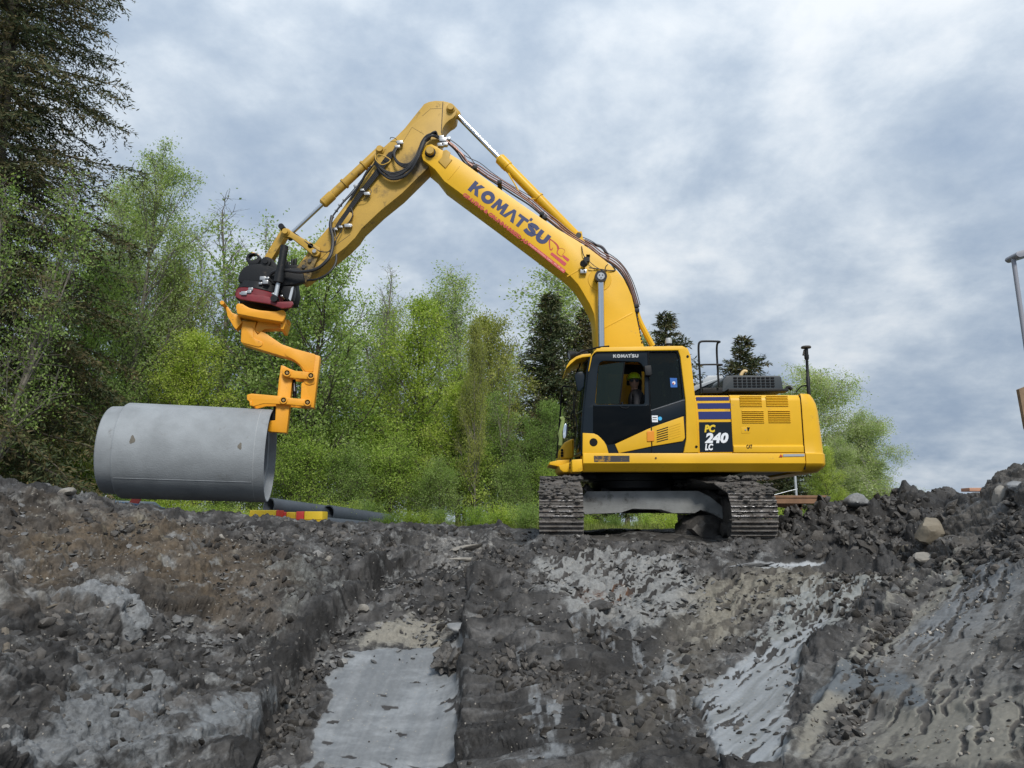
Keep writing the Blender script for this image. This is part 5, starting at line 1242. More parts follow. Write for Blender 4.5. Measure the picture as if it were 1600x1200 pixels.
# ---- hoses and hydraulic pipes
def hose(pts, r=.020, mat=None, parent=None, nm='hose', Y=None, zoom=None, n=6):
    q = [P(*(zoom([p[:2]])[0] if zoom else p[:2]), (p[2] if len(p) > 2 else Y)) for p in pts]
    m_ = MB(); m_.tube(spline(q, n), r, 8); return m_.build(nm, mat or rubber, parent or exc)
Yh = aY-.05
for k, off in enumerate(((0, 0), (10, -14), (-12, 10), (6, 22), (18, -30), (-4, 36))):
    dx, dy = off
    hose([(1390-dx, 300+dy*.3, Yh), (1340+dx, 275+dy*.4, Yh-.05-.015*k), (1290+dx, 320+dy*.5, Yh-.1), (1250+dx*.5, 420+dy*.4, Yh-.12), (1190+dx, 500+dy*.8, Yh-.1), (1100, 540+dy*.6, Yh-.08), (1030-dx, 505+dy*.7, Yh-.06), (985, 440+dy*.6, Yh-.02)], .021, zoom=za, parent=ARM)
for k in range(3):
    hose([(1130-k*9, 350+k*6, Yh), (1105-k*4, 400, Yh-.05), (1120+k*6, 455, Yh-.08), (1180+k*5, 485-k*10, Yh-.1), (1235, 440-k*8, Yh-.1), (1270, 350, Yh-.08), (1330, 290+k*8, Yh-.06)], .018, zoom=za, parent=ARM)
# pipes along the arm
for k in range(6):
    d = k*9
    hose([(1120-d, 375+d*.4, Yh), (1030-d, 500+d*.3, Yh), (900-d*.8, 660+d*.3, Yh), (800-d*.7, 800+d*.2, Yh), (735-d*.3, 880+d*.2, Yh-.02)], .015, dark if k % 2 else rubber, ARM, 'arm_pipe', zoom=za)
hose([(715, 790, Yh-.02), (705, 850, Yh-.06), (720, 930, Yh-.1), (715, 1000, Yh-.15), (690, 1060, Yh-.2), (620, 1120, Yh-.22), (520, 1140, Yh-.22), (420, 1130, Yh-.2), (350, 1140, Yh-.15), (310, 1180, Yh-.1)], .030, zoom=za)
hose([(742, 1030, Yh), (735, 1090, Yh-.05), (690, 1150, Yh-.1), (620, 1185, Yh-.1), (560, 1192, Yh-.05)], .020, zoom=za)
hose([(725, 860, Yh-.05), (740, 950, Yh-.08), (700, 1010, Yh-.08), (640, 1010, Yh-.05), (600, 985, Yh-.05), (560, 960, Yh-.05), (500, 910, Yh-.02), (470, 890, Yh)], .009, zoom=za)
hose([(780, 870, Yh-.02), (735, 950, Yh-.04), (720, 1000, Yh-.04)], .008, zoom=za)
hose([(1255, 545, Yh+.3), (1250, 590, Yh+.35), (1210, 635, Yh+.35), (1150, 648, Yh+.3)], .026, copper, zoom=za, parent=ARM)
hose([(985, 405, Yh-.06), (990, 440, Yh-.10), (1030, 470, Yh-.1), (1080, 440, Yh-.08), (1010, 405, Yh-.08), (990, 430, Yh-.06)], .010, arm_yellow, zoom=za, parent=ARM)
hose([(960, 480, Yh-.04), (930, 520, Yh-.06), (900, 575, Yh-.05), (870, 620, Yh-.05), (830, 690, Yh-.04)], .022, dark, zoom=za, parent=ARM)
hose([(945, 610, Yh), (960, 640, Yh-.02), (930, 680, Yh-.02), (880, 700, Yh)], .006, zoom=za, parent=ARM)
hose([(830, 730, Yh), (845, 780, Yh-.03), (820, 830, Yh-.03), (790, 850, Yh)], .010, zoom=za, parent=ARM)
m_ = MB()
for px, py, s in ((935, 655, .045), (865, 605, .034), (790, 690, .022), (766, 722, .028), (742, 756, .022), (718, 795, .02), (735, 875, .035), (770, 860, .03), (815, 855, .05), (830, 850, .03), (1140, 335, .05), (1125, 360, .04), (1410, 320, .06), (1395, 350, .05), (1420, 345, .05), (1400, 300, .04), (905, 630, .03), (1440, 310, .04)):
    q = P(*za([(px, py)])[0], Yh); m_.box((q.x-s, Yh-s, q.z-s*.6), (q.x+s, Yh+.04, q.z+s*.6)); m_.cyl(q+Vector((-s*1.3, -s*.4, s*.3)), q+Vector((s*1.3, -s*.4, -s*.3)), s*.35, 8)
vb_ = m_.build('valve_block', steel, ARM, .008); vb_['kind'] = 'stuff'
for k in range(3): hose([(985-k*6, 455+k*8, Yh), (900-k*6, 570+k*6, Yh-.02), (850-k*8, 640+k*3, Yh-.02), (790-k*6, 700+k*5, Yh-.02), (750-k*4, 750+k*4, Yh-.02), (716, 795, Yh-.02)], .014, (dark, steel, rubber)[k], ARM, 'arm_pipe', zoom=za)
m_ = MB(); q = [P(*za([p])[0], Yh+.02) for p in ((760, 800), (800, 745), (850, 785), (820, 840), (770, 850))]; m_.prism([(v.x, v.z) for v in q], Yh-.01, Yh+.05); m_.build('valve_bracket', arm_yellow, ARM, .006)
hose([(1078, 310, Yh+.02), (1082, 300, Yh), (1100, 300, Yh), (1120, 312, Yh+.02)], .006, zoom=za, parent=ARM)
# boom tip cut-out bracket and pipes along the top of the boom
plate('pipe_bracket', zb([(128, 318), (145, 300), (150, 272), (165, 268), (182, 280), (176, 305), (190, 312), (160, 350)]), bY-.02, .04, arm_yellow, BOOM, bevel=.004)
top = [(143, 215), (205, 262), (250, 320), (300, 352), (350, 388), (400, 418), (470, 462), (540, 508), (600, 560), (650, 600), (700, 642), (740, 668), (800, 700), (850, 740), (910, 775), (950, 815), (980, 870), (1000, 930), (1015, 985)]
for k, (dx, dy, r, m__) in enumerate(((0, 0, .015, copper), (4, -7, .012, copper), (9, -14, .012, copper), (-3, 8, .016, dark), (14, -20, .007, rubber))):
    pts_ = []
    for i, (x, y) in enumerate(top):
        f = min(1, i/3); pts_.append((x+dx*f, y+dy*f+(-16*math.sin(i*1.3+k)*(.3 if i > 2 else 1))*(1 if m__ is rubber else .35), bY+.06+.05*k))
    hose(pts_, r, m__, BOOM, 'boom_pipe', zoom=zb, n=4)
hose([(150, 205, bY+.1), (205, 240, bY+.1), (260, 290, bY+.12), (300, 340, bY+.12), (360, 385, bY+.12)], .008, rubber, BOOM, zoom=zb)
hose([(160, 225, bY+.02), (230, 285, bY), (262, 328, bY+.02), (310, 360, bY+.05)], .020, copper, BOOM, zoom=zb)
hose([(780, 672, YC), (820, 690, YC), (860, 705, YC), (885, 745, YC), (880, 765, YC)], .028, mk('hose_purple_grey', (.05, .045, .06), .4), BOOM, zoom=zb)
hose([(780, 680, YC-.1), (800, 715, YC-.1), (850, 740, YC-.1)], .022, rubber, BOOM, zoom=zb)
hose([(1010, 985, YC-.05), (1025, 1030, YC-.05), (1050, 1080, YC-.05), (1085, 1145, YC-.02)], .052, yellow, BOOM, 'guard_pipe', zoom=zb, n=3)
hose([(1008, 985, bY+.05), (1018, 1040, bY+.05), (1030, 1100, bY+.05), (1040, 1150, bY+.05)], .014, rubber, BOOM, zoom=zb)
hose([(1003, 985, bY+.15), (1010, 1040, bY+.15), (1022, 1150, bY+.15)], .016, copper, BOOM, zoom=zb)
hose([(768, 700, bY-.01), (775, 735, bY-.04), (790, 760, bY-.04)], .008, rubber, BOOM, zoom=zb)
hose([(800, 795, bY-.04), (840, 800, bY-.04), (880, 806, bY-.03), (918, 806, bY-.01), (900, 780, bY)], .010, rubber, BOOM, zoom=zb)
hose([(800, 765, bY-.05), (830, 790, bY-.04), (870, 810, bY-.03), (875, 790, bY-.02), (885, 780, bY)], .006, rubber, BOOM, zoom=zb)
m_ = MB()
for q in ((292, 354), (402, 420), (590, 560), (602, 576), (1012, 990), (1010, 970), (795, 750)):
    v = P(*zb([q])[0], bY+.08); m_.box((v.x-.04, bY+.0, v.z-.03), (v.x+.04, bY+.3, v.z+.035))
m_.build('pipe_clamp', dark, BOOM, .006)
m_ = MB()
for k in range(9):
    v = P(*zb([(1015+k*2.6, 1010+k*15)])[0], bY+.02); m_.box((v.x-.012, bY+.0, v.z-.02), (v.x+.012, bY+.06, v.z+.02))
m_.build('hose_guard', dark, BOOM)

# ------------------------------------------------------------------ pipe hook hanging from the rotator
hk0 = P(*zh([(640, 500)])[0], YC)
hook = thing('pipe_hook', (hk0.x, YC, hk0.z), 'bright orange steel pipe hook with four pivot bolts hanging from the black rotator', 'lifting hook')
sad = [(150, 78), (152, 55), (165, 40), (200, 42), (230, 60), (262, 76), (340, 90), (430, 96), (480, 95), (520, 80), (545, 86), (557, 108), (553, 135), (530, 182), (345, 158), (160, 128)]
for yy in (12.56, 13.18): plate('saddle_cheek', zh(sad), yy, .06, orange, hook, bevel=.008, rnd=.02, Yref=12.56)
m_ = MB(); m_.prism(XZ(zh([(160, 118), (345, 148), (528, 170), (530, 184), (345, 162), (160, 132)]), 12.56), 12.58, 13.22); m_.build('saddle_base', orange, hook, .006)
m_ = MB(); m_.prism(XZ(zh([(525, 176), (552, 140), (575, 180), (552, 250), (528, 248)]), 12.70), 12.66, 13.16); m_.prism(XZ(zh([(350, 180), (525, 188), (535, 240), (400, 252), (345, 290), (320, 262)]), 12.8), 12.8, 13.0); m_.build('saddle_web', orange, hook, .006)
m_ = MB(); m_.prism(XZ(zh([(84, 84), (92, 70), (104, 76), (128, 118), (185, 140), (215, 200), (205, 212), (165, 262), (146, 240), (96, 150)]), 12.75), 12.75, 12.95); m_.build('saddle_nose', orange, hook, .01)
m_ = MB(); a = P(*zh([(96, 80)])[0], YC); m_.cyl((a.x, 12.6, a.z), (a.x, 13.2, a.z), .035, 14); m_.build('nose_pin', orange, hook)
swan = [(215, 190), (332, 190), (318, 262), (342, 300), (372, 268), (420, 292), (540, 372), (700, 425), (858, 462), (830, 690), (805, 908), (690, 888), (696, 830), (702, 700), (718, 690), (722, 640), (716, 600), (700, 570), (676, 535), (640, 505), (600, 488), (400, 434), (228, 384), (205, 362)]
m_ = MB(); m_.prism(XZ(zh(swan), 12.78), 12.78, 13.02); m_.build('swan_arm', orange, hook, .014)
for q in ([(222, 240), (240, 222), (285, 218), (305, 240), (310, 330), (385, 360), (380, 390), (350, 402), (222, 372)], [(565, 440), (580, 410), (620, 402), (820, 450), (800, 600), (735, 600), (690, 540), (640, 500), (600, 482), (570, 465)], [(718, 670), (725, 640), (820, 640), (812, 700), (770, 714), (735, 706)]):
    m_ = MB(); m_.prism(rnd_poly(XZ(zh(q), 12.77), .03), 12.764, 12.782); m_.build('doubler_plate', orange, hook, .003)
post = [(535, 550), (562, 556), (632, 592), (626, 680), (612, 830), (604, 900), (594, 1000), (580, 1126), (424, 1116), (430, 1060), (440, 1025), (486, 1020), (494, 890), (505, 815), (515, 700)]
m_ = MB(); m_.prism(XZ(zh(post), 12.80), 12.80, 13.00); m_.build('hook_post', orange, hook, .012)
for yy in (12.715, 13.03):
    o = plate('link_bar', zh([(540, 600), (548, 578), (570, 566), (600, 580), (650, 598), (745, 603), (790, 606), (806, 630), (800, 656), (775, 666), (690, 662), (580, 655), (548, 640)]), yy, .05, orange, hook, bevel=.006, rnd=.01, Yref=12.74)
    o = plate('link_bar', zh([(254, 812), (290, 800), (515, 815), (560, 822), (640, 832), (745, 836), (775, 850), (780, 870), (765, 892), (740, 896), (600, 886), (520, 884), (388, 882), (310, 906), (278, 902), (274, 868), (254, 852)]), yy-.001, .05, orange, hook, bevel=.006, rnd=.01, Yref=12.74)
m_ = MB(); m_.prism(XZ(zh([(274, 868), (292, 866), (294, 902), (278, 902)]), 12.72), 12.68, 13.12); m_.build('hook_pad', orange, hook, .004)
for q in ((578, 615), (775, 632), (548, 848), (747, 862)):
    c = P(*zh([q])[0], 12.70); m_ = MB(); m_.lathe((c.x, 12.72, c.z), (c.x, 12.685, c.z), [(0, .062), (.035, .062), (.035, .044), (.012, .042)], 24, caps=False); pb = m_.build('pivot_ring', orange, hook)
    m_ = MB(); m_.cyl((c.x, 12.716, c.z), (c.x, 12.706, c.z), .043, 20); m_.build('ring_shadow_gap', black, pb); m_ = MB(); m_.lathe((c.x, 12.71, c.z), (c.x, 12.688, c.z), [(0, .026), (.022, .024)], 6); m_.build('bolt', mk('bolt_'+str(q[0]), (.30, .19, .06), .5), pb)
plate('rubber_pad', zh([(478, 900), (496, 900), (490, 1012), (450, 1016), (452, 975), (474, 950)]), 12.86, .12, black, hook)
m_ = MB(); m_.tube([P(*zh([p])[0], 12.9) for p in ((650, 670), (656, 820))], .030, 10); m_.build('damper', black, hook); m_ = MB(); m_.tube([P(*zh([p])[0], 12.86) for p in ((648, 700), (652, 770))], .014, 8); m_.build('damper_rod', steel, hook)

hook.rotation_euler.z = math.radians(8.7)   # turned with the pipe it carries
# ------------------------------------------------------------------ concrete pipe on the hook
R_ = .79
pe = P(407.5, 711.5, YC); pd_l = P(181, 703, YC-.43); ax = (pe-pd_l); Lp = ax.length; ax.normalize()
m_ = MB(); Ro = R_; Ri = R_*.80
prof = [(-.26, Ri), (-.26, Ro*.885), (-.24, Ro*.905), (.0, Ro*.925), (.0, Ro*.985), (.02, Ro), (Lp-.03, Ro), (Lp, Ro*.985), (Lp, Ro*.965), (Lp-.12, Ro*.93), (Lp-.13, Ri*1.04), (Lp-.13, Ri), (-.26, Ri)]
prof = [(t+.16, r) for t, r in prof]
m_.lathe(pd_l, pe, prof, 128, caps=False)
pipe = m_.build('concrete_pipe', concrete, None, ang=28)
tag(pipe, 'large pale grey concrete sewer pipe hanging level from the orange hook', 'concrete pipe')
_wp[pipe.name] = pipe.location.copy()
m_ = MB(); m_.lathe(pe-ax*.012, pe+ax*.004, [(0, Ro*.999), (.004, Ro*1.003), (.016, Ro*.99), (.016, Ro*.955), (.0, Ro*.955)], 128, caps=False); m_.build('pipe_rim', rim_m, pipe)
m_ = MB(); th_ = math.radians(-38); u_ = (Vector((0, -1, 0))-ax*Vector((0, -1, 0)).dot(ax)).normalized(); w_ = (Vector((0, 0, 1))-ax*ax.z).normalized(); o_ = (u_*math.cos(th_)+w_*math.sin(th_))*(Ro-.001); m_.tube([pd_l+ax*.2+o_, pe-ax*.03+o_], .0045, 5); m_.build('mould_seam', concrete, pipe)
for (px, py, s) in ((216, 690, .055), (375, 697, .045)):
    # spall marks: thin patches that follow the curve
    v = P(px, py, YC-.8); o = v-pd_l; t = o.dot(ax); rad = (o-ax*t); ang0 = math.atan2(rad.z, -rad.y); V = []; F = []; n_ = 14
    cx_, an = t, math.asin(max(-1, min(1, rad.z/Ro)))
    for k in range(n_+1):
        rr = 0 if k == 0 else 1+.22*math.sin(2*math.pi*k/n_*3+px)
        a_ = 2*math.pi*k/n_; tt_ = t+rr*s*.7*math.cos(a_)*(k > 0); th = an+rr*s*1.2*math.sin(a_)/Ro*(k > 0)
        u_ = Vector((0, -1, 0)); u_ = (u_-ax*u_.dot(ax)).normalized(); w_ = Vector((0, 0, 1)); w_ = (w_-ax*w_.dot(ax)).normalized()
        V.append(pd_l+ax*tt_+(u_*math.cos(th)+w_*math.sin(th))*(Ro+.0025))
    F = [(0, k, k % n_+1) for k in range(1, n_+1)]
    me = pymesh('spall_mark', V, F); link_mesh('spall_mark', me, pipe, stain)

# ------------------------------------------------------------------ operator in the cab
def skin_body(name, V, E, R, mat, sub=2):
    me = pymesh(name, V, []); me.edges.add(len(E)); me.edges.foreach_set('vertices', [i for e in E for i in e]); me.update()
    o = bpy.data.objects.new(name, me); COL.objects.link(o); md = o.modifiers.new('s', 'SKIN'); sk_ = me.skin_vertices[0].data if me.skin_vertices else None
    bm = bmesh.new(); bm.from_mesh(me); ly = bm.verts.layers.skin.verify()
    for v, r in zip(bm.verts, R): v[ly].radius = (r, r) if not isinstance(r, tuple) else r
    bm.verts.ensure_lookup_table(); bm.verts[0][ly].use_root = True; bm.to_mesh(me); bm.free()
    sb = o.modifiers.new('b', 'SUBSURF'); sb.levels = sub; sb.render_levels = sub
    dg = bpy.context.evaluated_depsgraph_get(); dg.update(); m2 = bpy.data.meshes.new_from_object(o.evaluated_get(dg)); bpy.data.objects.remove(o)
    smooth(m2); m2.name = name; m2.materials.clear(); m2.materials.append(mat); return m2
hpx = P(991, 597, 11.93); hx, hy, hz = hpx.x, hpx.y, hpx.z
per = thing('person', (hx+.02, hy, hz-.78), 'machine operator in lime hard hat, sunglasses and dark jacket sitting in the cab', 'person')
V = [(hx+.04, hy, hz-.72), (hx+.04, hy, hz-.50), (hx+.03, hy, hz-.33), (hx+.02, hy, hz-.20), (hx+.01, hy, hz-.12), (hx+.02, hy-.19, hz-.25), (hx-.02, hy-.25, hz-.50), (hx-.26, hy-.27, hz-.60), (hx+.02, hy+.19, hz-.25), (hx-.02, hy+.25, hz-.50), (hx-.26, hy+.30, hz-.60), (hx-.40, hy-.10, hz-.74), (hx-.40, hy+.10, hz-.74), (hx-.46, hy-.11, hz-1.10), (hx-.46, hy+.11, hz-1.10), (hx-.58, hy-.11, hz-1.14), (hx-.58, hy+.11, hz-1.14)]
E = [(0, 1), (1, 2), (2, 3), (3, 4), (3, 5), (5, 6), (6, 7), (3, 8), (8, 9), (9, 10), (0, 11), (0, 12), (11, 13), (12, 14), (13, 15), (14, 16)]
Rr = [.15, .15, .16, .11, .055, .075, .058, .040, .075, .058, .040, .085, .085, .06, .06, .045, .045]
bme = skin_body('jacket', V, E, Rr, jacket); link_mesh('jacket', bme, per, None)
def head():
    bm = bmesh.new(); bmesh.ops.create_uvsphere(bm, u_segments=28, v_segments=20, radius=1)
    for v in bm.verts:
        x, y, z = v.co   # face looks to -Y, slightly towards -X
        w = 1-.28*max(0, -z)**1.3
        X = x*.078*w; Yv = y*.098*(w if y < 0 else 1); Z = z*.118
        # nose, brow, chin, eye sockets
        if y < 0:
            fr = -y
            nose = math.exp(-((x/.16)**2+((z+.12)/.22)**2)); Yv -= .020*nose*fr
            Yv += .008*fr*(math.exp(-(((x-.38)/.16)**2+((z-.08)/.12)**2))+math.exp(-(((x+.38)/.16)**2+((z-.08)/.12)**2)))
            Yv -= .006*fr*math.exp(-((x/.35)**2+((z+.48)/.06)**2)); Yv += .004*fr*math.exp(-((x/.3)**2+((z+.55)/.03)**2))
            Yv -= .010*fr*math.exp(-((x/.3)**2+((z+.85)/.15)**2))
        v.co = (X, Yv, Z)
    for s in (-1, 1):
        r = bmesh.ops.create_uvsphere(bm, u_segments=8, v_segments=6, radius=1); 
        for v in r['verts']: v.co = Vector((v.co.x*.010+s*.078, v.co.y*.018+.01, v.co.z*.03-.005))
    r = bmesh.ops.create_cone(bm, cap_ends=True, segments=14, radius1=.055, radius2=.05, depth=.12)
    for v in r['verts']: v.co += Vector((0, .015, -.13))
    me = bpy.data.meshes.new('head'); bm.to_mesh(me); bm.free(); smooth(me); return me
HR = Matrix.Translation((hx, hy, hz)) @ Matrix.Rotation(math.radians(-8), 4, 'Z') @ Matrix.Scale(1.05, 4)
me = head(); me.transform(HR); link_mesh('head', me, per, skin)
bm = bmesh.new(); bmesh.ops.create_uvsphere(bm, u_segments=28, v_segments=16, radius=1)
for v in bm.verts:
    z = max(v.co.z, 0); k = 1.0; v.co = Vector((v.co.x*.104, v.co.y*.125, z*.115+.042))
    if z <= 0.001:
        if v.co.y < 0: v.co.y *= 1.28; v.co.z -= .006
        v.co.x *= 1.06
bmesh.ops.remove_doubles(bm, verts=bm.verts, dist=1e-5)
me = bpy.data.meshes.new('hard_hat'); bm.to_mesh(me); bm.free(); me.transform(HR); smooth(me); link_mesh('hard_hat', me, per, helmet)
m_ = MB()
for s in (-1, 1): m_.lathe((s*.066, .015, -.01), (s*.118, .015, -.01), [(0, .030), (.01, .038), (.04, .038), (.052, .026)], 16)
for s in (-1, 1): m_.tube([(s*.105, .01, .02), (s*.112, .01, .09), (s*.10, .01, .11)], .006, 6)
me = pymesh('ear_defenders', m_.V, m_.F); me.transform(HR); sharp(me); link_mesh('ear_defenders', me, per, black)
m_ = MB()
for s in (-1, 1): m_.prism(rnd_poly([(s*.008, .024), (s*.066, .028), (s*.062, -.010), (s*.038, -.020), (s*.014, -.008)], .008), -.108, -.090)
m_.box((-.012, -.108, .014), (.012, -.098, .022)); m_.box((-.074, -.10, .012), (-.068, .0, .020)); m_.box((.068, -.10, .012), (.074, .0, .020))
me = pymesh('sunglasses', m_.V, m_.F); me.transform(HR); link_mesh('sunglasses', me, per, darkglass)
for s, (wx_, wy_, wz_) in ((-1, (hx-.26, hy-.27, hz-.60)), (1, (hx-.26, hy+.30, hz-.60))):
    V = [(wx_, wy_, wz_), (wx_-.05, wy_, wz_+.005)]; E = [(0, 1)]; Rr = [.026, .030]
    for f in range(4):
        by = wy_+(-.024+f*.016); L0 = (.030, .034, .032, .024)[f]; b_ = len(V)
        V += [(wx_-.085, by, wz_+.012), (wx_-.085-L0*.7, by, wz_-.004), (wx_-.080-L0*.5, by, wz_-.032)]; E += [(1, b_), (b_, b_+1), (b_+1, b_+2)]; Rr += [.010, .009, .008]
    b_ = len(V); V += [(wx_-.05, wy_-s*.032, wz_-.005), (wx_-.085, wy_-s*.036, wz_-.022)]; E += [(0, b_), (b_, b_+1)]; Rr += [.011, .009]
    hm = skin_body('hand', V, E, Rr, skin, 1); link_mesh('hand', hm, per, None)
# ------------------------------------------------------------------ trees
class NB:
    """branches and leaves gathered as arrays"""
    def __init__(s): s.V = []; s.F = []; s.n = 0; s.L = []
    def tube(s, pts, r0, r1, sides):
        pts = np.asarray(pts, float); m = len(pts)
        t = np.gradient(pts, axis=0); t /= np.linalg.norm(t, axis=1, keepdims=True)+1e-9
        ref = np.array([0, 0, 1.0]) if abs(t[0][2]) < .8 else np.array([1.0, 0, 0])
        u = np.cross(t, ref); u /= np.linalg.norm(u, axis=1, keepdims=True)+1e-9; w = np.cross(t, u)
        r = np.linspace(r0, r1, m)[:, None]
        th = np.arange(sides)*2*math.pi/sides
        ring = pts[:, None]+r[:, None]*(u[:, None]*np.cos(th)[None, :, None]+w[:, None]*np.sin(th)[None, :, None])
        s.V.append(ring.reshape(-1, 3)); k = np.arange(sides); k2 = (k+1) % sides
        for j in range(m-1):
            s.F.append(np.stack([s.n+j*sides+k, s.n+j*sides+k2, s.n+(j+1)*sides+k2, s.n+(j+1)*sides+k], 1))
        s.n += m*sides
    def mesh(s, name, mat):
        me = npmesh(name, np.concatenate(s.V), np.concatenate(s.F)); smooth(me); me.materials.append(mat); return me
def leaf_cloud(name, C, D, size, rs, mat, aspect=.62, lie=None):
    """one small folded diamond per leaf: C centres, D growth directions"""
    n = len(C); sz = size*(.6+.8*rs.rand(n))[:, None]
    D = D+rs.normal(0, .55, (n, 3)); D /= np.linalg.norm(D, axis=1, keepdims=True)+1e-9
    r = rs.normal(0, 1, (n, 3)); W = np.cross(D, r); W /= np.linalg.norm(W, axis=1, keepdims=True)+1e-9
    a = C; b = C+D*sz*.5+W*sz*aspect*.5; c = C+D*sz; d = C+D*sz*.5-W*sz*aspect*.5
    V = np.stack([a, b, c, d], 1).reshape(-1, 3); F = np.arange(n*4, dtype=np.int32).reshape(-1, 4)
    me = npmesh(name, V, F); me.materials.append(mat); return me
def bend(p0, d, L, n, rs, wob, up):
    pts = [np.array(p0, float)]; d = np.array(d, float); d /= np.linalg.norm(d)
    for i in range(n):
        d = d+rs.normal(0, wob, 3)+np.array([0, 0, up]); d /= np.linalg.norm(d); pts.append(pts[-1]+d*L/n)
    return np.array(pts)
def at_(pts, t):
    k = t*(len(pts)-1); i = min(int(k), len(pts)-2); f = k-i; return pts[i]*(1-f)+pts[i+1]*f
def broadleaf(seed, H, R, z0, nl, leaf, lsz, lmat, bmat, up=.06, prof=.6, tw=5, lpt=7, spread=.16, droop=0., r0=None, elev=(35, 62), gaps=.25, skew=.45, bare=0.0, stems=1):
    rs = _rs(seed); nb = NB(); LC = []; LD = []
    for st in range(stems):
        a0 = rs.rand()*6.28; dv = [math.cos(a0)*.10*(stems > 1)+rs.normal(0, .02), math.sin(a0)*.10*(stems > 1)+rs.normal(0, .02), 1]
        Hs = H*(1 if st == 0 else .75+.2*rs.rand())
        tr = bend([rs.normal(0, .1)*(stems > 1), rs.normal(0, .1)*(stems > 1), -.15], dv, Hs, 12, rs, .035, .03); rb = (r0 or H*.014)*(1 if stems == 1 else .7)
        nb.tube(tr, rb, rb*.12, 7)
        for i in range(nl//stems):
            t = z0+(1-z0)*((i+rs.rand())/(nl//stems)); az = rs.rand()*6.28+i*2.4
            f = (t-z0)/(1-z0); pr = math.sin(math.pi*min(1, max(0, .06+.94*f)**skew))**prof if f < .98 else .15
            L = max(.35, R*(pr*.95+.12)*(.65+.5*rs.rand())); el = math.radians(elev[0]+(elev[1]-elev[0])*f+rs.normal(0, 9))
            d = [math.cos(az)*math.cos(el), math.sin(az)*math.cos(el), math.sin(el)]
            lb = bend(at_(tr, t), d, L*1.15, 6, rs, .10, up-droop*.5); rl = rb*.42*(1-f*.7)*(.7+.5*rs.rand())
            nb.tube(lb, rl, rl*.22, 4)
            for j in range(4+int(L*3.2)):
                q = .22+.78*rs.rand(); dd = lb[-1]-lb[0]; dd = dd/np.linalg.norm(dd)+rs.normal(0, .62, 3)+np.array([0, 0, .18-droop])
                sl = L*.42*(1.1-q*.55)*(.6+.7*rs.rand())+.15
                sb = bend(at_(lb, q), dd, sl, 4, rs, .16, up*.5-droop*.35); nb.tube(sb, rl*.26+.004, .004, 3)
                if rs.rand() < bare: continue
                dens = 1 if rs.rand() > gaps else .25
                for k in range(tw):
                    s_ = sb[rs.randint(1, 5)]; td = rs.normal(0, 1, 3)+np.array([0, 0, .3-droop*2.2]); td /= np.linalg.norm(td)
                    tl = (.18+.35*rs.rand())*(1+droop*1.8)
                    if rs.rand() < .35: nb.tube(np.array([s_, s_+td*tl*.5, s_+td*tl+np.array([0, 0, -droop*tl*.4])]), .005, .003, 3)
                    m = int(lpt*dens*(.5+rs.rand())); u = rs.rand(m, 1)
                    LC.append(s_+td*tl*u+rs.normal(0, spread, (m, 3))*np.array([1, 1, .8])-np.array([0, 0, droop])*tl*.5*u); LD.append(np.tile(td, (m, 1)))
    C = np.concatenate(LC); D = np.concatenate(LD)
    return nb.mesh('trunk', bmat), leaf_cloud('crown', C, D, lsz, rs, lmat)
def spruce(seed, H, R, z0, mat, bmat, whorl=.36, nb_=7, tw=.30, lsz=.15, card=5, droop=.10, ragged=.25, taper=.9):
    rs = _rs(seed); nb = NB(); LC = []; LD = []
    tr = bend([0, 0, -.2], [rs.normal(0, .01), rs.normal(0, .01), 1], H+.2, 14, rs, .010, .02); nb.tube(tr, H*.016, .012, 8)
    z = H*z0
    while z < H*.985:
        f = z/H; Lm = R*((1-f)**taper+.03)*(.9+.2*rs.rand())
        for b in range(nb_ if f < .9 else 5):
            az = rs.rand()*6.28; L = Lm*(1-ragged+2*ragged*rs.rand()*.8)
            if f < .22 and rs.rand() < .4: L *= .6
            el = math.radians(-12+46*f**1.4+rs.normal(0, 5)); d = np.array([math.cos(az)*math.cos(el), math.sin(az)*math.cos(el), math.sin(el)])
            p0 = at_(tr, min(.999, (z+.2+rs.normal(0, .08))/(H+.2)))
            lb = bend(p0, d, L, 6, rs, .035, -droop*.5); lb[4:, 2] += np.linspace(.03, .14, 3)*L*.6
            nb.tube(lb, .010+.012*L, .004, 4)
            side = np.cross(d, [0, 0, 1]); side /= np.linalg.norm(side)+1e-9
            nt = max(5, int(L/(.085 if H < 15 else .062)))
            for k in range(nt):
                q = .10+.90*(k+rs.rand())/nt; s_ = at_(lb, min(.999, q)); sg = 1 if k % 2 else -1
                tl = tw*(1.15-.75*q)*(.5+.9*rs.rand())*(.6+.25*L); td = side*sg*.85+d*.55+np.array([0, 0, -.42-.35*rs.rand()])+rs.normal(0, .14, 3); td /= np.linalg.norm(td)
                n = card+int(tl*8); u = np.linspace(.05, 1, n)[:, None]
                LC.append(s_+td*tl*u+rs.normal(0, .018, (n, 3))); LD.append(np.tile(td*.8, (n, 1))+rs.normal(0, .25, (n, 3)))
                LC.append(lb[0]+(s_-lb[0])*1.0+rs.normal(0, .02, (2, 3))+np.array([0, 0, .015])); LD.append(np.tile(d, (2, 1)))
        z += whorl*(.7+.5*rs.rand())*(1-.45*f)
    C = np.concatenate(LC); D = np.concatenate(LD)
    return nb.mesh('trunk', bmat), leaf_cloud('crown', C, D, lsz, rs, mat, .26)
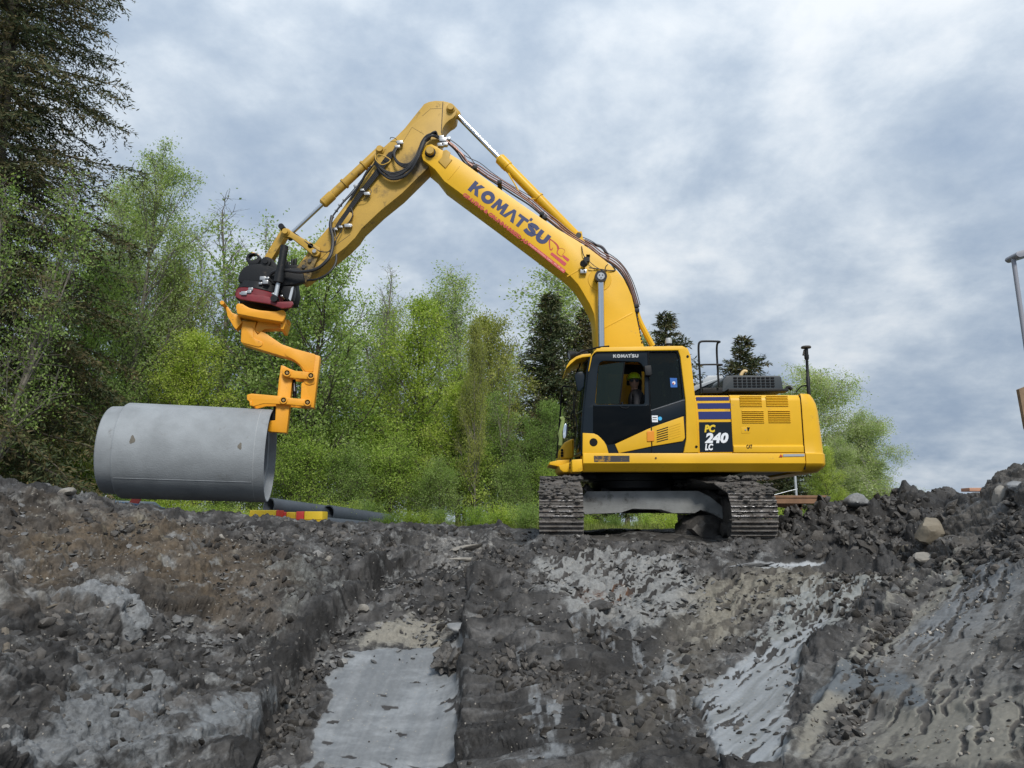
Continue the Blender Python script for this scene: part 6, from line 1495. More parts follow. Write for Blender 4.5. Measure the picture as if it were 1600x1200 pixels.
def bush(seed, H, R, mat, n=9000, lsz=.06):
    rs = _rs(seed); nb = NB(); LC = []; LD = []
    for i in range(38):
        az = rs.rand()*6.28; lean = rs.rand()**.7; d = [math.cos(az)*lean*R/H, math.sin(az)*lean*R/H, 1.0]
        st = bend([rs.normal(0, .15), rs.normal(0, .15), -.1], d, H*(.55+.55*rs.rand())*math.sqrt(1+(lean*R/H)**2)*.85, 6, rs, .13, -.02); nb.tube(st, .018, .004, 4)
        m = n//38
        for k in range(m//6):
            s_ = at_(st, .18+.8*rs.rand()); td = rs.normal(0, 1, 3); td[2] = abs(td[2])*.6; td /= np.linalg.norm(td)
            LC.append(s_+td*(.15+.3*rs.rand())*rs.rand(6, 1)+rs.normal(0, .10, (6, 3))); LD.append(np.tile(td, (6, 1)))
    return nb.mesh('stem', barkd), leaf_cloud('leaves', np.concatenate(LC), np.concatenate(LD), lsz, rs, mat)

PROT = {}
PROT['shrub'] = broadleaf(18, 4.5, 1.9, .03, 60, None, .066, leaf_green, barkd, lpt=10, tw=4, gaps=.15, elev=(40, 75), r0=.05, stems=5)
PROT['shrub2'] = broadleaf(19, 4.0, 1.8, .03, 55, None, .066, leaf_bush, barkd, lpt=10, tw=4, gaps=.15, elev=(30, 70), r0=.05, stems=5)
PROT['oak'] = broadleaf(11, 10, 3.1, .12, 46, None, .098, leaf_green, barkd, lpt=12, tw=5, gaps=.2)
PROT['maple'] = broadleaf(12, 10, 2.9, .12, 50, None, .10, leaf_maple, barkd, lpt=11, tw=5, prof=.5, gaps=.18)
PROT['olive'] = broadleaf(13, 10, 2.6, .16, 46, None, .10, leaf_olive, barkg, lpt=11, tw=5, gaps=.15, elev=(45, 72))
PROT['birch'] = broadleaf(14, 11, 2.1, .16, 56, None, .090, leaf_birch, barkb, lpt=9, tw=5, droop=.28, elev=(40, 70), r0=.11, gaps=.3)
PROT['thin'] = broadleaf(15, 11, 1.7, .18, 44, None, .085, leaf_birch, barkg, lpt=3, tw=4, gaps=.5, elev=(48, 74), r0=.10, bare=.35)
PROT['weep'] = broadleaf(16, 10, 3.0, .08, 62, None, .090, leaf_birch, barkb, lpt=15, tw=7, droop=.50, elev=(30, 68), r0=.2, gaps=.15, skew=.6)
PROT['multi'] = broadleaf(17, 10, 2.3, .10, 54, None, .082, leaf_green, barkg, lpt=8, tw=4, gaps=.3, elev=(50, 75), r0=.12, stems=3)
PROT['spruce'] = spruce(21, 10, 2.5, .04, needle, barkd, whorl=.33, lsz=.16, taper=.8, tw=.42)
PROT['spruce2'] = spruce(22, 9, 2.9, .05, needle, barkd, whorl=.36, lsz=.16, ragged=.4)
PROT['big'] = spruce(23, 20, 3.9, .03, needle, barkd, whorl=.48, nb_=6, tw=.85, lsz=.115, card=9, droop=.22, ragged=.30, taper=.62)
PROT['tall'] = broadleaf(24, 15, 3.5, .10, 64, None, .085, leaf_birch, barkg, lpt=11, tw=5, gaps=.25, elev=(35, 65), r0=.16)
PROT['bush'] = bush(31, 2.2, 1.5, leaf_bush)
PROT['bush2'] = bush(32, 1.6, 1.3, leaf_maple, lsz=.055)
PROT['bush3'] = bush(33, 2.6, 1.4, leaf_green, lsz=.065)
HT = dict(tall=15, shrub=4.5, shrub2=4.0, oak=10, maple=10, olive=10, birch=11, thin=11, weep=10, multi=10, spruce=10, spruce2=9, big=20, bush=2.2, bush2=1.6, bush3=2.6)
WOODCAT = {'spruce': 'spruce', 'spruce2': 'spruce', 'big': 'spruce', 'bush': 'bush', 'bush2': 'bush', 'bush3': 'bush'}
_tr = _rs(77)
def plant(kind, px, Y, top, label, group, wide=1.0, rot=None, nm=None):
    """stands where the ray through px meets depth Y; top = photo row of its tip"""
    x = P(px, 820, Y).x; zb_ = .1
    Ht = P(px, top, Y).z-zb_; s = Ht/HT[kind]
    name = nm or {'spruce': 'spruce_tree', 'bush': 'bush'}.get(WOODCAT.get(kind, ''), 'deciduous_tree' if kind not in ('birch', 'weep', 'thin') else 'birch_tree')
    o = thing(name, (x, Y, zb_), label, WOODCAT.get(kind, 'tree'), group)
    o.rotation_euler.z = _tr.rand()*6.28 if rot is None else rot
    o.scale = (s*wide*(.95+.1*_tr.rand()), s*wide, s)
    for me in PROT[kind]:
        c = bpy.data.objects.new(me.name.split('.')[0], me); COL.objects.link(c); c.parent = o
    return o
GT = 'trees standing behind the building ground'
FILL = 'tree in the crowded middle of the wood, its outline lost among its neighbours'
# tall near spruce and the trees at the left edge
plant('big', -70, 17.5, -330, 'tall dark spruce leaning over the left edge of the picture, ragged brown-green boughs', None, 1.08, .4)
plant('big', -150, 19, -200, 'second dark spruce whose boughs only just enter at the left edge', None, .9, 2.2)
plant('multi', -40, 16, 270, 'bright green leafy tree cut by the left edge, in front of the tall spruce', None, .9)
plant('tall', 192, 27, 255, 'tall yellow-green tree rising right behind the tall spruce, above the concrete pipe', None, .95)
plant('tall', 140, 29, 300, FILL, GT, 1.1); plant('multi', 248, 30, 345, FILL, GT, 1.1)
plant('oak', 90, 24, 420, 'broad mid-green tree under the tall spruce, left of the pipe end', None, .9)
plant('olive', 60, 22, 590, 'low yellowish tree beside the left edge, below the spruce boughs', None, 1.3)
plant('olive', 250, 30, 440, 'olive-leaved tree with a brown-tinged top left of the bare-twigged tree', None, .9)
plant('thin', 300, 33, 365, 'thin tree of mostly bare upright twigs left of the black rotator', None, 1.0)
plant('thin', 345, 31, 348, 'open-crowned tree with sparse pale leaves just left of the rotator', None, 1.45)
plant('multi', 400, 30, 385, 'many-stemmed tree directly behind the rotator and the orange hook', None, 1.25)
plant('oak', 480, 28, 405, 'round full-crowned green tree right of the rotator, under the raised arm', None, 1.05)
plant('oak', 445, 31, 440, FILL, GT, 1.1); plant('multi', 350, 28, 500, FILL, GT, 1.2); plant('maple', 300, 26, 540, FILL, GT, 1.1)
plant('thin', 588, 32, 412, 'slender birch with a thin airy top, between the hook and the wide gap of sky', None, 1.0)
plant('multi', 548, 34, 462, FILL, GT, 1.15); plant('multi', 612, 31, 500, FILL, GT, 1.1); plant('birch', 640, 35, 480, FILL, GT, 1.1)
plant('maple', 665, 29, 492, 'broad yellow-green maple in the middle of the tree line', None, .95)
plant('birch', 690, 36, 452, 'tall birch rising behind the yellow-green maple', None, 1.1); plant('birch', 742, 37, 440, 'second tall birch, its light top left of the olive tree', None, 1.15)
plant('olive', 768, 30, 505, 'olive-green tree with a pale straight stem, tallest stem in the middle of the wood', None, .95)
plant('olive', 742, 26, 520, 'pale slender stemmed young tree at the front edge of the wood', None, .45)
plant('birch', 820, 35, 425, 'tall full birch left of the dark spruces', None, 1.5)
plant('maple', 715, 27, 610, FILL, GT, 1.2); plant('multi', 790, 28, 600, FILL, GT, 1.2); plant('multi', 660, 33, 600, FILL, GT, 1.3)
plant('spruce', 872, 32, 462, 'dark spruce just left of the boom, tallest of the spruces behind the cab', None, 1.3)
plant('spruce', 912, 34, 484, 'dark spruce seen under the curve of the boom', None, 1.25)
plant('spruce2', 845, 29, 620, FILL, GT, 1.2); plant('oak', 850, 27, 640, FILL, GT, 1.0); plant('spruce2', 900, 28, 600, FILL, GT, 1.1)
plant('multi', 980, 30, 640, FILL, GT, 1.5); plant('birch', 1035, 32, 520, 'leafy tree peeping out behind the cab roof beside the boom foot', None, 1.2)
plant('spruce', 1062, 32, 490, 'pointed spruce behind the cab roof beacon', None, 1.35)
plant('spruce2', 1178, 30, 528, 'wide dark spruce behind the engine hood', None, 1.5)
plant('spruce2', 1130, 32, 600, FILL, GT, 1.1); plant('spruce', 1215, 27, 610, FILL, GT, 1.3); plant('spruce2', 1170, 24, 700, FILL, GT, 1.3); plant('spruce2', 1235, 26, 680, FILL, GT, 1.2)
plant('weep', 1292, 30, 585, 'weeping birch right behind the counterweight', None, 1.25)
plant('weep', 1335, 29, 650, 'shorter weeping birch sloping down to the mud heap on the right', None, 1.3)
plant('weep', 1368, 30, 715, 'lowest outer birch at the right end of the tree line', None, .95); plant('weep', 1305, 27, 690, FILL, GT, 1.0); plant('maple', 1300, 25, 705, FILL, GT, .9)
plant('oak', 1000, 26, 690, FILL, GT, 1.3)
for i, (px, Y, top) in enumerate([(30, 19, 690), (120, 20, 700), (215, 21, 690), (300, 22, 700), (380, 22, 690), (470, 22, 680), (540, 22, 700), (610, 23, 690), (680, 22, 720), (740, 24, 700), (800, 23, 720), (860, 23, 730), (500, 26, 600), (560, 26, 640), (420, 25, 610), (640, 26, 640), (150, 24, 600), (60, 21, 640), (960, 25, 690), (1030, 24, 720), (720, 25, 680), (585, 24, 690), (455, 22, 720), (340, 25, 650), (20, 24, 600), (250, 25, 620), (770, 25, 670), (660, 23, 750), (1110, 24, 740), (1290, 23, 760), (1340, 24, 765)]):
    plant(('shrub', 'shrub2')[i % 2], px, Y+3, top, 'low leafy young tree in the thicket along the foot of the wood', 'young trees in the thicket', 1.15, nm='young_tree')
k = 0
for px in range(-60, 1400, 44):
    Y = 19.5+(k*7 % 5)*.7; top = 770+(k*13 % 7)*4-(12 if px < 350 else 0)+(8 if 900 < px < 1100 else 0)
    plant(('bush', 'bush2', 'bush3')[k % 3], px+(k*29 % 17), Y, top, 'low green bush at the foot of the trees behind the building ground', 'bushes along the foot of the wood', 1.25)
    k += 1
# grass and weeds between the bushes: nobody could count it
def grass():
    rs = _rs(5); n = 26000; x = rs.uniform(-16, 14, n); y = rs.uniform(17.5, 24, n)
    keep = ~((y < 19.2) & (x < 1.0)); x = x[keep]; y = y[keep]; n = len(x)
    C = np.stack([x, y, np.full(n, .09)], 1); D = np.stack([rs.normal(0, .2, n), rs.normal(0, .2, n), np.ones(n)], 1)
    h = (.10+.32*rs.rand(n)*(.5+.5*np.sin(x*1.3)*np.sin(y*1.1))[:])[:, None]; D /= np.linalg.norm(D, axis=1, keepdims=True)
    W = np.stack([np.cos(x*40), np.sin(x*40), np.zeros(n)], 1)*.014
    V = np.stack([C-W, C+W, C+D*h*.6+W*.7, C+D*h], 1).reshape(-1, 3)
    me = npmesh('grass', V, np.arange(n*4, dtype=np.int32).reshape(-1, 4)); me.materials.append(grass_m)
    o = link_mesh('grass', me, None); tag(o, 'rough green grass growing below the bushes', 'grass', kind='stuff')
grass()
# ------------------------------------------------------------------ clods, flakes and stones on the ground
def rock_mesh(name, seed, mat, flat=1.0, sub=2, amp=.35, ang=25):
    bm = bmesh.new(); bmesh.ops.create_icosphere(bm, subdivisions=sub, radius=1); rs = _rs(seed)
    # a stone: sphere cut by random planes, then roughened
    pl = [(Vector(rs.normal(0, 1, 3)).normalized(), .55+.35*rs.rand()) for _ in range(9)]
    for v in bm.verts:
        d = v.co.normalized(); k = min([1.0]+[h/max(.05, d.dot(n)) for n, h in pl if d.dot(n) > 0]); v.co = d*k*(1+rs.normal(0, .03)*amp*3)
        v.co.z *= flat
    me = bpy.data.meshes.new(name); bm.to_mesh(me); bm.free(); sharp(me, ang); me.materials.append(mat); return me
def proto_arrays(me):
    n = len(me.vertices); a = np.empty(n*3, np.float32); me.vertices.foreach_get('co', a)
    me.calc_loop_triangles(); t = np.empty(len(me.loop_triangles)*3, np.int32); me.loop_triangles.foreach_get('vertices', t)
    return a.reshape(-1, 3), t.reshape(-1, 3)
def clod_proto(seed, sub=1):
    bm = bmesh.new(); bmesh.ops.create_icosphere(bm, subdivisions=sub, radius=1); co = np.array([v.co for v in bm.verts], np.float32)
    o = seed*7.1; n = fbm(co[:, 0]*1.4+o+co[:, 2]*.8, co[:, 1]*1.4-o+co[:, 2]*.6, 3, seed, .7)*.75+bil(co[:, 0]*2.6+o+co[:, 2], co[:, 1]*2.6+co[:, 2]*1.7, 2, seed+3, .6)*.45
    for v, q in zip(bm.verts, co*(1+n)[:, None]): v.co = q
    me = bpy.data.meshes.new('t'); bm.to_mesh(me); bm.free(); r = proto_arrays(me); bpy.data.meshes.remove(me); return r
def scatter(name, protos, pos, size, flat, rs, mat, label, colors=None, sm=False):
    Vs = []; Fs = []; Cs = []; n0 = 0; which = rs.randint(0, len(protos), len(pos))
    for p, (V, T) in enumerate(protos):
        idx = np.nonzero(which == p)[0]; m = len(idx)
        if not m: continue
        az = rs.rand(m)*6.283; c, s = np.cos(az), np.sin(az); tl = rs.normal(0, .35, (m, 2))
        S = size[idx][:, None]*np.stack([.8+.5*rs.rand(m), .8+.5*rs.rand(m), flat[idx]], 1)
        W = V[None]*S[:, None]
        x = W[..., 0]*c[:, None]-W[..., 1]*s[:, None]; y = W[..., 0]*s[:, None]+W[..., 1]*c[:, None]; z = W[..., 2]+x*tl[:, :1]+y*tl[:, 1:]
        Q = np.stack([x, y, z], -1)+pos[idx][:, None]; Vs.append(Q.reshape(-1, 3)); k = len(V)
        Fs.append((T[None]+(n0+np.arange(m)*k)[:, None, None]).reshape(-1, 3)); n0 += m*k
        if colors is not None: Cs.append(np.repeat(colors[idx], k, 0))
    me = npmesh(name, np.concatenate(Vs), np.concatenate(Fs))
    if colors is not None:
        at = me.color_attributes.new('soil', 'FLOAT_COLOR', 'POINT'); cl_ = np.concatenate(Cs).astype(np.float32); at.data.foreach_set('color', cl_.ravel())
        c2_ = cl_.copy(); c2_[:, 3] = 0; a2 = me.color_attributes.new('clay', 'FLOAT_COLOR', 'POINT'); a2.data.foreach_set('color', c2_.ravel())
        a3 = me.attributes.new('coarse', 'FLOAT', 'POINT'); a3.data.foreach_set('value', np.full(len(cl_), .8, np.float32))
    me.materials.append(mat); (sharp(me, 48) if not sm else smooth(me))
    o = link_mesh(name, me, None); tag(o, label, kind='stuff'); o['category'] = name.replace('_', ' ')
    return o
m = MATS['ground']
def in_poly_pts(pxs, n, rs, grow=0):
    poly = np.array([hit(*p) for p in pxs]); lo, hi = poly.min(0)-grow, poly.max(0)+grow; out = []
    while len(out) < n:
        q = rs.uniform(lo, hi, (n*2, 2)).astype(np.float32); s = poly_sd(q[:, 0], q[:, 1], [tuple(p) for p in poly]); out += list(q[s > -grow])
    return np.array(out[:n])
rs = _rs(9)
def make_scatter(name, zones, smin, smax, pw, flatr, cols, seed, label, shape='clod', sink=.25):
    rs = _rs(seed); P_ = []; S_ = []; 
    for pxs, n, k in zones:
        q = in_poly_pts(pxs, n*2, rs)
        # cluster: keep where a noise field is high
        f = fbm(q[:, 0]*1.7, q[:, 1]*1.7, 3, seed)+rs.normal(0, .12, len(q)); q = q[np.argsort(-f)[:n]]; fl_ = [hit(*p) for p in Z_FLOOR]; in_ = poly_sd(q[:, 0], q[:, 1], fl_) > 0; q = q[~in_ | (rs.rand(len(q)) < .12)]
        P_.append(q); S_.append(k*(smin+(smax-smin)*rs.rand(len(q))**pw))
    q = np.concatenate(P_); s = np.concatenate(S_)
    z = np.array([gz(a, b) for a, b in q]); fl = flatr[0]+(flatr[1]-flatr[0])*rs.rand(len(q))
    pos = np.stack([q[:, 0], q[:, 1], z+s*fl*(1-sink*2)*.4], 1)
    cc = np.ones((len(q), 4)); cb = np.array(cols); cc[:, :3] = cb[rs.randint(0, len(cb), len(q))]*(.7+.6*rs.rand(len(q)))[:, None]; cc[:, 3] = .3+.4*rs.rand(len(q))
    if shape == 'clod': pr = [clod_proto(40+i) for i in range(6)]
    else:
        pr = []
        for i in range(5):
            me = rock_mesh('t', 60+i, m, 1, 1 if shape == 'chip' else 2, .3); pr.append(proto_arrays(me)); bpy.data.meshes.remove(me)
    return scatter(name, pr, pos, s, fl, rs, m, label, cc)
DARKC = [(.040, .037, .034), (.062, .057, .052), (.095, .088, .081), (.050, .048, .046)]
make_scatter('soil_clods', [([(0, 770), (420, 830), (830, 830), (1200, 860), (1600, 760), (1600, 1195), (0, 1195)], 2400, .5), (Z_RPILE, 1700, 1.2), (Z_RPILE, 50, 2.0), (Z_CRIDGE, 900, .8), ([(620, 880), (760, 860), (830, 900), (800, 1000), (740, 1010), (620, 940)], 450, .9), ([(380, 830), (620, 835), (640, 880), (520, 960), (470, 1010), (400, 1050), (330, 950)], 800, .8),
    ([(0, 960), (300, 1000), (420, 1050), (400, 1130), (0, 1130)], 700, .9), ([(740, 1060), (1080, 1010), (1100, 1195), (735, 1195)], 700, .9), ([(380, 1000), (560, 930), (520, 1100), (440, 1195), (370, 1195)], 400, .8), ([(1290, 900), (1450, 880), (1600, 800), (1600, 880), (1480, 920), (1330, 1000)], 500, .8), ([(850, 850), (1210, 850), (1180, 880), (840, 870)], 320, .8), ([(0, 770), (250, 810), (620, 830), (830, 830), (830, 838), (620, 845), (0, 830)], 500, .9),
    ([(1290, 1190), (1330, 1040), (1420, 930), (1450, 930), (1370, 1050), (1330, 1190)], 300, .8), ([(1400, 890), (1590, 770), (1600, 900), (1450, 920)], 450, .9)],
    .010, .062, 3.0, (.6, 1.0), DARKC, 501, 'loose dark clods of wet soil strewn over the banks and the trench')
make_scatter('clay_flakes', [([(0, 800), (420, 840), (830, 840), (1200, 870), (1600, 800), (1600, 1195), (0, 1195)], 1400, .65), ([(820, 870), (1100, 870), (1130, 960), (1000, 1000), (820, 980)], 600, 1), ([(560, 880), (760, 850), (800, 900), (720, 960), (560, 960)], 400, .9), ([(500, 960), (700, 950), (715, 1010), (480, 1060)], 260, .9),
    ([(0, 780), (420, 840), (430, 940), (0, 960)], 520, .8), ([(1100, 890), (1400, 890), (1300, 960), (1040, 1090)], 330, .8), ([(160, 930), (330, 980), (430, 1060), (160, 1060)], 320, 1)],
    .012, .06, 2.6, (.16, .40), [(.14, .14, .14), (.12, .12, .12), (.19, .185, .175), (.08, .077, .073)], 502, 'thin broken flakes of grey clay lying on the mud', 'chip')
make_scatter('pebbles', [([(0, 770), (420, 830), (440, 930), (0, 960)], 500, 1), ([(1380, 900), (1600, 780), (1600, 1190), (1250, 1190)], 500, .8), ([(640, 840), (1000, 860), (1000, 960), (640, 960)], 200, 1)],
    .008, .022, 2, (.5, .9), [(.22, .20, .17), (.30, .28, .25), (.14, .13, .12)], 503, 'small pale pebbles scattered on the banks', 'chip')

def rock_at(name, px, py, s, label, mat, seed, group=None, flat=.7, cat='rock', rotz=None, lift=.3, sub=3):
    x, y = hit(px, py); z = gz(x, y)
    me = rock_mesh(name, seed, mat, 1.0, sub, .25)
    o = bpy.data.objects.new(name, me); COL.objects.link(o); o.location = (x, y, z+s[2]*lift); o.scale = s; o.rotation_euler = (rs.normal(0, .15), rs.normal(0, .15), rs.rand()*6.28 if rotz is None else rotz)
    tag(o, label, cat, group); return o
rock_at('boulder', 1456, 862, (.22, .19, .17), 'largest tan boulder, square-edged, jutting from the foot of the right-hand mud heap', tan_rock, 3, rotz=.3, lift=1.0)
rock_at('stone', 1447, 880, (.17, .12, .09), 'pale flat stone lying just below the big tan boulder', pale_rock, 4, rotz=.2)
rock_at('stone', 1421, 872, (.10, .08, .08), 'smaller grey-tan stone left of the pale flat one under the boulder', tan_rock, 5)
rock_at('stone', 1427, 888, (.07, .06, .055), 'little pale stone in front of the two stones below the boulder', pale_rock, 6)
rock_at('stone', 1563, 786, (.10, .08, .14), 'upright pale stone stuck in the top of the right bank', pale_rock, 7)
rock_at('stone', 1590, 770, (.14, .10, .05), 'flat pale stone at the right edge on top of the bank', clay_slab, 8)
rock_at('stone', 103, 783, (.15, .10, .06), 'pale reddish stone on the crest of the left bank', pale_rock, 9)
rock_at('stone', 285, 830, (.17, .10, .05), 'long buff stone half buried near the top of the left bank', tan_rock, 10)
rock_at('stone', 346, 848, (.05, .04, .05), 'small upright whitish stone on the left bank below the pipe', pale_rock, 11)
rock_at('stone', 497, 885, (.09, .08, .07), 'grey rounded stone on the slope below the yellow blocks', grey_rock, 12)
rock_at('stone', 511, 899, (.06, .05, .04), 'small buff angular stone next to the grey rounded one', pale_rock, 13)
rock_at('stone', 567, 963, (.075, .06, .055), 'light pinkish stone at the head of the smooth clay floor', pale_rock, 14)
rock_at('slab', 727, 870, (.26, .13, .035), 'longest whitish clay slab lying at the head of the trench', pale_rock, 15, cat='slab', rotz=.35)
rock_at('slab', 733, 890, (.28, .04, .03), 'narrow pale splinter of clay in front of the whitish slab', pale_rock, 16, cat='slab', rotz=.3)
rock_at('slab', 725, 1008, (.20, .12, .05), 'dark grey flat slab at the upper right corner of the smooth clay floor', clay_slab, 17, cat='slab', rotz=.2)
lc_ = rock_at('clod', 703, 1050, (.15, .14, .13), 'big knobbly dark clod sitting on the edge of the smooth clay floor', mud_m, 18, cat='clod', lift=.7)
V_, T_ = clod_proto(44, 4); lc_.data = sharp(npmesh('clod', V_, T_), 50); lc_.data.materials.append(mud_m); lc_.scale = (.15, .14, .13)
rock_at('slab', 30, 757, (.42, .3, .05), 'flat brown-topped slab overhanging at the upper left corner of the bank', tan_rock, 19, cat='slab', rotz=.1, lift=1.0)
rock_at('slab', 730, 1040, (.06, .05, .12), 'upright grey sliver of clay beside the knobbly clod', clay_slab, 20, cat='slab')
rock_at('slab', 940, 968, (.22, .12, .06), 'dark blunt slab under the rust coloured soil patch', mud_m, 21, cat='slab')
rock_at('stone', 1037, 872+14, (.05, .04, .05), 'small pale stone on the clay in front of the left part of the excavator', clay_slab, 22)
rock_at('slab', 1175, 910-22, (.35, .2, .03), 'wide pale grey clay slab beside the shallow puddle', clay_slab, 23, cat='slab', rotz=.05)
rock_at('slab', 1335, 872, (.28, .14, .03), 'grey clay slab at the foot of the right-hand mud heap', clay_slab, 24, cat='slab')
rock_at('slab', 1340, 802, (.35, .2, .13), 'big smooth bluish clay lump on top of the mud heap', clay_slab, 25, cat='slab', lift=1)
rs = _rs(14)
for i in range(46):   # individual big clods on the heap
    px, py = rs.uniform(1220, 1410), rs.uniform(795, 868); x, y = hit(px, py); s = .05+.08*rs.rand()**1.8
    if i < 6: PRc = [sharp(npmesh('clod', *clod_proto(80+j, 3)), 55) for j in range(6)] if i == 0 else PRc
    me = PRc[i % 6]
    if not len(me.materials): me.materials.append(mud_m)
    o = bpy.data.objects.new('clod', me); COL.objects.link(o); o.location = (x, y, gz(x, y)+s*.35); o.scale = (s, s*.9, s*.75); o.rotation_euler = tuple(rs.uniform(-3, 3, 3))
    tag(o, 'rough dark clod in the mud heap right of the excavator', 'clod', 'clods heaped right of the excavator')
# roots and sticks on the left bank
for i, (pts, r, lab) in enumerate([([(92, 968), (115, 982), (140, 1000), (152, 1015)], .016, 'longest broken root on the left bank, under the grey slab'), ([(75, 966), (95, 970), (122, 968)], .010, 'thin pale root above the longest broken one'),
                                   ([(95, 1020), (104, 1045), (112, 1070)], .022, 'short thick root stub in the lower left bank'), ([(8, 1010), (12, 1040), (5, 1075)], .03, 'weathered stump of root at the left edge'), ([(55, 1015), (80, 1018), (110, 1022)], .008, 'dark level twig on the lower left bank')]):
    m_ = MB(); q = []
    for j, (px, py) in enumerate(pts): x, y = hit(px, py); q.append(Vector((x, y-.03, gz(x, y)+r*1.2)))
    m_.tube(spline(q, 5), r, 7, 0, r*.4); o = m_.build('root', root_m); tag(o, lab, 'root')

# ------------------------------------------------------------------ things beyond the crest
def rounded_box(name, a, b, mats, bev, parent=None):
    m_ = MB(); m_.box(a, b); return m_.build(name, mats, parent, bev, seg=3)
Yb = 17.0
for i, (x0, x1, split, ca_, cb_, lab) in enumerate([(389, 458, 433, blk_yellow, blk_red, 'long low barrier block, yellow with a red right end, behind the crest'), (434+0, 461, 447, blk_red, blk_yellow, 'short red barrier block with a yellow right end, middle of the three'), (462, 504, 475, blk_red, blk_yellow, 'yellow barrier block with a red left end, right of the other two')]):
    Yq = Yb+(.45 if i == 1 else 0); top = (797, 800, 799)[i]
    if i == 0: x1, split = 434, 431
    a = P(x0, 812, Yq); b = P(x1, top, Yq); sx = P(split, 805, Yq).x; zb0 = .06
    t = thing('barrier_block', ((a.x+b.x)/2, Yq, zb0), lab, 'barrier block', 'plastic barrier blocks behind the crest')
    for nm, p0, p1, mt in (('end_shell', a.x, sx-.004, ca_), ('end_shell', sx+.004, b.x, cb_)):
        m_ = MB(); h_ = b.z-zb0
        zz = [zb0, zb0+h_*.3, zb0+h_*.34, zb0+h_*.62, zb0+h_*.66, zb0+h_*.98, zb0+h_]; yy = [0, 0, .03, .03, 0, .0, .03]
        pr_ = [(Yq+o_, z_) for z_, o_ in zip(zz, yy)]+[(Yq+.5-o_, z_) for z_, o_ in list(zip(zz, yy))[::-1]]
        m_.xprism(pr_, p0, p1); m_.build(nm, mt, t, .02)
    m_ = MB()
    for k in range(int((b.x-a.x)/.12)): m_.box((a.x+.08+k*.12, Yq-.004, zb0+h_*.45), (a.x+.13+k*.12, Yq+.04, zb0+h_*.5))
    if m_.V: m_.build('handle_slots', black, t)
def drain(px0, py0, px1, py1, Y0, Y1, r, label):
    a = P(px0, py0, Y0); b = P(px1, py1, Y1); d = (b-a); L = d.length
    m_ = MB(); prof = [(0, r*.86), (0, r), (.25, r*1.0)]; k = .3
    while k < L-.05: prof += [(k, r), (k+.03, r*.985), (k+.06, r)]; k += .11
    prof += [(L, r), (L, r*.86)]; prof += [(L-.01, r*.85), (.01, r*.85), (0, r*.86)]
    m_.lathe(a, b, prof, 32, caps=False); o = m_.build('drain_pipe', plastic, None, ang=60)
    tag(o, label, 'drain pipe', 'black drain pipes lying behind the crest'); _wp[o.name] = o.location.copy()
    return o
drain(420, 791, 514, 803, 18.0, 19.6, .205, 'upper dark drain pipe with its open end towards the concrete pipe')
drain(512, 803, 606, 816, 19.2, 21.2, .225, 'right-hand dark drain pipe, closed end sloping down to the trees')
drain(440, 812, 600, 826, 17.6, 19.6, .15, 'lowest dark drain pipe mostly hidden by the barrier blocks')
drain(470, 806, 590, 818, 18.7, 20.8, .12, 'slimmest drain pipe wedged between the other pipes')
# grey sheet with a blue rim, and the red board propped behind it
sh = thing('sheet_stack', (P(215, 800, 14).x, 14, .1), 'grey sheet with a pale blue edge lying behind the left crest under the pipe', 'sheet')
m_ = MB(); V = [P(*q) for q in ((150, 781, 14.5), (242, 784, 14.5), (258, 796, 13.4), (160, 788, 13.2))]; m_.add(V+[v+Vector((0, 0, -.04)) for v in V], [(0, 1, 2, 3), (7, 6, 5, 4), (0, 4, 5, 1), (1, 5, 6, 2), (2, 6, 7, 3), (3, 7, 4, 0)]); m_.build('sheet', tarp, sh)
m_ = MB(); m_.tube([P(166, 786, 13.15), P(200, 789, 13.15), P(257, 797, 13.3)], .045, 10); m_.build('sheet_edge', tarpblue, sh)
m_ = MB(); m_.box((P(150, 800, 14).x, 13.3, .0), (P(256, 800, 14).x, 14.5, P(200, 796, 14).z-.1)); m_.build('sheet_stand', tarp, sh)
m_ = MB(); pts_ = [(193, 800), (208, 800), (226, 768), (212, 768)]; m_.prism(XZ(pts_, 13.7), 13.7, 13.74); o = m_.build('red_board', redboard); tag(o, 'slanting red board showing between the pipe and the left crest', 'board')
# wooden platform on posts right of the tracks
pf = thing('wooden_platform', (P(1250, 790, 16).x, 16, .1), 'brown plywood platform on thin legs to the right of the right track', 'platform')
pa = [P(1196, 777, 15.2), P(1290, 778, 16.2), P(1294, 781, 16.2), P(1198, 780, 15.2)]
x0, x1 = P(1198, 790, 15.6).x, P(1294, 790, 15.6).x; zt_p = P(1240, 774, 15.6).z; 
m_ = MB(); m_.box((x0, 15.6, zt_p-.05), (x1, 17.0, zt_p)); m_.build('platform_board', wood, pf, .006)
for k in range(3):
    m_ = MB(); y_ = 15.62+k*.62; m_.box((x0+.04, y_, zt_p-.22 if k == 2 else zt_p-.16), (x1-.05, y_+.06, zt_p-.052)); m_.build('joist', wood, pf)
for x_, y_ in ((x0+.08, 15.7), (x1-.1, 15.7), (x0+.08, 16.9), (x1-.1, 16.9)):
    m_ = MB(); m_.box((x_-.04, y_-.04, .05), (x_+.04, y_+.04, zt_p-.052)); m_.build('leg', wood, pf)
m_ = MB(); a = P(1246, 800, 17.6); b = P(1243, 722, 17.6); m_.cyl((a.x, 17.6, .0), (a.x, 17.6, b.z), .028, 12); po = m_.build('metal_post', galv); tag(po, 'thin galvanised post standing behind the platform, below the engine door', 'post')
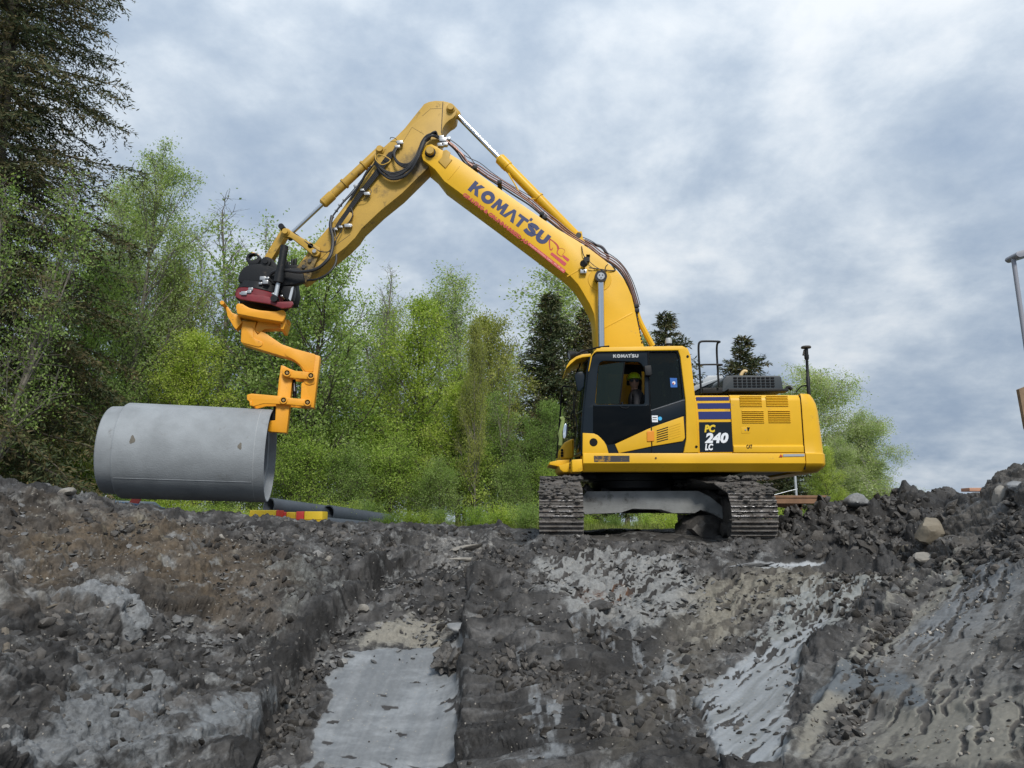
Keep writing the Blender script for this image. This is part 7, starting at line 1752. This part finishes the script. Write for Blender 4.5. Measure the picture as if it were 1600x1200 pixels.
for i, (q, lab) in enumerate((([(1090, 735), (1150, 752), (1246, 742)], 'upper thin wire sagging to the galvanised post'), ([(1120, 770), (1180, 778), (1246, 764)], 'lower thin wire sagging to the galvanised post'))):
    m_ = MB(); m_.tube(spline([P(x, y, 17.58) for x, y in q], 6), .006, 5); o = m_.build('wire', galv); tag(o, lab, 'wire')
# gravel heap
bm = bmesh.new(); bmesh.ops.create_grid(bm, x_segments=60, y_segments=40, size=1); gx = P(1338, 800, 16).x
co = np.array([v.co for v in bm.verts], np.float32); rr = np.sqrt((co[:, 0])**2+(co[:, 1])**2); top_ = P(1330, 777, 16).z
hh = np.maximum(0, 1-rr)*(top_-.05)*1.02; hh = hh+fbm(co[:, 0]*6, co[:, 1]*6, 4, 9, .6)*.06*(rr < 1)
for v, h_ in zip(bm.verts, hh): v.co = Vector((gx+v.co.x*1.7, 16+v.co.y*1.3, .05+float(h_)))
me = bpy.data.meshes.new('gravel_heap'); bm.to_mesh(me); bm.free(); smooth(me); o = link_mesh('gravel_heap', me, None, gravel_m); tag(o, 'small heap of light grey gravel behind the mud heap', 'gravel heap')
# pale road strip seen between the tracks
m_ = MB(); m_.add([(-12, 15.2, .135), (9, 15.2, .135), (9, 17.3, .14), (-12, 17.3, .14)], [(0, 1, 2, 3)]); o = m_.build('road', mk('pale_gravel_road', (.42, .43, .44), .8, var=.15, vscale=5, bump=.3)); tag(o, kind='structure')
# timber ends on the right crest
o = MB(); a = P(1508, 764, 10.4); b = P(1531, 768, 10.4); o.box((a.x, 10.3, a.z-.035), (b.x+.4, 10.5, a.z+.012)); o = o.build('timber', woodlt, None, .004); tag(o, 'end of a pale timber plank poking over the right crest', 'timber')
# lamp post leaning in at the right edge
lp = thing('street_lamp', (P(1612, 820, 12).x, 12, .3), 'grey street lamp at the right edge with a flat arm reaching left', 'street lamp')
m_ = MB(); a = P(1583, 402, 12); b = P(1600, 520, 12); c = b+(b-a)*3.2; m_.tube([a, b, (a+(c-a)*.8), c], .035, 12); m_.build('lamp_pole', lampgrey, lp)
m_ = MB(); m_.prism(rnd_poly(XZ([(1578, 403), (1580, 398), (1615, 388), (1640, 384), (1640, 394), (1610, 399), (1584, 407)], 12), .03), 11.85, 12.15); m_.build('lamp_head', lampgrey, lp, .015)
sg = MB(); sg.prism(XZ([(1592, 608), (1612, 600), (1640, 600), (1640, 690), (1612, 690), (1603, 668)], 10.5), 10.5, 10.56); o = sg.build('site_board', mk('weathered_board', (.22, .15, .09), .8, var=.3, vscale=7)); tag(o, 'brown weathered board just entering at the right edge above the bank', 'board')
m_ = MB(); a = P(1622, 690, 10.53); m_.box((a.x-.05, 10.5, .3), (a.x+.05, 10.56, a.z)); o2 = m_.build('board_post', wood, None)
o2.parent = o; o2.location = o2.location-o.location
